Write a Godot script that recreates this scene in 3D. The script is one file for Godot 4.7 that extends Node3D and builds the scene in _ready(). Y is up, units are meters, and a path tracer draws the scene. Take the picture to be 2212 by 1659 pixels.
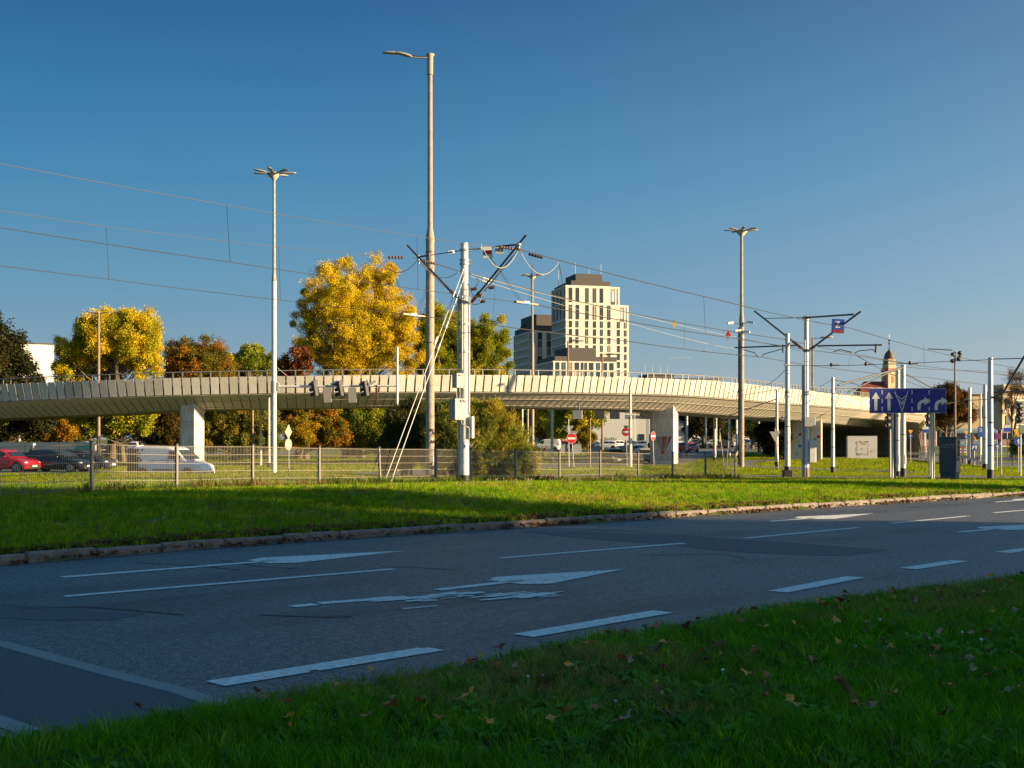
extends Node3D
# A road beside tram masts and a curved concrete viaduct, late sun. Metres, y up, the camera looks towards -z.

class Geo:
	var v := PackedVector3Array()
	var n := PackedVector3Array()
	var c := PackedColorArray()
	var col := Color(1, 1, 1)
	var colored := false
	func tri(a: Vector3, b: Vector3, d: Vector3, na: Vector3, nb: Vector3, nd: Vector3):
		v.push_back(a); v.push_back(d); v.push_back(b)
		n.push_back(na); n.push_back(nd); n.push_back(nb)
		c.push_back(col); c.push_back(col); c.push_back(col)
	func quad(a: Vector3, b: Vector3, d: Vector3, e: Vector3):
		var m = (b - a).cross(d - a) + (d - a).cross(e - a)
		m = m.normalized()
		tri(a, b, d, m, m, m)
		tri(a, d, e, m, m, m)
	func flat(a: Vector3, b: Vector3, d: Vector3):
		var m = (b - a).cross(d - a).normalized()
		tri(a, b, d, m, m, m)
	func box(ctr: Vector3, size: Vector3, b := Basis()):
		var h = size * 0.5
		var p = []
		for i in 8:
			p.append(ctr + b * Vector3(h.x * (1 if i & 1 else -1), h.y * (1 if i & 2 else -1), h.z * (1 if i & 4 else -1)))
		quad(p[4], p[5], p[7], p[6]); quad(p[1], p[0], p[2], p[3])
		quad(p[5], p[1], p[3], p[7]); quad(p[0], p[4], p[6], p[2])
		quad(p[6], p[7], p[3], p[2]); quad(p[0], p[1], p[5], p[4])
	func bbox(ctr: Vector3, size: Vector3, r: float, b := Basis()):
		# a box with chamfered vertical and top edges: stacked rounded rings
		var h = size * 0.5
		var rows = []
		for lv in [[-h.y, 0.0], [h.y - r, 0.0], [h.y, r]]:
			var row = []
			for q in [[1, 1, 0], [1, 1, 1], [-1, 1, 1], [-1, 1, 0], [-1, -1, 0], [-1, -1, 1], [1, -1, 1], [1, -1, 0]]:
				var ix = lv[1] + (r if q[2] == 1 else 0.0)
				var iz = lv[1] + (r if q[2] == 0 else 0.0)
				row.append(ctr + b * Vector3(q[0] * (h.x - ix), lv[0], q[1] * (h.z - iz)))
			rows.append(row)
		for i in 2:
			for j in 8:
				var k = (j + 1) % 8
				quad(rows[i][k], rows[i][j], rows[i + 1][j], rows[i + 1][k])
		for j in range(1, 7):
			flat(rows[2][0], rows[2][j + 1], rows[2][j])
			flat(rows[0][0], rows[0][j], rows[0][j + 1])
	func cyl(a: Vector3, b: Vector3, ra: float, rb: float, seg := 12, caps := true):
		var ax = (b - a).normalized()
		var s = ax.cross(Vector3.RIGHT if absf(ax.x) < 0.8 else Vector3.UP).normalized()
		var t = ax.cross(s)
		for i in seg:
			var u0 = TAU * i / seg
			var u1 = TAU * (i + 1) / seg
			var n0 = s * cos(u0) + t * sin(u0)
			var n1 = s * cos(u1) + t * sin(u1)
			tri(a + n0 * ra, a + n1 * ra, b + n1 * rb, n0, n1, n1)
			tri(a + n0 * ra, b + n1 * rb, b + n0 * rb, n0, n1, n0)
			if caps:
				tri(b, b + n0 * rb, b + n1 * rb, ax, ax, ax)
				tri(a, a + n1 * ra, a + n0 * ra, -ax, -ax, -ax)
	func tube(p: Array, r: float, seg := 6):
		for i in p.size() - 1:
			cyl(p[i], p[i + 1], r, r, seg, true)
	func ball(ctr: Vector3, rad: Vector3, seg := 10, rings := 6, b := Basis()):
		for i in rings:
			var a0 = PI * i / rings - PI / 2
			var a1 = PI * (i + 1) / rings - PI / 2
			for j in seg:
				var u0 = TAU * j / seg
				var u1 = TAU * (j + 1) / seg
				var q = [[a0, u0], [a0, u1], [a1, u1], [a1, u0]]
				var pp = []
				var nn = []
				for k in q:
					var d = Vector3(cos(k[0]) * sin(k[1]), sin(k[0]), cos(k[0]) * cos(k[1]))
					pp.append(ctr + b * (d * rad)); nn.append((b * (d / rad)).normalized())
				tri(pp[0], pp[1], pp[2], nn[0], nn[1], nn[2])
				tri(pp[0], pp[2], pp[3], nn[0], nn[2], nn[3])
	func grid(rows: Array, smooth := true, cols = null):
		# rows of points; outside is the side from which row order runs up and point order runs to the right
		var R = rows.size()
		var C = rows[0].size()
		var nn = []
		if smooth:
			for i in R:
				var line = []
				for j in C:
					var du = rows[i][mini(j + 1, C - 1)] - rows[i][maxi(j - 1, 0)]
					var dv = rows[mini(i + 1, R - 1)][j] - rows[maxi(i - 1, 0)][j]
					var m = du.cross(dv)
					line.append(m.normalized() if m.length() > 1e-9 else Vector3.UP)
				nn.append(line)
		for i in R - 1:
			for j in C - 1:
				if cols != null:
					col = cols[i][j]
				if smooth:
					tri(rows[i][j], rows[i][j + 1], rows[i + 1][j + 1], nn[i][j], nn[i][j + 1], nn[i + 1][j + 1])
					tri(rows[i][j], rows[i + 1][j + 1], rows[i + 1][j], nn[i][j], nn[i + 1][j + 1], nn[i + 1][j])
				else:
					quad(rows[i][j], rows[i][j + 1], rows[i + 1][j + 1], rows[i + 1][j])
	func prism(poly: PackedVector2Array, thick: float, xf: Transform3D):
		# a plate: outline in the local xy plane (counterclockwise seen from +z), its front at z = thick / 2
		if not Geometry2D.is_polygon_clockwise(poly) == false:
			poly = poly.duplicate(); poly.reverse()
		var ids = Geometry2D.triangulate_polygon(poly)
		var h = thick * 0.5
		for k in range(0, ids.size(), 3):
			var a = poly[ids[k]]; var b = poly[ids[k + 1]]; var d = poly[ids[k + 2]]
			if (b - a).cross(d - a) < 0:
				var q = b; b = d; d = q
			flat(xf * Vector3(a.x, a.y, h), xf * Vector3(b.x, b.y, h), xf * Vector3(d.x, d.y, h))
			flat(xf * Vector3(a.x, a.y, -h), xf * Vector3(d.x, d.y, -h), xf * Vector3(b.x, b.y, -h))
		for k in poly.size():
			var a = poly[k]; var b = poly[(k + 1) % poly.size()]
			quad(xf * Vector3(a.x, a.y, -h), xf * Vector3(b.x, b.y, -h), xf * Vector3(b.x, b.y, h), xf * Vector3(a.x, a.y, h))
	func mesh() -> ArrayMesh:
		var arr = []
		arr.resize(Mesh.ARRAY_MAX)
		arr[Mesh.ARRAY_VERTEX] = v
		arr[Mesh.ARRAY_NORMAL] = n
		if colored:
			arr[Mesh.ARRAY_COLOR] = c
		var m = ArrayMesh.new()
		if v.size() > 0:
			m.add_surface_from_arrays(Mesh.PRIMITIVE_TRIANGLES, arr)
		return m

var used := {}
var rng := RandomNumberGenerator.new()
var M := {}

func nm(parent: Node, called: String) -> String:
	var key = "%d/%s" % [parent.get_instance_id(), called]
	var k = used.get(key, 0)
	used[key] = k + 1
	return called if k == 0 else "%s_%03d" % [called, k]

func obj(called: String, g, m: Material, parent: Node = null) -> MeshInstance3D:
	var o = MeshInstance3D.new()
	var p = self if parent == null else parent
	o.name = nm(p, called)
	o.mesh = g.mesh() if g is Geo else g
	o.material_override = m
	p.add_child(o, true)
	return o

func tag(o: Node, label: String, category: String, group := "", kind := ""):
	o.set_meta("label", label)
	o.set_meta("category", category)
	if group != "": o.set_meta("group", group)
	if kind != "": o.set_meta("kind", kind)
	return o

func thing(called: String, label: String, category: String, at := Vector3.ZERO, turn := 0.0, group := "") -> Node3D:
	var o = Node3D.new()
	o.name = nm(self, called)
	add_child(o, true)
	o.position = at
	o.rotation.y = turn
	return tag(o, label, category, group)

func struct(called: String, g, m: Material, parent: Node = null, label := "") -> MeshInstance3D:
	var o = obj(called, g, m, parent)
	if parent == null:
		o.set_meta("kind", "structure")
		if label != "": o.set_meta("label", label)
	return o

func lin(r: float, g: float, b: float) -> Color:
	return Color(r, g, b).linear_to_srgb()

func mat(called: String, r: float, g: float, b: float, rough := 0.8, metal := 0.0) -> StandardMaterial3D:
	var m = StandardMaterial3D.new()
	m.resource_name = called
	m.albedo_color = lin(r, g, b)
	m.roughness = rough
	m.metallic = metal
	M[called] = m
	return m

func noise_map(lo: Color, hi: Color, freq: float, seed_: int, size := 256, oct := 4, power := 1.0, speck := 0.0) -> ImageTexture:
	var f = FastNoiseLite.new()
	f.seed = seed_; f.frequency = freq; f.fractal_octaves = oct; f.noise_type = FastNoiseLite.TYPE_SIMPLEX_SMOOTH
	var src = f.get_seamless_image(size, size)
	var im = Image.create(size, size, false, Image.FORMAT_RGB8)
	var r = RandomNumberGenerator.new()
	r.seed = seed_
	for y in size:
		for x in size:
			var t = pow(src.get_pixel(x, y).r, power)
			if speck > 0.0: t = clampf(t + (r.randf() - 0.5) * speck, 0.0, 1.0)
			im.set_pixel(x, y, Color(lerpf(lo.r, hi.r, t), lerpf(lo.g, hi.g, t), lerpf(lo.b, hi.b, t)).linear_to_srgb())
	return ImageTexture.create_from_image(im)

func bump_map(freq: float, seed_: int, strength: float, size := 256, oct := 4) -> ImageTexture:
	var f = FastNoiseLite.new()
	f.seed = seed_; f.frequency = freq; f.fractal_octaves = oct
	var im = f.get_seamless_image(size, size)
	im.convert(Image.FORMAT_RGB8)
	im.bump_map_to_normal_map(strength)
	return ImageTexture.create_from_image(im)

func textured(called: String, lo: Color, hi: Color, freq: float, per_metre: float, rough := 0.85, speck := 0.0, size := 256, oct := 4, power := 1.0, world := true) -> StandardMaterial3D:
	var m = mat(called, 1, 1, 1, rough)
	m.albedo_color = Color.WHITE
	m.albedo_texture = noise_map(lo, hi, freq, hash(called) % 1000, size, oct, power, speck)
	m.uv1_triplanar = true
	m.uv1_world_triplanar = world
	m.uv1_scale = Vector3.ONE * per_metre
	return m

# ---------------------------------------------------------------- the lie of the land (x, d = metres in front of the camera)
var far_kerb := [Vector2(-60, -48), Vector2(-25, -9.5), Vector2(-12, 8.6), Vector2(-6.48, 15.82), Vector2(-5.32, 17.24), Vector2(-4.61, 18.15), Vector2(-2.37, 20.38), Vector2(-0.13, 22.38), Vector2(4.06, 26.1), Vector2(6.8, 28.7), Vector2(11.2, 32.5), Vector2(14.4, 35.1), Vector2(30, 46.5), Vector2(60, 67), Vector2(130, 112)]
var near_kerb := [Vector2(-60, -62), Vector2(-15, -8), Vector2(-6, 2.5), Vector2(-2.56, 6.24), Vector2(-1.83, 7.0), Vector2(-0.62, 8.12), Vector2(0.68, 9.45), Vector2(2.25, 11.1), Vector2(4.18, 12.65), Vector2(5.64, 13.76), Vector2(12, 18.4), Vector2(30, 31), Vector2(60, 52), Vector2(130, 97)]
var rise := [Vector2(-60, 0.3), Vector2(16, 0.2), Vector2(24, 0.36), Vector2(28, 0.43), Vector2(38, 0.23), Vector2(50, -0.08), Vector2(60, -0.25), Vector2(80, -0.58), Vector2(112, -0.8), Vector2(150, -0.8), Vector2(200, -0.3), Vector2(260, 0.2), Vector2(400, 0.5), Vector2(900, 0.5)]
# other carriageways: x, d, width
var roads := [
	[Vector3(-150, 138, 14), Vector3(-90, 108, 14), Vector3(-45, 85, 14), Vector3(-30, 77.5, 13), Vector3(-17, 70, 12), Vector3(-5, 65, 9), Vector3(10, 60, 7), Vector3(25, 57.5, 6), Vector3(60, 56.5, 6)],
	[Vector3(-8, 69, 8), Vector3(-4.5, 82, 8), Vector3(-0.8, 95, 9), Vector3(4.5, 107, 10), Vector3(10.5, 118, 12), Vector3(17, 150, 12), Vector3(28, 190, 12), Vector3(48, 250, 13), Vector3(80, 340, 13)],
	[Vector3(70, 230, 8), Vector3(58, 190, 8), Vector3(50, 150, 8), Vector3(45, 115, 8), Vector3(43, 90, 8), Vector3(46, 70, 8)],
	[Vector3(-130, 190, 26), Vector3(-60, 178, 26), Vector3(-30, 180, 20)],
	[Vector3(5, 205, 24), Vector3(22, 205, 24)],
	[Vector3(26, 78, 3), Vector3(21, 92, 3), Vector3(20, 112, 3), Vector3(27, 135, 3), Vector3(40, 155, 3)],
]

func along(t: Array, x: float) -> float:
	for i in t.size() - 1:
		if x <= t[i + 1].x or i == t.size() - 2:
			return lerpf(t[i].y, t[i + 1].y, (x - t[i].x) / (t[i + 1].x - t[i].x))
	return 0.0

func gh(x: float, d: float) -> float:
	var k = along(far_kerb, x)
	var nk = along(near_kerb, x)
	if d < nk:
		return 0.05 + 0.06 * smoothstep(0.0, 1.2, nk - d) + 0.03 * sin(x * 1.3 + d) * smoothstep(0.3, 2.0, nk - d)
	if d < k + 0.05:
		return -0.12
	var far = along(rise, d)
	var s = (d - k) * 0.75
	var y = lerpf(0.11, maxf(far, -0.8), smoothstep(0.2, 7.0, s)) + 0.035 * sin(x * 0.7 + d * 0.45) * sin(d * 0.8) * smoothstep(1.0, 4.0, s)
	y -= 0.3 * exp(-pow((x + 18.0) / 10.0, 2.0) - pow((d - 70.0) / 6.5, 2.0))
	y += 0.2 * exp(-pow((d - 54.0) / 6.5, 2.0)) * smoothstep(-3.0, -9.0, x)
	return y

func on_road(x: float, d: float, margin := 0.0) -> bool:
	if d > along(near_kerb, x) - margin and d < along(far_kerb, x) + margin + 0.15:
		return true
	for r in roads:
		for i in r.size() - 1:
			var a = Vector2(r[i].x, r[i].y)
			var b = Vector2(r[i + 1].x, r[i + 1].y)
			var p = Vector2(x, d)
			var t = clampf((p - a).dot(b - a) / (b - a).length_squared(), 0, 1)
			if p.distance_to(a.lerp(b, t)) < lerpf(r[i].z, r[i + 1].z, t) * 0.5 + margin:
				return true
	return false

func G(p: Vector3) -> Vector3:
	return Vector3(p.x, gh(p.x, -p.z), p.z)

func hump(a: Vector3, b: Vector3, sag: float, k := 10) -> Array:
	var out = []
	for i in k + 1:
		var t = float(i) / k
		out.append(a.lerp(b, t) - Vector3(0, sag * 4.0 * t * (1.0 - t), 0))
	return out

func catmull(p: Array, per := 8) -> Array:
	var out = []
	for i in p.size() - 1:
		var a = p[maxi(i - 1, 0)]; var b = p[i]; var c = p[i + 1]; var d = p[mini(i + 2, p.size() - 1)]
		for k in per:
			var t = float(k) / per
			out.append(b.cubic_interpolate(c, a, d, t))
	out.append(p[-1])
	return out


func sky_picture() -> ImageTexture:
	# clear autumn air: colour by height, warmer and paler towards the sun's side
	var w = 512; var h = 256
	var data = PackedFloat32Array()
	data.resize(w * h * 3)
	var cool = [[-1.0, Vector3(0.2, 0.2, 0.18)], [-0.02, Vector3(0.22, 0.26, 0.28)], [0.0, Vector3(0.32, 0.41, 0.455)], [0.05, Vector3(0.25, 0.375, 0.46)], [0.11, Vector3(0.145, 0.325, 0.48)], [0.2, Vector3(0.066, 0.25, 0.45)], [0.27, Vector3(0.037, 0.18, 0.37)], [0.34, Vector3(0.022, 0.118, 0.285)], [0.6, Vector3(0.045, 0.175, 0.35)], [1.0, Vector3(0.06, 0.2, 0.37)]]
	var warm = [[-1.0, Vector3(0.2, 0.2, 0.18)], [-0.02, Vector3(0.7, 0.62, 0.46)], [0.0, Vector3(1.4, 1.2, 0.9)], [0.05, Vector3(1.35, 1.25, 1.0)], [0.11, Vector3(1.1, 1.12, 1.02)], [0.2, Vector3(0.75, 0.88, 0.95)], [0.27, Vector3(0.58, 0.74, 0.85)], [0.34, Vector3(0.45, 0.62, 0.78)], [0.6, Vector3(0.2, 0.38, 0.58)], [1.0, Vector3(0.03, 0.14, 0.31)]]
	for j in h:
		var e = sin(PI * (0.5 - (j + 0.5) / h))
		var pair = []
		for t in [cool, warm]:
			var c = t[0][1]
			for i in t.size() - 1:
				if e >= t[i][0]:
					c = t[i][1].lerp(t[i + 1][1], clampf((e - t[i][0]) / (t[i + 1][0] - t[i][0]), 0, 1))
			pair.append(c)
		for i in w:
			var az = TAU * (i + 0.5) / w
			var near = 0.5 + 0.5 * cos(az - deg_to_rad(180.0 - SUN_SIDE))
			var c = pair[0].lerp(pair[1], pow(near, 3.4)) / EXPOSURE
			var at = (j * w + i) * 3
			data[at] = c.x; data[at + 1] = c.y; data[at + 2] = c.z
	return ImageTexture.create_from_image(Image.create_from_data(w, h, false, Image.FORMAT_RGBF, data.to_byte_array()))

const SUN_SIDE := 76.0
const SUN_HIGH := 14.0
const EXPOSURE := 2.6

func _ready():
	rng.seed = 7
	var cam = Camera3D.new()
	cam.name = "camera"
	add_child(cam)
	cam.position = Vector3(0, 1.6, 0)
	cam.set_frustum(2.0 * 0.1 * 829.5 / 2700.0, Vector2(0, 0.1 * (948.0 - 829.5) / 2700.0), 0.1, 2500.0)
	cam.current = true
	var we = WorldEnvironment.new()
	we.name = "world"
	var env = Environment.new()
	env.background_mode = Environment.BG_SKY
	var sky = Sky.new()
	var pano = PanoramaSkyMaterial.new()
	pano.panorama = sky_picture()
	sky.sky_material = pano
	env.sky = sky
	env.tonemap_mode = Environment.TONE_MAPPER_LINEAR
	env.tonemap_exposure = EXPOSURE
	env.sdfgi_enabled = true
	env.ssao_enabled = true
	env.ssil_enabled = true
	we.environment = env
	add_child(we)
	var sun = DirectionalLight3D.new()
	sun.name = "sun"
	sun.light_color = Color(1.0, 0.88, 0.68)
	sun.light_energy = 1.6
	sun.light_angular_distance = 0.6
	sun.shadow_enabled = true
	add_child(sun)
	var a = deg_to_rad(SUN_SIDE)
	var b = deg_to_rad(SUN_HIGH)
	sun.look_at_from_position(Vector3(sin(a) * cos(b), sin(b), cos(a) * cos(b)) * 50.0, Vector3.ZERO)
	make_materials()
	make_ground()
	make_road()
	make_kerbs()
	make_bridge()
	make_shade_block()
	make_buildings()
	make_trees()
	make_poles()
	make_masts()
	make_wires()
	make_fence()
	make_signs()
	make_cars()
	make_people()
	make_small()
	make_grass()

func make_materials():
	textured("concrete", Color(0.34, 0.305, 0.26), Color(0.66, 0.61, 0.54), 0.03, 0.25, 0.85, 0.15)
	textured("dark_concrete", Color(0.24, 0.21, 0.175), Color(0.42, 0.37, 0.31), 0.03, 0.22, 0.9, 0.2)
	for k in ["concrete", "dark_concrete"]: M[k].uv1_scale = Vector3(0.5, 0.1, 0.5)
	textured("panel", Color(0.37, 0.345, 0.3), Color(0.7, 0.665, 0.6), 0.03, 0.3, 0.7, 0.1, 256, 5, 0.6)
	M.panel.uv1_scale = Vector3(0.9, 0.14, 0.9)
	for k in 4:
		var pv = M.panel.duplicate()
		pv.albedo_color = Color.WHITE.darkened(0.035 * k)
		pv.uv1_offset = Vector3(0.37 * k, 0.21 * k, 0.11)
		M["panel_%d" % k] = pv
	textured("pole_concrete", Color(0.26, 0.21, 0.17), Color(0.43, 0.36, 0.29), 0.03, 0.4, 0.85, 0.2)
	textured("rusty_pole", Color(0.28, 0.2, 0.13), Color(0.55, 0.48, 0.38), 0.02, 0.35, 0.8, 0.2)
	textured("brown_pole", Color(0.2, 0.125, 0.085), Color(0.34, 0.24, 0.17), 0.02, 0.4, 0.9, 0.2)
	textured("kerb", Color(0.1, 0.08, 0.07), Color(0.3, 0.25, 0.21), 0.03, 0.8, 0.9, 0.3)
	textured("galvanised", Color(0.36, 0.37, 0.38), Color(0.5, 0.5, 0.5), 0.03, 0.8, 0.5, 0.1)
	M.galvanised.metallic = 0.3
	textured("white_paint", Color(0.42, 0.41, 0.39), Color(0.76, 0.75, 0.72), 0.03, 0.5, 0.5, 0.12, 256, 5, 0.6)
	M.white_paint.uv1_scale = Vector3(1.5, 0.3, 1.5)
	textured("line_paint", Color(0.45, 0.45, 0.44), Color(0.88, 0.87, 0.84), 0.05, 1.0, 0.8, 0.5)
	textured("bark", Color(0.06, 0.045, 0.03), Color(0.2, 0.155, 0.11), 0.04, 0.8, 0.95, 0.2)
	textured("grey_box", Color(0.3, 0.3, 0.3), Color(0.46, 0.45, 0.43), 0.02, 1.5, 0.6, 0.2)
	textured("plaster", Color(0.62, 0.57, 0.49), Color(0.73, 0.68, 0.6), 0.01, 0.1, 0.85, 0.05)
	textured("beige_plaster", Color(0.52, 0.41, 0.24), Color(0.64, 0.52, 0.32), 0.02, 0.1, 0.9, 0.1)
	textured("brick_red", Color(0.3, 0.11, 0.06), Color(0.4, 0.16, 0.09), 0.1, 0.5, 0.9, 0.4)
	textured("asphalt_far", Color(0.085, 0.085, 0.09), Color(0.15, 0.145, 0.14), 0.02, 0.15, 0.85, 0.3)
	mat("rib", 0.14, 0.12, 0.1, 0.9)
	mat("line_wire", 0.09, 0.085, 0.075, 0.6)
	M.pier = M.concrete.duplicate()
	M.pier.albedo_color = Color(1.08, 1.08, 1.1)
	mat("black_base", 0.02, 0.018, 0.018, 0.6)
	mat("fence_steel", 0.33, 0.29, 0.24, 0.55, 0.2)
	mat("fence_post", 0.2, 0.18, 0.17, 0.6, 0.2)
	mat("rail_steel", 0.2, 0.195, 0.19, 0.6, 0.3)
	mat("dark_steel", 0.09, 0.09, 0.1, 0.5, 0.4)
	mat("wire", 0.035, 0.032, 0.03, 0.7)
	mat("window_mid", 0.1, 0.125, 0.155, 0.1)
	mat("window_blind", 0.36, 0.34, 0.3, 0.5)
	mat("pale_cable", 0.42, 0.39, 0.33, 0.5)
	mat("copper_cable", 0.4, 0.2, 0.13, 0.5, 0.2)
	mat("insulator", 0.1, 0.05, 0.035, 0.4)
	mat("blue_insulator", 0.02, 0.2, 0.6, 0.4)
	mat("sign_blue", 0.006, 0.018, 0.25, 0.45)
	mat("arrow_blue", 0.01, 0.06, 0.38, 0.45)
	mat("sign_white", 0.62, 0.62, 0.6, 0.6)
	mat("sign_red", 0.5, 0.012, 0.018, 0.45)
	mat("sign_yellow", 0.75, 0.4, 0.02, 0.5)
	mat("sign_back", 0.26, 0.27, 0.28, 0.5, 0.4)
	mat("lamp_dark", 0.05, 0.045, 0.045, 0.5, 0.2)
	mat("lamp_grey", 0.33, 0.31, 0.28, 0.5, 0.2)
	mat("window", 0.035, 0.045, 0.06, 0.08)
	mat("window_frame", 0.05, 0.05, 0.055, 0.5)
	mat("roof_dark", 0.085, 0.075, 0.075, 0.85)
	mat("roof_red", 0.2, 0.04, 0.035, 0.9)
	mat("dome_green", 0.075, 0.06, 0.045, 0.6)
	mat("gold", 0.4, 0.26, 0.08, 0.25, 1.0)
	mat("red_paint", 0.42, 0.012, 0.015, 0.25)
	mat("black_paint", 0.012, 0.012, 0.016, 0.2)
	mat("navy_paint", 0.018, 0.022, 0.04, 0.2)
	mat("grey_paint", 0.07, 0.09, 0.11, 0.25)
	mat("silver_paint", 0.5, 0.52, 0.53, 0.3, 0.2)
	mat("white_car", 0.75, 0.77, 0.78, 0.25)
	for k in ["red_paint", "black_paint", "navy_paint", "grey_paint", "silver_paint", "white_car"]:
		M[k].clearcoat_enabled = true; M[k].clearcoat = 0.6; M[k].clearcoat_roughness = 0.08
	mat("car_glass", 0.02, 0.025, 0.03, 0.06)
	mat("tyre", 0.018, 0.018, 0.018, 0.9)
	mat("rim", 0.45, 0.45, 0.46, 0.3, 0.7)
	mat("plastic", 0.03, 0.03, 0.032, 0.6)
	mat("headlamp", 0.75, 0.78, 0.8, 0.1)
	mat("tail_lamp", 0.4, 0.01, 0.01, 0.2)
	mat("plate", 0.7, 0.7, 0.66, 0.5)
	mat("cabinet_dark", 0.075, 0.085, 0.1, 0.7)
	textured("cabinet_light", Color(0.16, 0.17, 0.13), Color(0.5, 0.5, 0.4), 0.02, 1.2, 0.6, 0.4)
	mat("ink", 0.02, 0.02, 0.025, 0.8)
	mat("chalk", 0.45, 0.47, 0.48, 0.8)
	mat("tram_pink", 0.5, 0.3, 0.26, 0.6)
	mat("tram_blue", 0.2, 0.27, 0.36, 0.5)
	mat("orange", 0.8, 0.25, 0.02, 0.6)
	mat("shop_green", 0.02, 0.3, 0.05, 0.6)
	mat("turquoise", 0.06, 0.4, 0.38, 0.6)
	mat("leaf_brown", 0.3, 0.13, 0.06, 0.9)
	mat("leaf_tan", 0.33, 0.2, 0.11, 0.9)
	var gl = mat("grass_blade", 1, 1, 1, 0.6)
	gl.vertex_color_use_as_albedo = true
	gl.cull_mode = BaseMaterial3D.CULL_DISABLED
	gl.metallic_specular = 0.25
	gl.backlight_enabled = true
	gl.backlight = Color(0.95, 1.0, 0.45)
	var lf = mat("leaf", 1, 1, 1, 0.55)
	lf.vertex_color_use_as_albedo = true
	lf.cull_mode = BaseMaterial3D.CULL_DISABLED
	lf.metallic_specular = 0.3
	lf.backlight_enabled = true
	lf.backlight = Color(0.72, 0.7, 0.4)
	var vc = mat("painted", 1, 1, 1, 0.75)
	vc.vertex_color_use_as_albedo = true

# ---------------------------------------------------------------- ground, roads, kerbs
func make_ground():
	var m = textured("soil_and_turf", Color(0.05, 0.075, 0.012), Color(0.12, 0.14, 0.024), 0.02, 0.22, 0.95, 0.5, 512)
	var xs = []
	var x = -900.0
	while x < 900.0:
		xs.append(x)
		var ax = absf(x)
		x += 0.7 if ax < 26 else (2.5 if ax < 70 else (10.0 if ax < 200 else 60.0))
	xs.append(900.0)
	var ds = []
	var d = -70.0
	while d < 1500.0:
		ds.append(d)
		d += 8.0 if d < 3 else (0.5 if d < 46 else (1.2 if d < 120 else (5.0 if d < 300 else 100.0)))
	ds.append(1500.0)
	var rows = []
	for dd in ds:
		var row = []
		for xx in xs:
			row.append(Vector3(xx, gh(xx, dd), -dd))
		rows.append(row)
	var g = Geo.new()
	g.grid(rows, true)
	struct("ground", g, m, null, "grassy ground under the whole place")

var road_node: Node3D

func strip(a: Vector2, b: Vector2, w: float, y: float, g: Geo, skew := 0.0):
	# a painted bar from a to b on the road
	var t = (b - a).normalized()
	var s = Vector2(-t.y, t.x) * w * 0.5
	var e = t * skew
	var f = func(p: Vector2): return Vector3(p.x, y, -p.y)
	g.quad(f.call(a - s - e), f.call(b - s - e), f.call(b + s + e), f.call(a + s + e))

var chips: FastNoiseLite
func worn(a: Vector2, b: Vector2, w: float, y: float, g: Geo, loss: float):
	# paint laid as small cells, some of them chipped or worn off
	if chips == null:
		chips = FastNoiseLite.new()
		chips.seed = 21; chips.frequency = 2.2; chips.fractal_octaves = 4
	var n = int(a.distance_to(b) / 0.07) + 1
	var t = (b - a).normalized()
	var s = Vector2(-t.y, t.x)
	for i in n:
		for j in 5:
			var p = a.lerp(b, (i + 0.5) / n) + s * w * ((j + 0.5) / 5.0 - 0.5)
			var edge = 0.1 if j == 0 or j == 4 else 0.0
			if 0.5 + 0.9 * chips.get_noise_2d(p.x * 3.0, p.y * 3.0) + 0.35 * (fposmod(sin(p.x * 91.7 + p.y * 47.3) * 4375.8, 1.0) - 0.5) < loss + edge: continue
			strip(a.lerp(b, float(i) / n) + s * w * ((j + 0.5) / 5.0 - 0.5), a.lerp(b, (i + 1.0) / n) + s * w * ((j + 0.5) / 5.0 - 0.5), w / 5.0, y, g)

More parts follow.
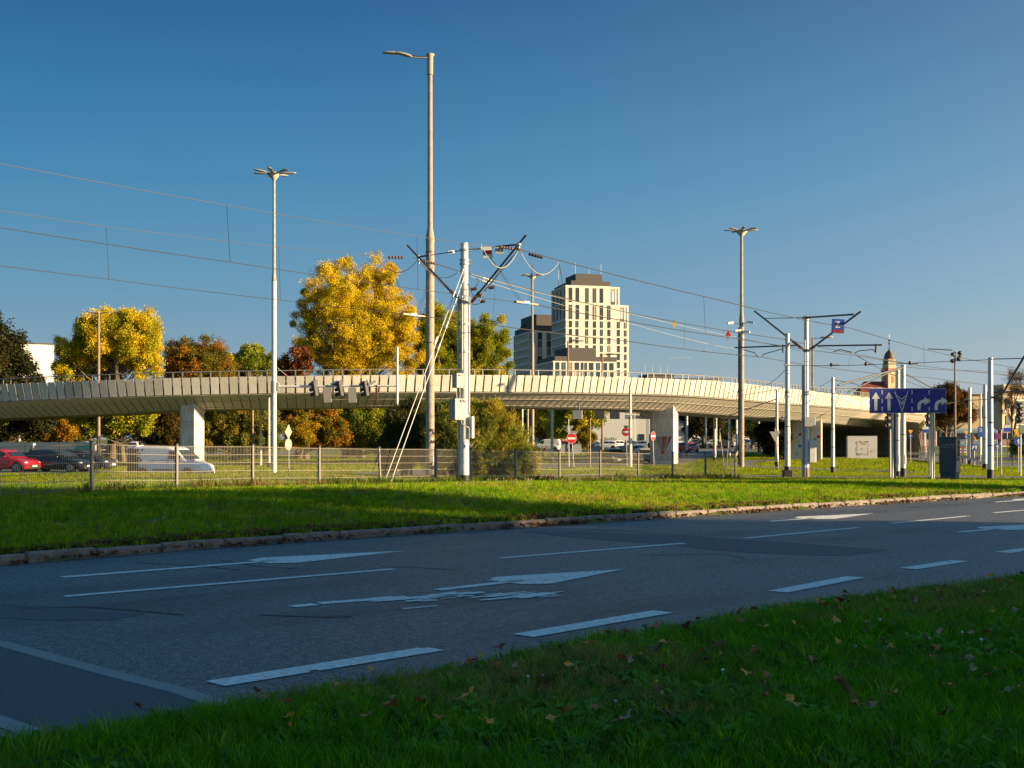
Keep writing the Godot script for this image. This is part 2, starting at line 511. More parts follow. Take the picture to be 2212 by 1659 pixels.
func make_road():
	var m = textured("asphalt", Color(0.018, 0.0175, 0.0175), Color(0.19, 0.183, 0.178), 0.09, 0.2, 0.5, 1.5, 512)
	m.normal_enabled = true
	m.normal_texture = bump_map(0.3, 3, 5.0, 512, 2)
	m.normal_scale = 0.35
	m.vertex_color_use_as_albedo = true
	var wear = FastNoiseLite.new()
	wear.seed = 5; wear.frequency = 0.16; wear.fractal_octaves = 4
	var g = Geo.new()
	g.colored = true
	var rows = []
	var cols = []
	var steps = 330
	for i in steps + 1:
		var t = float(i) / steps
		var x = lerpf(-24.0, 46.0, t)
		var dn = along(near_kerb, x) - 0.05
		var df = along(far_kerb, x) + 0.05
		var row = []
		var cr = []
		for j in 61:
			var d = lerpf(dn, df, j / 60.0)
			row.append(Vector3(x, 0.0, -d))
			# wheel tracks run with the lanes, stains across them
			var s = j / 60.0
			var k = 1.0 + 0.7 * wear.get_noise_2d(x * 1.0, d) + 0.16 * sin(s * TAU * 5.5 + 0.6) - 0.3 * maxf(0.0, wear.get_noise_2d(x * 0.5 + 90.0, d * 0.5) - 0.15) + 0.3 * wear.get_noise_2d((x + d) * 0.5, s * 260.0) + 0.2 * wear.get_noise_2d(x * 9.0, d * 9.0)
			cr.append(Color(k, k, k))
		rows.append(row)
		cols.append(cr)
	# rows must run so that the outside is up: x to the right, d away
	var turned = []
	var turned_c = []
	for j in 61:
		var r = []
		var c = []
		for i in steps + 1:
			r.append(rows[i][j]); c.append(cols[i][j])
		turned.append(r); turned_c.append(c)
	g.grid(turned, false, turned_c)
	road_node = struct("road", g, m, null, "grey asphalt carriageway with worn white lane markings")
	var far = M.asphalt_far
	for r in roads:
		var rg = Geo.new()
		var pts = []
		for p in r: pts.append(p)
		pts = catmull(pts, 10)
		var band = [[], [], [], [], []]
		for i in pts.size():
			var a = pts[maxi(i - 1, 0)]; var b = pts[mini(i + 1, pts.size() - 1)]
			var t = Vector2(b.x - a.x, b.y - a.y).normalized()
			var s = Vector2(t.y, -t.x)
			for k in 5:
				var q = Vector2(pts[i].x, pts[i].y) + s * pts[i].z * 0.5 * (1.0 - k * 0.5)
				var lift = 0.06 + 0.004 * roads.find(r)
				band[k].append(Vector3(q.x, gh(q.x, q.y) + lift, -q.y))
		rg.grid(band, true)
		struct("road", rg, far, null, ["grey asphalt carriageway behind the fence where the cars queue", "grey asphalt road coming out from under the viaduct", "narrow asphalt road curving towards the tram", "asphalt car park beyond the yellow tree", "asphalt car park before the white shop", "narrow asphalt path between the poles under the viaduct"][roads.find(r)])
	# dark patches and sealed joints laid into the road
	var pm = textured("fresh_asphalt", Color(0.045, 0.047, 0.053), Color(0.095, 0.096, 0.103), 0.09, 0.9, 0.7, 0.8, 256)
	var jm = mat("joint", 0.24, 0.24, 0.24, 0.8)
	var f = func(q: Vector2, y: float): return Vector3(q.x, y, -q.y)
	var polys = [
		[Vector2(-5.270, 12.203), Vector2(-4.649, 12.000), Vector2(-4.026, 11.676), Vector2(-3.361, 11.429), Vector2(-3.535, 11.020), Vector2(-4.167, 11.020), Vector2(-4.858, 11.250)],
		[Vector2(0.192, 21.600), Vector2(1.457, 21.386), Vector2(2.974, 20.377), Vector2(4.243, 19.286), Vector2(5.427, 18.000), Vector2(4.579, 17.075), Vector2(3.738, 17.280), Vector2(2.893, 18.000), Vector2(2.344, 18.947), Vector2(1.209, 19.908)],
		[Vector2(-4.490, 9.730), Vector2(-3.932, 9.600), Vector2(-2.572, 8.308), Vector2(-1.635, 7.347), Vector2(-2.047, 6.857), Vector2(-2.520, 6.729), Vector2(-3.009, 7.152), Vector2(-3.590, 7.423)],
	]
	for p in polys:
		var pg = Geo.new()
		var arr = PackedVector2Array(p)
		pg.prism(arr, 0.002, Transform3D(Basis(Vector3.RIGHT, -PI / 2), Vector3(0, 0.002, 0)))
		obj("asphalt_patch", pg, pm, road_node)
	for seg in [[Vector2(-4.747, 10.286), Vector2(-4.004, 9.774), Vector2(-2.775, 8.554), Vector2(-2.102, 7.927), Vector2(-1.584, 7.322)], [Vector2(-3.541, 7.552), Vector2(-2.988, 7.164), Vector2(-2.519, 6.708)]]:
		var jg = Geo.new()
		for i in seg.size() - 1:
			strip(seg[i], seg[i + 1], 0.14, 0.0045, jg)
		obj("sealed_joint", jg, jm, road_node)
	var cg = Geo.new()
	for c in [[Vector2(-4.635, 11.739), Vector2(-4.082, 11.901), Vector2(-3.311, 11.520), Vector2(-2.986, 11.339)], [Vector2(-4.872, 16.119), Vector2(-4.079, 15.824), Vector2(-3.301, 15.211)], [Vector2(-3.794, 16.364), Vector2(-3.165, 15.652), Vector2(-2.653, 15.374)], [Vector2(0.575, 22.500), Vector2(1.810, 21.818), Vector2(2.850, 20.571), Vector2(3.738, 19.636)], [Vector2(1.740, 17.143), Vector2(2.917, 17.349), Vector2(3.126, 16.744)], [Vector2(-2.293, 11.339), Vector2(-1.683, 11.192), Vector2(-1.438, 11.221)], [Vector2(-1.658, 15.652), Vector2(-1.186, 15.540), Vector2(-0.654, 15.211)]]:
		for i in c.size() - 1:
			strip(c[i], c[i + 1], 0.03, 0.0035, cg)
	obj("cracks", cg, mat("crack", 0.018, 0.018, 0.02, 0.9), road_node).set_meta("kind", "stuff")
	# painted markings
	var lp = M.line_paint
	for q in [[Vector2(-1.935, 8.151), Vector2(-0.592, 9.515), 0.23], [Vector2(0.090, 10.141), Vector2(1.395, 11.551), 0.23], [Vector2(2.775, 13.051), Vector2(3.971, 14.448), 0.23], [Vector2(4.874, 15.374), Vector2(5.873, 16.364), 0.23], [Vector2(6.894, 17.561), Vector2(8.062, 18.701), 0.23], [Vector2(-4.533, 12.669), Vector2(-1.452, 15.319), 0.13], [Vector2(-0.161, 16.744), Vector2(2.634, 19.115), 0.13], [Vector2(3.751, 20.093), Vector2(6.242, 22.500), 0.13], [Vector2(7.161, 23.607), Vector2(9.447, 25.868), 0.13], [Vector2(10.410, 27.000), Vector2(12.996, 29.388), 0.13]]:
		var dg = Geo.new()
		worn(q[0], q[1], q[2], 0.0055, dg, -0.2 if q[2] > 0.2 else -0.1)
		obj("lane_dash", dg, lp, road_node)
	for q in [[Vector2(-5.187, 14.424), Vector2(-3.078, 16.426), Vector2(-1.494, 17.851), 0.2], [Vector2(-0.788, 13.211), Vector2(0.125, 14.118), Vector2(1.384, 15.319), 0.2], [Vector2(4.970, 24.134), Vector2(6.119, 25.263), Vector2(7.747, 26.749), 0.2], [Vector2(12.193, 31.533), Vector2(13.503, 32.727), Vector2(15.665, 34.839), 0.2], [Vector2(7.651, 21.386), Vector2(8.693, 22.268), Vector2(10.497, 23.736), 0.2]]:
		var ag = Geo.new()
		worn(q[0], q[1], q[3] * 0.8, 0.0055, ag, -0.1)
		var t = (q[2] - q[1]).normalized()
		var s = Vector2(-t.y, t.x)
		var back = q[1] - t * 0.25
		var w = 0.52
		var head_l = q[1].distance_to(q[2])
		for i in 30:
			var f0 = i / 30.0
			var c0 = back.lerp(q[2], f0)
			var hw = w * (1.0 - f0) * (1.0 if f0 > 0.12 else 0.55 + 3.75 * f0)
			worn(c0 - s * hw, c0 + s * hw, back.distance_to(q[2]) / 30.0 * 1.02, 0.0055, ag, -0.1)
		obj("lane_arrow", ag, lp, road_node)
	# the half worn away bicycle emblem: frame, wheels and rider as broken strokes
	var wg = Geo.new()
	var rr = RandomNumberGenerator.new()
	rr.seed = 31
	for q in [[Vector2(-2.098, 11.901), Vector2(-1.895, 12.067), 0.16], [Vector2(-1.870, 12.135), Vector2(-1.057, 12.632), 0.16], [Vector2(-1.050, 12.273), Vector2(-0.751, 12.595), 0.05], [Vector2(-1.026, 11.739), Vector2(-0.714, 11.967), 0.06], [Vector2(0.065, 12.632), Vector2(0.543, 13.091), 0.04]]:
		strip(q[0], q[1], q[2], 0.0055, wg)
	for k in 46:
		var u = lerpf(0.0, 1.0, rr.randf())
		var base = Vector2(-1.407, 12.414).lerp(Vector2(0.278, 12.706), u)
		var off = Vector2(rr.randf_range(-0.1, 0.1), rr.randf_range(-0.34, 0.34) * (1.0 - absf(u - 0.5)))
		var dirv = Vector2(1, 0.75).normalized() * rr.randf_range(0.15, 0.42)
		strip(base + off, base + off + dirv + Vector2(rr.randf_range(-0.06, 0.06), rr.randf_range(-0.06, 0.06)), rr.randf_range(0.03, 0.09), 0.0055 + 0.00004 * k, wg)
	obj("worn_bicycle_marking", wg, lp, road_node)

func make_kerbs():
	for which in 2:
		var line = far_kerb if which == 0 else near_kerb
		var pts = []
		var x = -13.0 if which == 0 else -8.0
		while x < (44.0 if which == 0 else 30.0):
			pts.append(Vector2(x, along(line, x)))
			x += 0.05
		var node = Node3D.new()
		node.name = "kerb" if which == 0 else "kerb_001"
		add_child(node)
		node.set_meta("kind", "structure")
		node.set_meta("label", "row of worn kerb stones along the fenced verge" if which == 0 else "row of kerb stones half buried in the near grass")
		var r = RandomNumberGenerator.new()
		r.seed = 40 + which
		var i = 0
		while i < pts.size() - 2:
			var start = pts[i]
			var want = 1.0 if r.randf() > 0.2 else 0.5
			var j = i
			while j < pts.size() - 1 and start.distance_to(pts[j]) < want: j += 1
			var a = start; var b = pts[j]
			var t = (b - a).normalized()
			var g = Geo.new()
			var mid = (a + b) * 0.5 + Vector2(-t.y, t.x) * (0.075 if which == 0 else -0.075)
			var turn = Basis(Vector3.UP, atan2(t.y, t.x) + r.randf_range(-0.02, 0.02)) * Basis(Vector3.RIGHT, r.randf_range(-0.05, 0.05)) * Basis(Vector3.BACK, r.randf_range(-0.012, 0.012))
			g.bbox(Vector3(mid.x, (0.0 if which == 0 else -0.04) + r.randf_range(-0.012, 0.012), -mid.y), Vector3(a.distance_to(b) - 0.022, 0.25, 0.15), 0.022, turn)
			obj("kerb_stone", g, M.kerb, node)
			i = j
		# a gutter of light setts at its foot
		if which == 0:
			var gg = Geo.new()
			for k in range(0, pts.size() - 9, 8):
				var t = (pts[k + 8] - pts[k]).normalized()
				var s = Vector2(t.y, -t.x) * (0.06 + r.randf() * 0.05)
				if r.randf() < 0.75:
					strip(pts[k] + s, pts[k + 8] + s - t * 0.02, 0.06 + r.randf() * 0.05, 0.006 + r.randf() * 0.004, gg)
			obj("gutter_line", gg, mat("gutter", 0.22, 0.21, 0.2, 0.9), node)


# ---------------------------------------------------------------- viaduct
func make_bridge():
	var br = thing("viaduct", "long curved concrete viaduct with a fascia of pale panels", "bridge")
	# stations along the near edge: x, d, top of panels, foot of panels, soffit edge
	var st = [
		[-53.628, 106.0, 5.683, 4.230, 2.935],
		[-41.373, 101.0, 5.992, 4.630, 3.377],
		[-33.220, 99.0, 6.202, 4.882, 3.635],
		[-25.209, 98.5, 6.416, 5.095, 3.971],
		[-14.962, 99.5, 6.630, 5.304, 4.143],
		[-7.744, 101.5, 6.788, 5.453, 4.269],
		[-0.232, 104.5, 6.922, 5.548, 4.329],
		[6.992, 108.5, 7.005, 5.619, 4.312],
		[15.436, 114.5, 7.045, 5.629, 4.229],
		[21.869, 120.5, 6.956, 5.438, 3.988],
		[29.383, 129.0, 6.688, 5.231, 3.750],
		[35.214, 137.0, 6.623, 5.152, 3.528],
		[41.813, 147.0, 6.582, 5.030, 3.288],
		[50.640, 162.0, 6.640, 5.080, 2.980],
		[61.941, 185.0, 6.739, 5.094, 2.833],
	]
	var A = []  # edge top
	var Bm = []
	var S = []
	for s in st:
		A.append(Vector3(s[0], s[2], -s[1])); Bm.append(Vector3(s[0], s[3], -s[1])); S.append(Vector3(s[0], s[4], -s[1]))
	A = catmull(A, 16); Bm = catmull(Bm, 16); S = catmull(S, 16)
	# resample at even steps along the plan
	var step = 0.74
	var top = []; var foot = []; var sof = []
	var acc = 0.0
	for i in A.size() - 1:
		var l = Vector2(A[i + 1].x - A[i].x, A[i + 1].z - A[i].z).length()
		while acc < l:
			var t = acc / l
			top.append(A[i].lerp(A[i + 1], t)); foot.append(Bm[i].lerp(Bm[i + 1], t)); sof.append(S[i].lerp(S[i + 1], t))
			acc += step
		acc -= l
	var N = top.size()
	var inw = []  # horizontal direction away from the near edge, under the deck
	for i in N:
		var a = top[maxi(i - 1, 0)]; var b = top[mini(i + 1, N - 1)]
		var t = Vector3(b.x - a.x, 0, b.z - a.z).normalized()
		inw.append(Vector3(t.z, 0, -t.x))
	# panels: slightly leaning plates with gaps between them
	var r = RandomNumberGenerator.new()
	r.seed = 12
	for i in N - 1:
		var g = Geo.new()
		var e = 0.09
		var p = []
		for q in [[0, e], [1, 1.0 - e]]:
			var t = q[1]
			var io = inw[i].lerp(inw[i + 1], t)
			var tp = top[i].lerp(top[i + 1], t); var ft = foot[i].lerp(foot[i + 1], t)
			var jit = r.randf_range(-0.008, 0.008)
			p.append([ft + io * (0.2 + jit), tp - io * (0.16 + jit), ft + io * 0.28, tp - io * 0.08])
		g.quad(p[0][0], p[1][0], p[1][1], p[0][1])
		g.quad(p[1][2], p[0][2], p[0][3], p[1][3])
		g.quad(p[1][0], p[1][2], p[1][3], p[1][1])
		g.quad(p[0][2], p[0][0], p[0][1], p[0][3])
		g.quad(p[0][1], p[1][1], p[1][3], p[0][3])
		g.quad(p[0][2], p[1][2], p[1][0], p[0][0])
		obj("fascia_panel", g, M["panel_%d" % (r.randi() % 4)], br)
	# the girder behind: parapet beam, raking web, bottom flange, far side
	var rows = [[], [], [], [], [], [], []]
	for i in N:
		var io = inw[i]
		var far = io * 11.0
		rows[0].append(top[i] + far - Vector3(0, 0.3, 0))
		rows[1].append(sof[i] + io * 8.0)
		rows[2].append(sof[i] + io * 2.6)
		rows[3].append(foot[i] - Vector3(0, 0.05, 0) + io * 0.22)
		rows[4].append(foot[i] - Vector3(0, 0.02, 0) + io * 0.62)
		rows[5].append(top[i] - Vector3(0, 0.2, 0) + io * 0.6)
		rows[6].append(top[i] - Vector3(0, 0.2, 0) + io * 0.95)
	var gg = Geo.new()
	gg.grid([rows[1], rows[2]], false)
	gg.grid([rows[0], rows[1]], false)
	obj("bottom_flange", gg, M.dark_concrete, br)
	var wg = Geo.new()
	wg.grid([rows[2], rows[3]], false)
	obj("raking_web", wg, M.concrete, br)
	var pg = Geo.new()
	pg.grid([rows[3], rows[4], rows[5], rows[6]], false)
	obj("parapet_beam", pg, M.rib, br)
	var dg = Geo.new()
	var deck_a = []; var deck_b = []
	for i in N:
		deck_a.append(top[i] - Vector3(0, 0.9, 0) + inw[i] * 0.62); deck_b.append(top[i] - Vector3(0, 0.9, 0) + inw[i] * 11.0)
	dg.grid([deck_a, deck_b], false)
	obj("deck", dg, M.asphalt_far, br)
	var fp = Geo.new()
	for i in N - 1:
		var a = top[i] + inw[i] * 11.0; var b = top[i + 1] + inw[i + 1] * 11.0
		fp.quad(a - Vector3(0, 1.0, 0), b - Vector3(0, 1.0, 0), b - Vector3(0, 0.25, 0), a - Vector3(0, 0.25, 0))
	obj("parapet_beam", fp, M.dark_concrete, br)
	# raised ribs on the raking web, one under each gap, and long seams
	for i in N:
		if i % 1 == 0:
			var a = foot[i] - Vector3(0, 0.05, 0) + inw[i] * 0.26; var b = sof[i] + inw[i] * 2.5
			var t = Vector3(-inw[i].z, 0, inw[i].x)
			var mid = (a + b) * 0.5
			var up = (a - b).normalized()
			var g = Geo.new()
			g.box(mid - up.cross(t).normalized() * 0.0, Vector3(0.06, (a - b).length(), 0.012), Basis(t, up, t.cross(up)))
			obj("soffit_rib", g, M.rib, br)
	for k in 3:
		var sg = Geo.new()
		for i in range(0, N - 1):
			var f0 = foot[i].lerp(sof[i] + inw[i] * 2.6, 0.06 + 0.42 * k); var f1 = foot[i + 1].lerp(sof[i + 1] + inw[i + 1] * 2.6, 0.06 + 0.42 * k)
			var dr = (f1 - f0).normalized()
			sg.box((f0 + f1) * 0.5, Vector3(0.07 if k != 1 else 0.05, 0.02, (f1 - f0).length()), Basis(Vector3.UP.cross(dr).normalized(), Vector3.UP, dr))
		obj("long_seam", sg, M.concrete, br)
	# railing: short posts and a tube
	var rail = []
	var nextp = 0.0
	for i in N:
		rail.append(top[i] + inw[i] * 0.25 + Vector3(0, 0.46, 0))
	for side in 2:
		var tg = Geo.new()
		for i in range(0, N - 1, 2):
			var o0 = inw[i] * 10.3 * side; var o1 = inw[mini(i + 2, N - 1)] * 10.3 * side
			tg.cyl(rail[i] + o0, rail[mini(i + 2, N - 1)] + o1, 0.045, 0.045, 6, false)
		obj("hand_rail", tg, M.rail_steel, br)
	var along_len = 0.0
	for i in range(1, N):
		along_len += step
		if along_len >= 1.06:
			along_len -= 1.06
			var pgeo = Geo.new()
			var dr = (rail[i] - rail[i - 1]).normalized()
			pgeo.box(rail[i] - Vector3(0, 0.27, 0), Vector3(0.07, 0.56, 0.1), Basis(inw[i], Vector3.UP, inw[i].cross(Vector3.UP)))
			obj("rail_post", pgeo, M.rail_steel, br)
	# piers
	pier(br, Vector3(-25.923, 0, -101.000), 1.5, 1.5, 4.7, 16.0, false)
	pier(br, Vector3(14.335, 0, -118.000), 2.3, 2.4, 5.6, 17.0, false)
	pier(br, Vector3(33.279, 0, -141.500), 3.5, 2.4, 5.6, 16.0, false)
	pier(br, Vector3(41.665, 0, -149.000), 3.45, 1.0, 4.0, 7.0, true)
	# the flared abutment behind the last mural block
	var ab = []
	for j in 11:
		var t = j / 10.0
		var row = []
		for i in 25:
			var s = i / 24.0
			var df = 143.0 + 9.0 * s
			var x = lerpf(34.013, 49.484, s)
			var db = lerpf(172.0, df + 0.6, pow(s, 2.4))
			var d = db + (df - db) * (1.0 - cos(t * PI * 0.5))
			var yb = gh(x, db) - 0.3
			var yt = lerpf(4.35, 3.6, s)
			row.append(Vector3(x * d / df, lerpf(yb, yt, sin(t * PI * 0.5)), -d))
		ab.append(row)
	var ag = Geo.new()
	ag.grid(ab, true)
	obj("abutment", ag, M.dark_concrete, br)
	# stray shadow-side fittings: two drain pipes under the soffit
	for q in [Vector3(5.733, 4.626, -107.500), Vector3(27.578, 3.961, -127.500)]:
		var g = Geo.new()
		g.cyl(q, q - Vector3(0, 0.5, 0), 0.08, 0.08, 8)
		obj("drain_pipe", g, M.dark_steel, br)
	murals()

func pier(br: Node3D, at: Vector3, w: float, dep: float, top_y: float, turn: float, block: bool):
	var base = G(at)
	var b = Basis(Vector3.UP, deg_to_rad(-turn))
	var g = Geo.new()
	var c = 0.18 if not block else 0.03
	var outline = [Vector2(-w / 2 + c * 1.6, dep / 2), Vector2(w / 2 - c * 0.3, dep / 2), Vector2(w / 2, dep / 2 - c * 0.3), Vector2(w / 2, -dep / 2), Vector2(-w / 2, -dep / 2), Vector2(-w / 2, dep / 2 - c * 1.6)]
	var y0 = base.y - 0.3
	var levels = [[y0, 1.0], [top_y - 1.3, 1.0], [top_y, 1.0 if block else 1.04]]
	if block: levels = [[y0, 1.0], [base.y + 2.75, 1.0]]
	for k in levels.size() - 1:
		for i in outline.size():
			var p = outline[i]; var q = outline[(i + 1) % outline.size()]
			var f = func(o, l): return base * Vector3(1, 0, 1) + b * Vector3(o.x * l[1], 0, o.y * l[1]) + Vector3(0, l[0], 0)
			g.quad(f.call(q, levels[k]), f.call(p, levels[k]), f.call(p, levels[k + 1]), f.call(q, levels[k + 1]))
	if block:
		g.quad(base + b * Vector3(-w / 2, 2.75, dep / 2), base + b * Vector3(w / 2, 2.75, dep / 2), base + b * Vector3(w / 2, 2.75, -dep / 2), base + b * Vector3(-w / 2, 2.75, -dep / 2))
	var pr = obj("pier", g, M.white_paint if block else M.pier, br)
	# shallow grooves round the head
	if not block:
		var gr = Geo.new()
		for y in [top_y - 1.75, top_y - 1.98]:
			gr.box(base * Vector3(1, 0, 1) + Vector3(0, y, 0) + b * Vector3(0.08, 0, 0), Vector3(w - 0.12, 0.035, dep + 0.012), b)
		obj("groove", gr, M.dark_concrete, pr)

func disc(g: Geo, xf: Transform3D, x: float, y: float, r: float, k := 14):
	var p = PackedVector2Array()
	for i in k: p.append(Vector2(x + r * cos(TAU * i / k), y + r * sin(TAU * i / k)))
	g.prism(p, 0.006, xf)

func star(g: Geo, xf: Transform3D, x: float, y: float, r: float, tips := 7):
	var p = PackedVector2Array()
	for i in tips * 2:
		var q = r if i % 2 == 0 else r * 0.45
		p.append(Vector2(x + q * cos(TAU * i / (tips * 2)), y + q * sin(TAU * i / (tips * 2))))
	g.prism(p, 0.006, xf)

func stroke(g: Geo, xf: Transform3D, pts: Array, w: float, thick := 0.006):
	for i in pts.size() - 1:
		var a = pts[i]; var b = pts[i + 1]
		if a.distance_to(b) < 1e-4: continue
		var t = (b - a).normalized()
		var s = Vector2(-t.y, t.x) * w * 0.5
		g.prism(PackedVector2Array([a - s - t * w * 0.3, b - s + t * w * 0.3, b + s + t * w * 0.3, a + s - t * w * 0.3]), thick * (1.0 + 0.04 * (i % 5)), xf)

func paint(called: String, g: Geo, r: float, gr: float, b: float, node: Node):
	return obj(called, g, mat("%s_%d" % [called, int(r * 9000 + gr * 700 + b * 50)], r, gr, b, 0.8), node)

func murals():
	# striped balloon painting on the pier beside the queueing cars
	var base = G(Vector3(14.335, 0, -118.000))
	var bs = Basis(Vector3.UP, deg_to_rad(-17.0))
	var n = thing("balloon_mural", "wall painting of a striped balloon above a line drawing on the pier", "mural", base + bs * Vector3(0, 0, 1.212))
	n.basis = bs
	var ix = Transform3D()
	var bg = Geo.new()
	bg.prism(PackedVector2Array([Vector2(-0.62, 0.35), Vector2(0.92, 0.35), Vector2(0.92, 3.05), Vector2(-0.62, 3.05)]), 0.004, ix)
	paint("painted_ground", bg, 0.5, 0.49, 0.47, n)
	var cols = [[0.6, 0.33, 0.03], [0.04, 0.36, 0.36], [0.68, 0.14, 0.24], [0.55, 0.03, 0.03], [0.06, 0.3, 0.02], [0.45, 0.5, 0.6], [0.5, 0.02, 0.17]]
	var xs = [-0.98, -0.62, -0.2, 0.12, 0.34, 0.62, 0.72, 1.02]
	for i in 7:
		var g = Geo.new()
		g.prism(PackedVector2Array([Vector2(lerpf(-0.04, 0.24, i / 7.0), 1.15), Vector2(lerpf(-0.04, 0.24, (i + 1) / 7.0), 1.15), Vector2(xs[i + 1], 2.62 if i > 0 else 2.5), Vector2(xs[i], 2.62)]), 0.008 + i * 0.0004, ix)
		paint("balloon_stripe", g, cols[i][0], cols[i][1], cols[i][2], n)
	var ks = Geo.new()
	ks.prism(PackedVector2Array([Vector2(-0.1, 1.12), Vector2(0.1, 0.82), Vector2(0.3, 1.12), Vector2(0.24, 1.24), Vector2(-0.04, 1.24)]), 0.012, ix)
	paint("balloon_basket", ks, 0.5, 0.05, 0.04, n)
	var lg = Geo.new()
	for q in [[Vector2(-0.1, 1.2), Vector2(-0.35, 1.42), Vector2(-0.55, 1.3), Vector2(-0.4, 1.05), Vector2(-0.6, 0.8), Vector2(-0.35, 0.62)], [Vector2(0.3, 1.2), Vector2(0.5, 1.35), Vector2(0.66, 1.18), Vector2(0.45, 0.95), Vector2(0.2, 0.78)], [Vector2(-0.2, 0.7), Vector2(0.0, 0.78), Vector2(0.12, 0.7), Vector2(0.25, 0.8)], [Vector2(-0.3, 0.55), Vector2(0.0, 0.62), Vector2(0.2, 0.56)], [Vector2(-0.6, 0.4), Vector2(-0.3, 0.47), Vector2(0.2, 0.42), Vector2(0.9, 0.45)], [Vector2(0.5, 0.62), Vector2(0.62, 0.66)], [Vector2(0.7, 0.66), Vector2(0.85, 0.72)]]:
		stroke(lg, ix, q, 0.025, 0.011)
	paint("ink_drawing", lg, 0.04, 0.04, 0.045, n)
	var rg = Geo.new()
	disc(rg, ix, 1.06, 2.1, 0.055)
	paint("red_emblem", rg, 0.6, 0.05, 0.04, n)
	var r = RandomNumberGenerator.new()
	r.seed = 77
	# circles and a child with an umbrella-like balloon
	base = G(Vector3(33.279, 0, -141.500))
	bs = Basis(Vector3.UP, deg_to_rad(-16.0))
	n = thing("child_mural", "wall painting of a blue child with balloons and coloured dots", "mural", base + bs * Vector3(0, 0, 1.212))
	n.basis = bs
	var pgd = Geo.new()
	pgd.prism(PackedVector2Array([Vector2(-1.7, 0.12), Vector2(1.7, 0.12), Vector2(1.7, 3.2), Vector2(-1.7, 3.2)]), 0.004, ix)
	paint("painted_ground", pgd, 0.62, 0.6, 0.57, n)
	for q in [[-0.6, 2.9, 0.19, [0.62, 0.05, 0.02]], [-0.95, 2.55, 0.1, [0.2, 0.33, 0.6]], [-0.62, 1.6, 0.19, [0.04, 0.2, 0.5]], [-0.15, 2.2, 0.13, [0.05, 0.25, 0.08]], [1.42, 2.65, 0.2, [0.55, 0.02, 0.1]]]:
		var g = Geo.new()
		disc(g, ix, q[0], q[1], q[2])
		paint("painted_dot", g, q[3][0], q[3][1], q[3][2], n)
	for q in [[-0.8, 2.12, 0.17], [1.4, 2.05, 0.14]]:
		var g = Geo.new()
		star(g, ix, q[0], q[1], q[2])
		paint("painted_star", g, 0.65, 0.35, 0.04, n)
	var cg = Geo.new()
	disc(cg, ix, 1.02, 2.42, 0.12)
	cg.prism(PackedVector2Array([Vector2(0.9, 2.3), Vector2(0.82, 1.55), Vector2(0.86, 1.3), Vector2(1.2, 1.3), Vector2(1.22, 1.6), Vector2(1.14, 2.3)]), 0.007, ix)
	stroke(cg, ix, [Vector2(0.92, 1.32), Vector2(0.9, 0.8)], 0.1, 0.0075)
	stroke(cg, ix, [Vector2(1.1, 1.32), Vector2(1.12, 0.8)], 0.1, 0.0075)
	stroke(cg, ix, [Vector2(1.12, 2.2), Vector2(1.3, 2.5)], 0.07, 0.008)
	paint("painted_child", cg, 0.12, 0.22, 0.5, n)
	var hg = Geo.new()
	stroke(hg, ix, [Vector2(-1.1, 0.75), Vector2(-0.95, 0.95), Vector2(-0.8, 0.75), Vector2(-0.85, 0.6), Vector2(-1.05, 0.6), Vector2(-1.1, 0.75)], 0.05)
	paint("house_emblem", hg, 0.12, 0.18, 0.36, n)
	# framed square of coloured dots on the white block
	base = G(Vector3(41.665, 0, -149.000))
	bs = Basis(Vector3.UP, deg_to_rad(-7.0))
	n = thing("dot_frame_mural", "white block face painted with a frame of many coloured dots", "mural", base + bs * Vector3(0, 0, 0.51))
	n.basis = bs
	var wg = Geo.new()
	wg.prism(PackedVector2Array([Vector2(-1.68, 0.1), Vector2(1.68, 0.1), Vector2(1.68, 2.66), Vector2(-1.68, 2.66)]), 0.004, ix)
	paint("painted_ground", wg, 0.78, 0.77, 0.75, n)
	var dot_cols = [[0.6, 0.05, 0.03], [0.05, 0.25, 0.5], [0.65, 0.4, 0.04], [0.06, 0.3, 0.06], [0.5, 0.1, 0.3], [0.7, 0.2, 0.03], [0.1, 0.4, 0.4]]
	for ci in 7:
		var g = Geo.new()
		for k in 26:
			var x = r.randf_range(-0.78, 0.72); var y = r.randf_range(0.42, 2.1)
			if absf(x + 0.03) < 0.52 and absf(y - 1.2) < 0.5: continue
			if r.randf() < 0.3: star(g, ix, x, y, r.randf_range(0.06, 0.09), 6)
			else: disc(g, ix, x, y, r.randf_range(0.04, 0.075), 9)
		paint("painted_dots", g, dot_cols[ci][0], dot_cols[ci][1], dot_cols[ci][2], n)
	var eg = Geo.new()
	disc(eg, ix, 1.02, 0.9, 0.09)
	paint("red_emblem", eg, 0.6, 0.04, 0.04, n)
	var tg = Geo.new()
	stroke(tg, ix, [Vector2(-0.2, 1.2), Vector2(-0.1, 1.33), Vector2(0.0, 1.2), Vector2(-0.03, 1.1), Vector2(-0.17, 1.1), Vector2(-0.2, 1.2)], 0.035)
	for q in [[1.15, 0.93, 0.35], [1.15, 0.85, 0.25], [0.95, 1.12, 0.45], [0.06, 1.22, 0.2], [0.06, 1.14, 0.15]]:
		stroke(tg, ix, [Vector2(q[0], q[1]), Vector2(q[0] + q[2], q[1])], 0.025)
	paint("printed_lines", tg, 0.1, 0.14, 0.25, n)

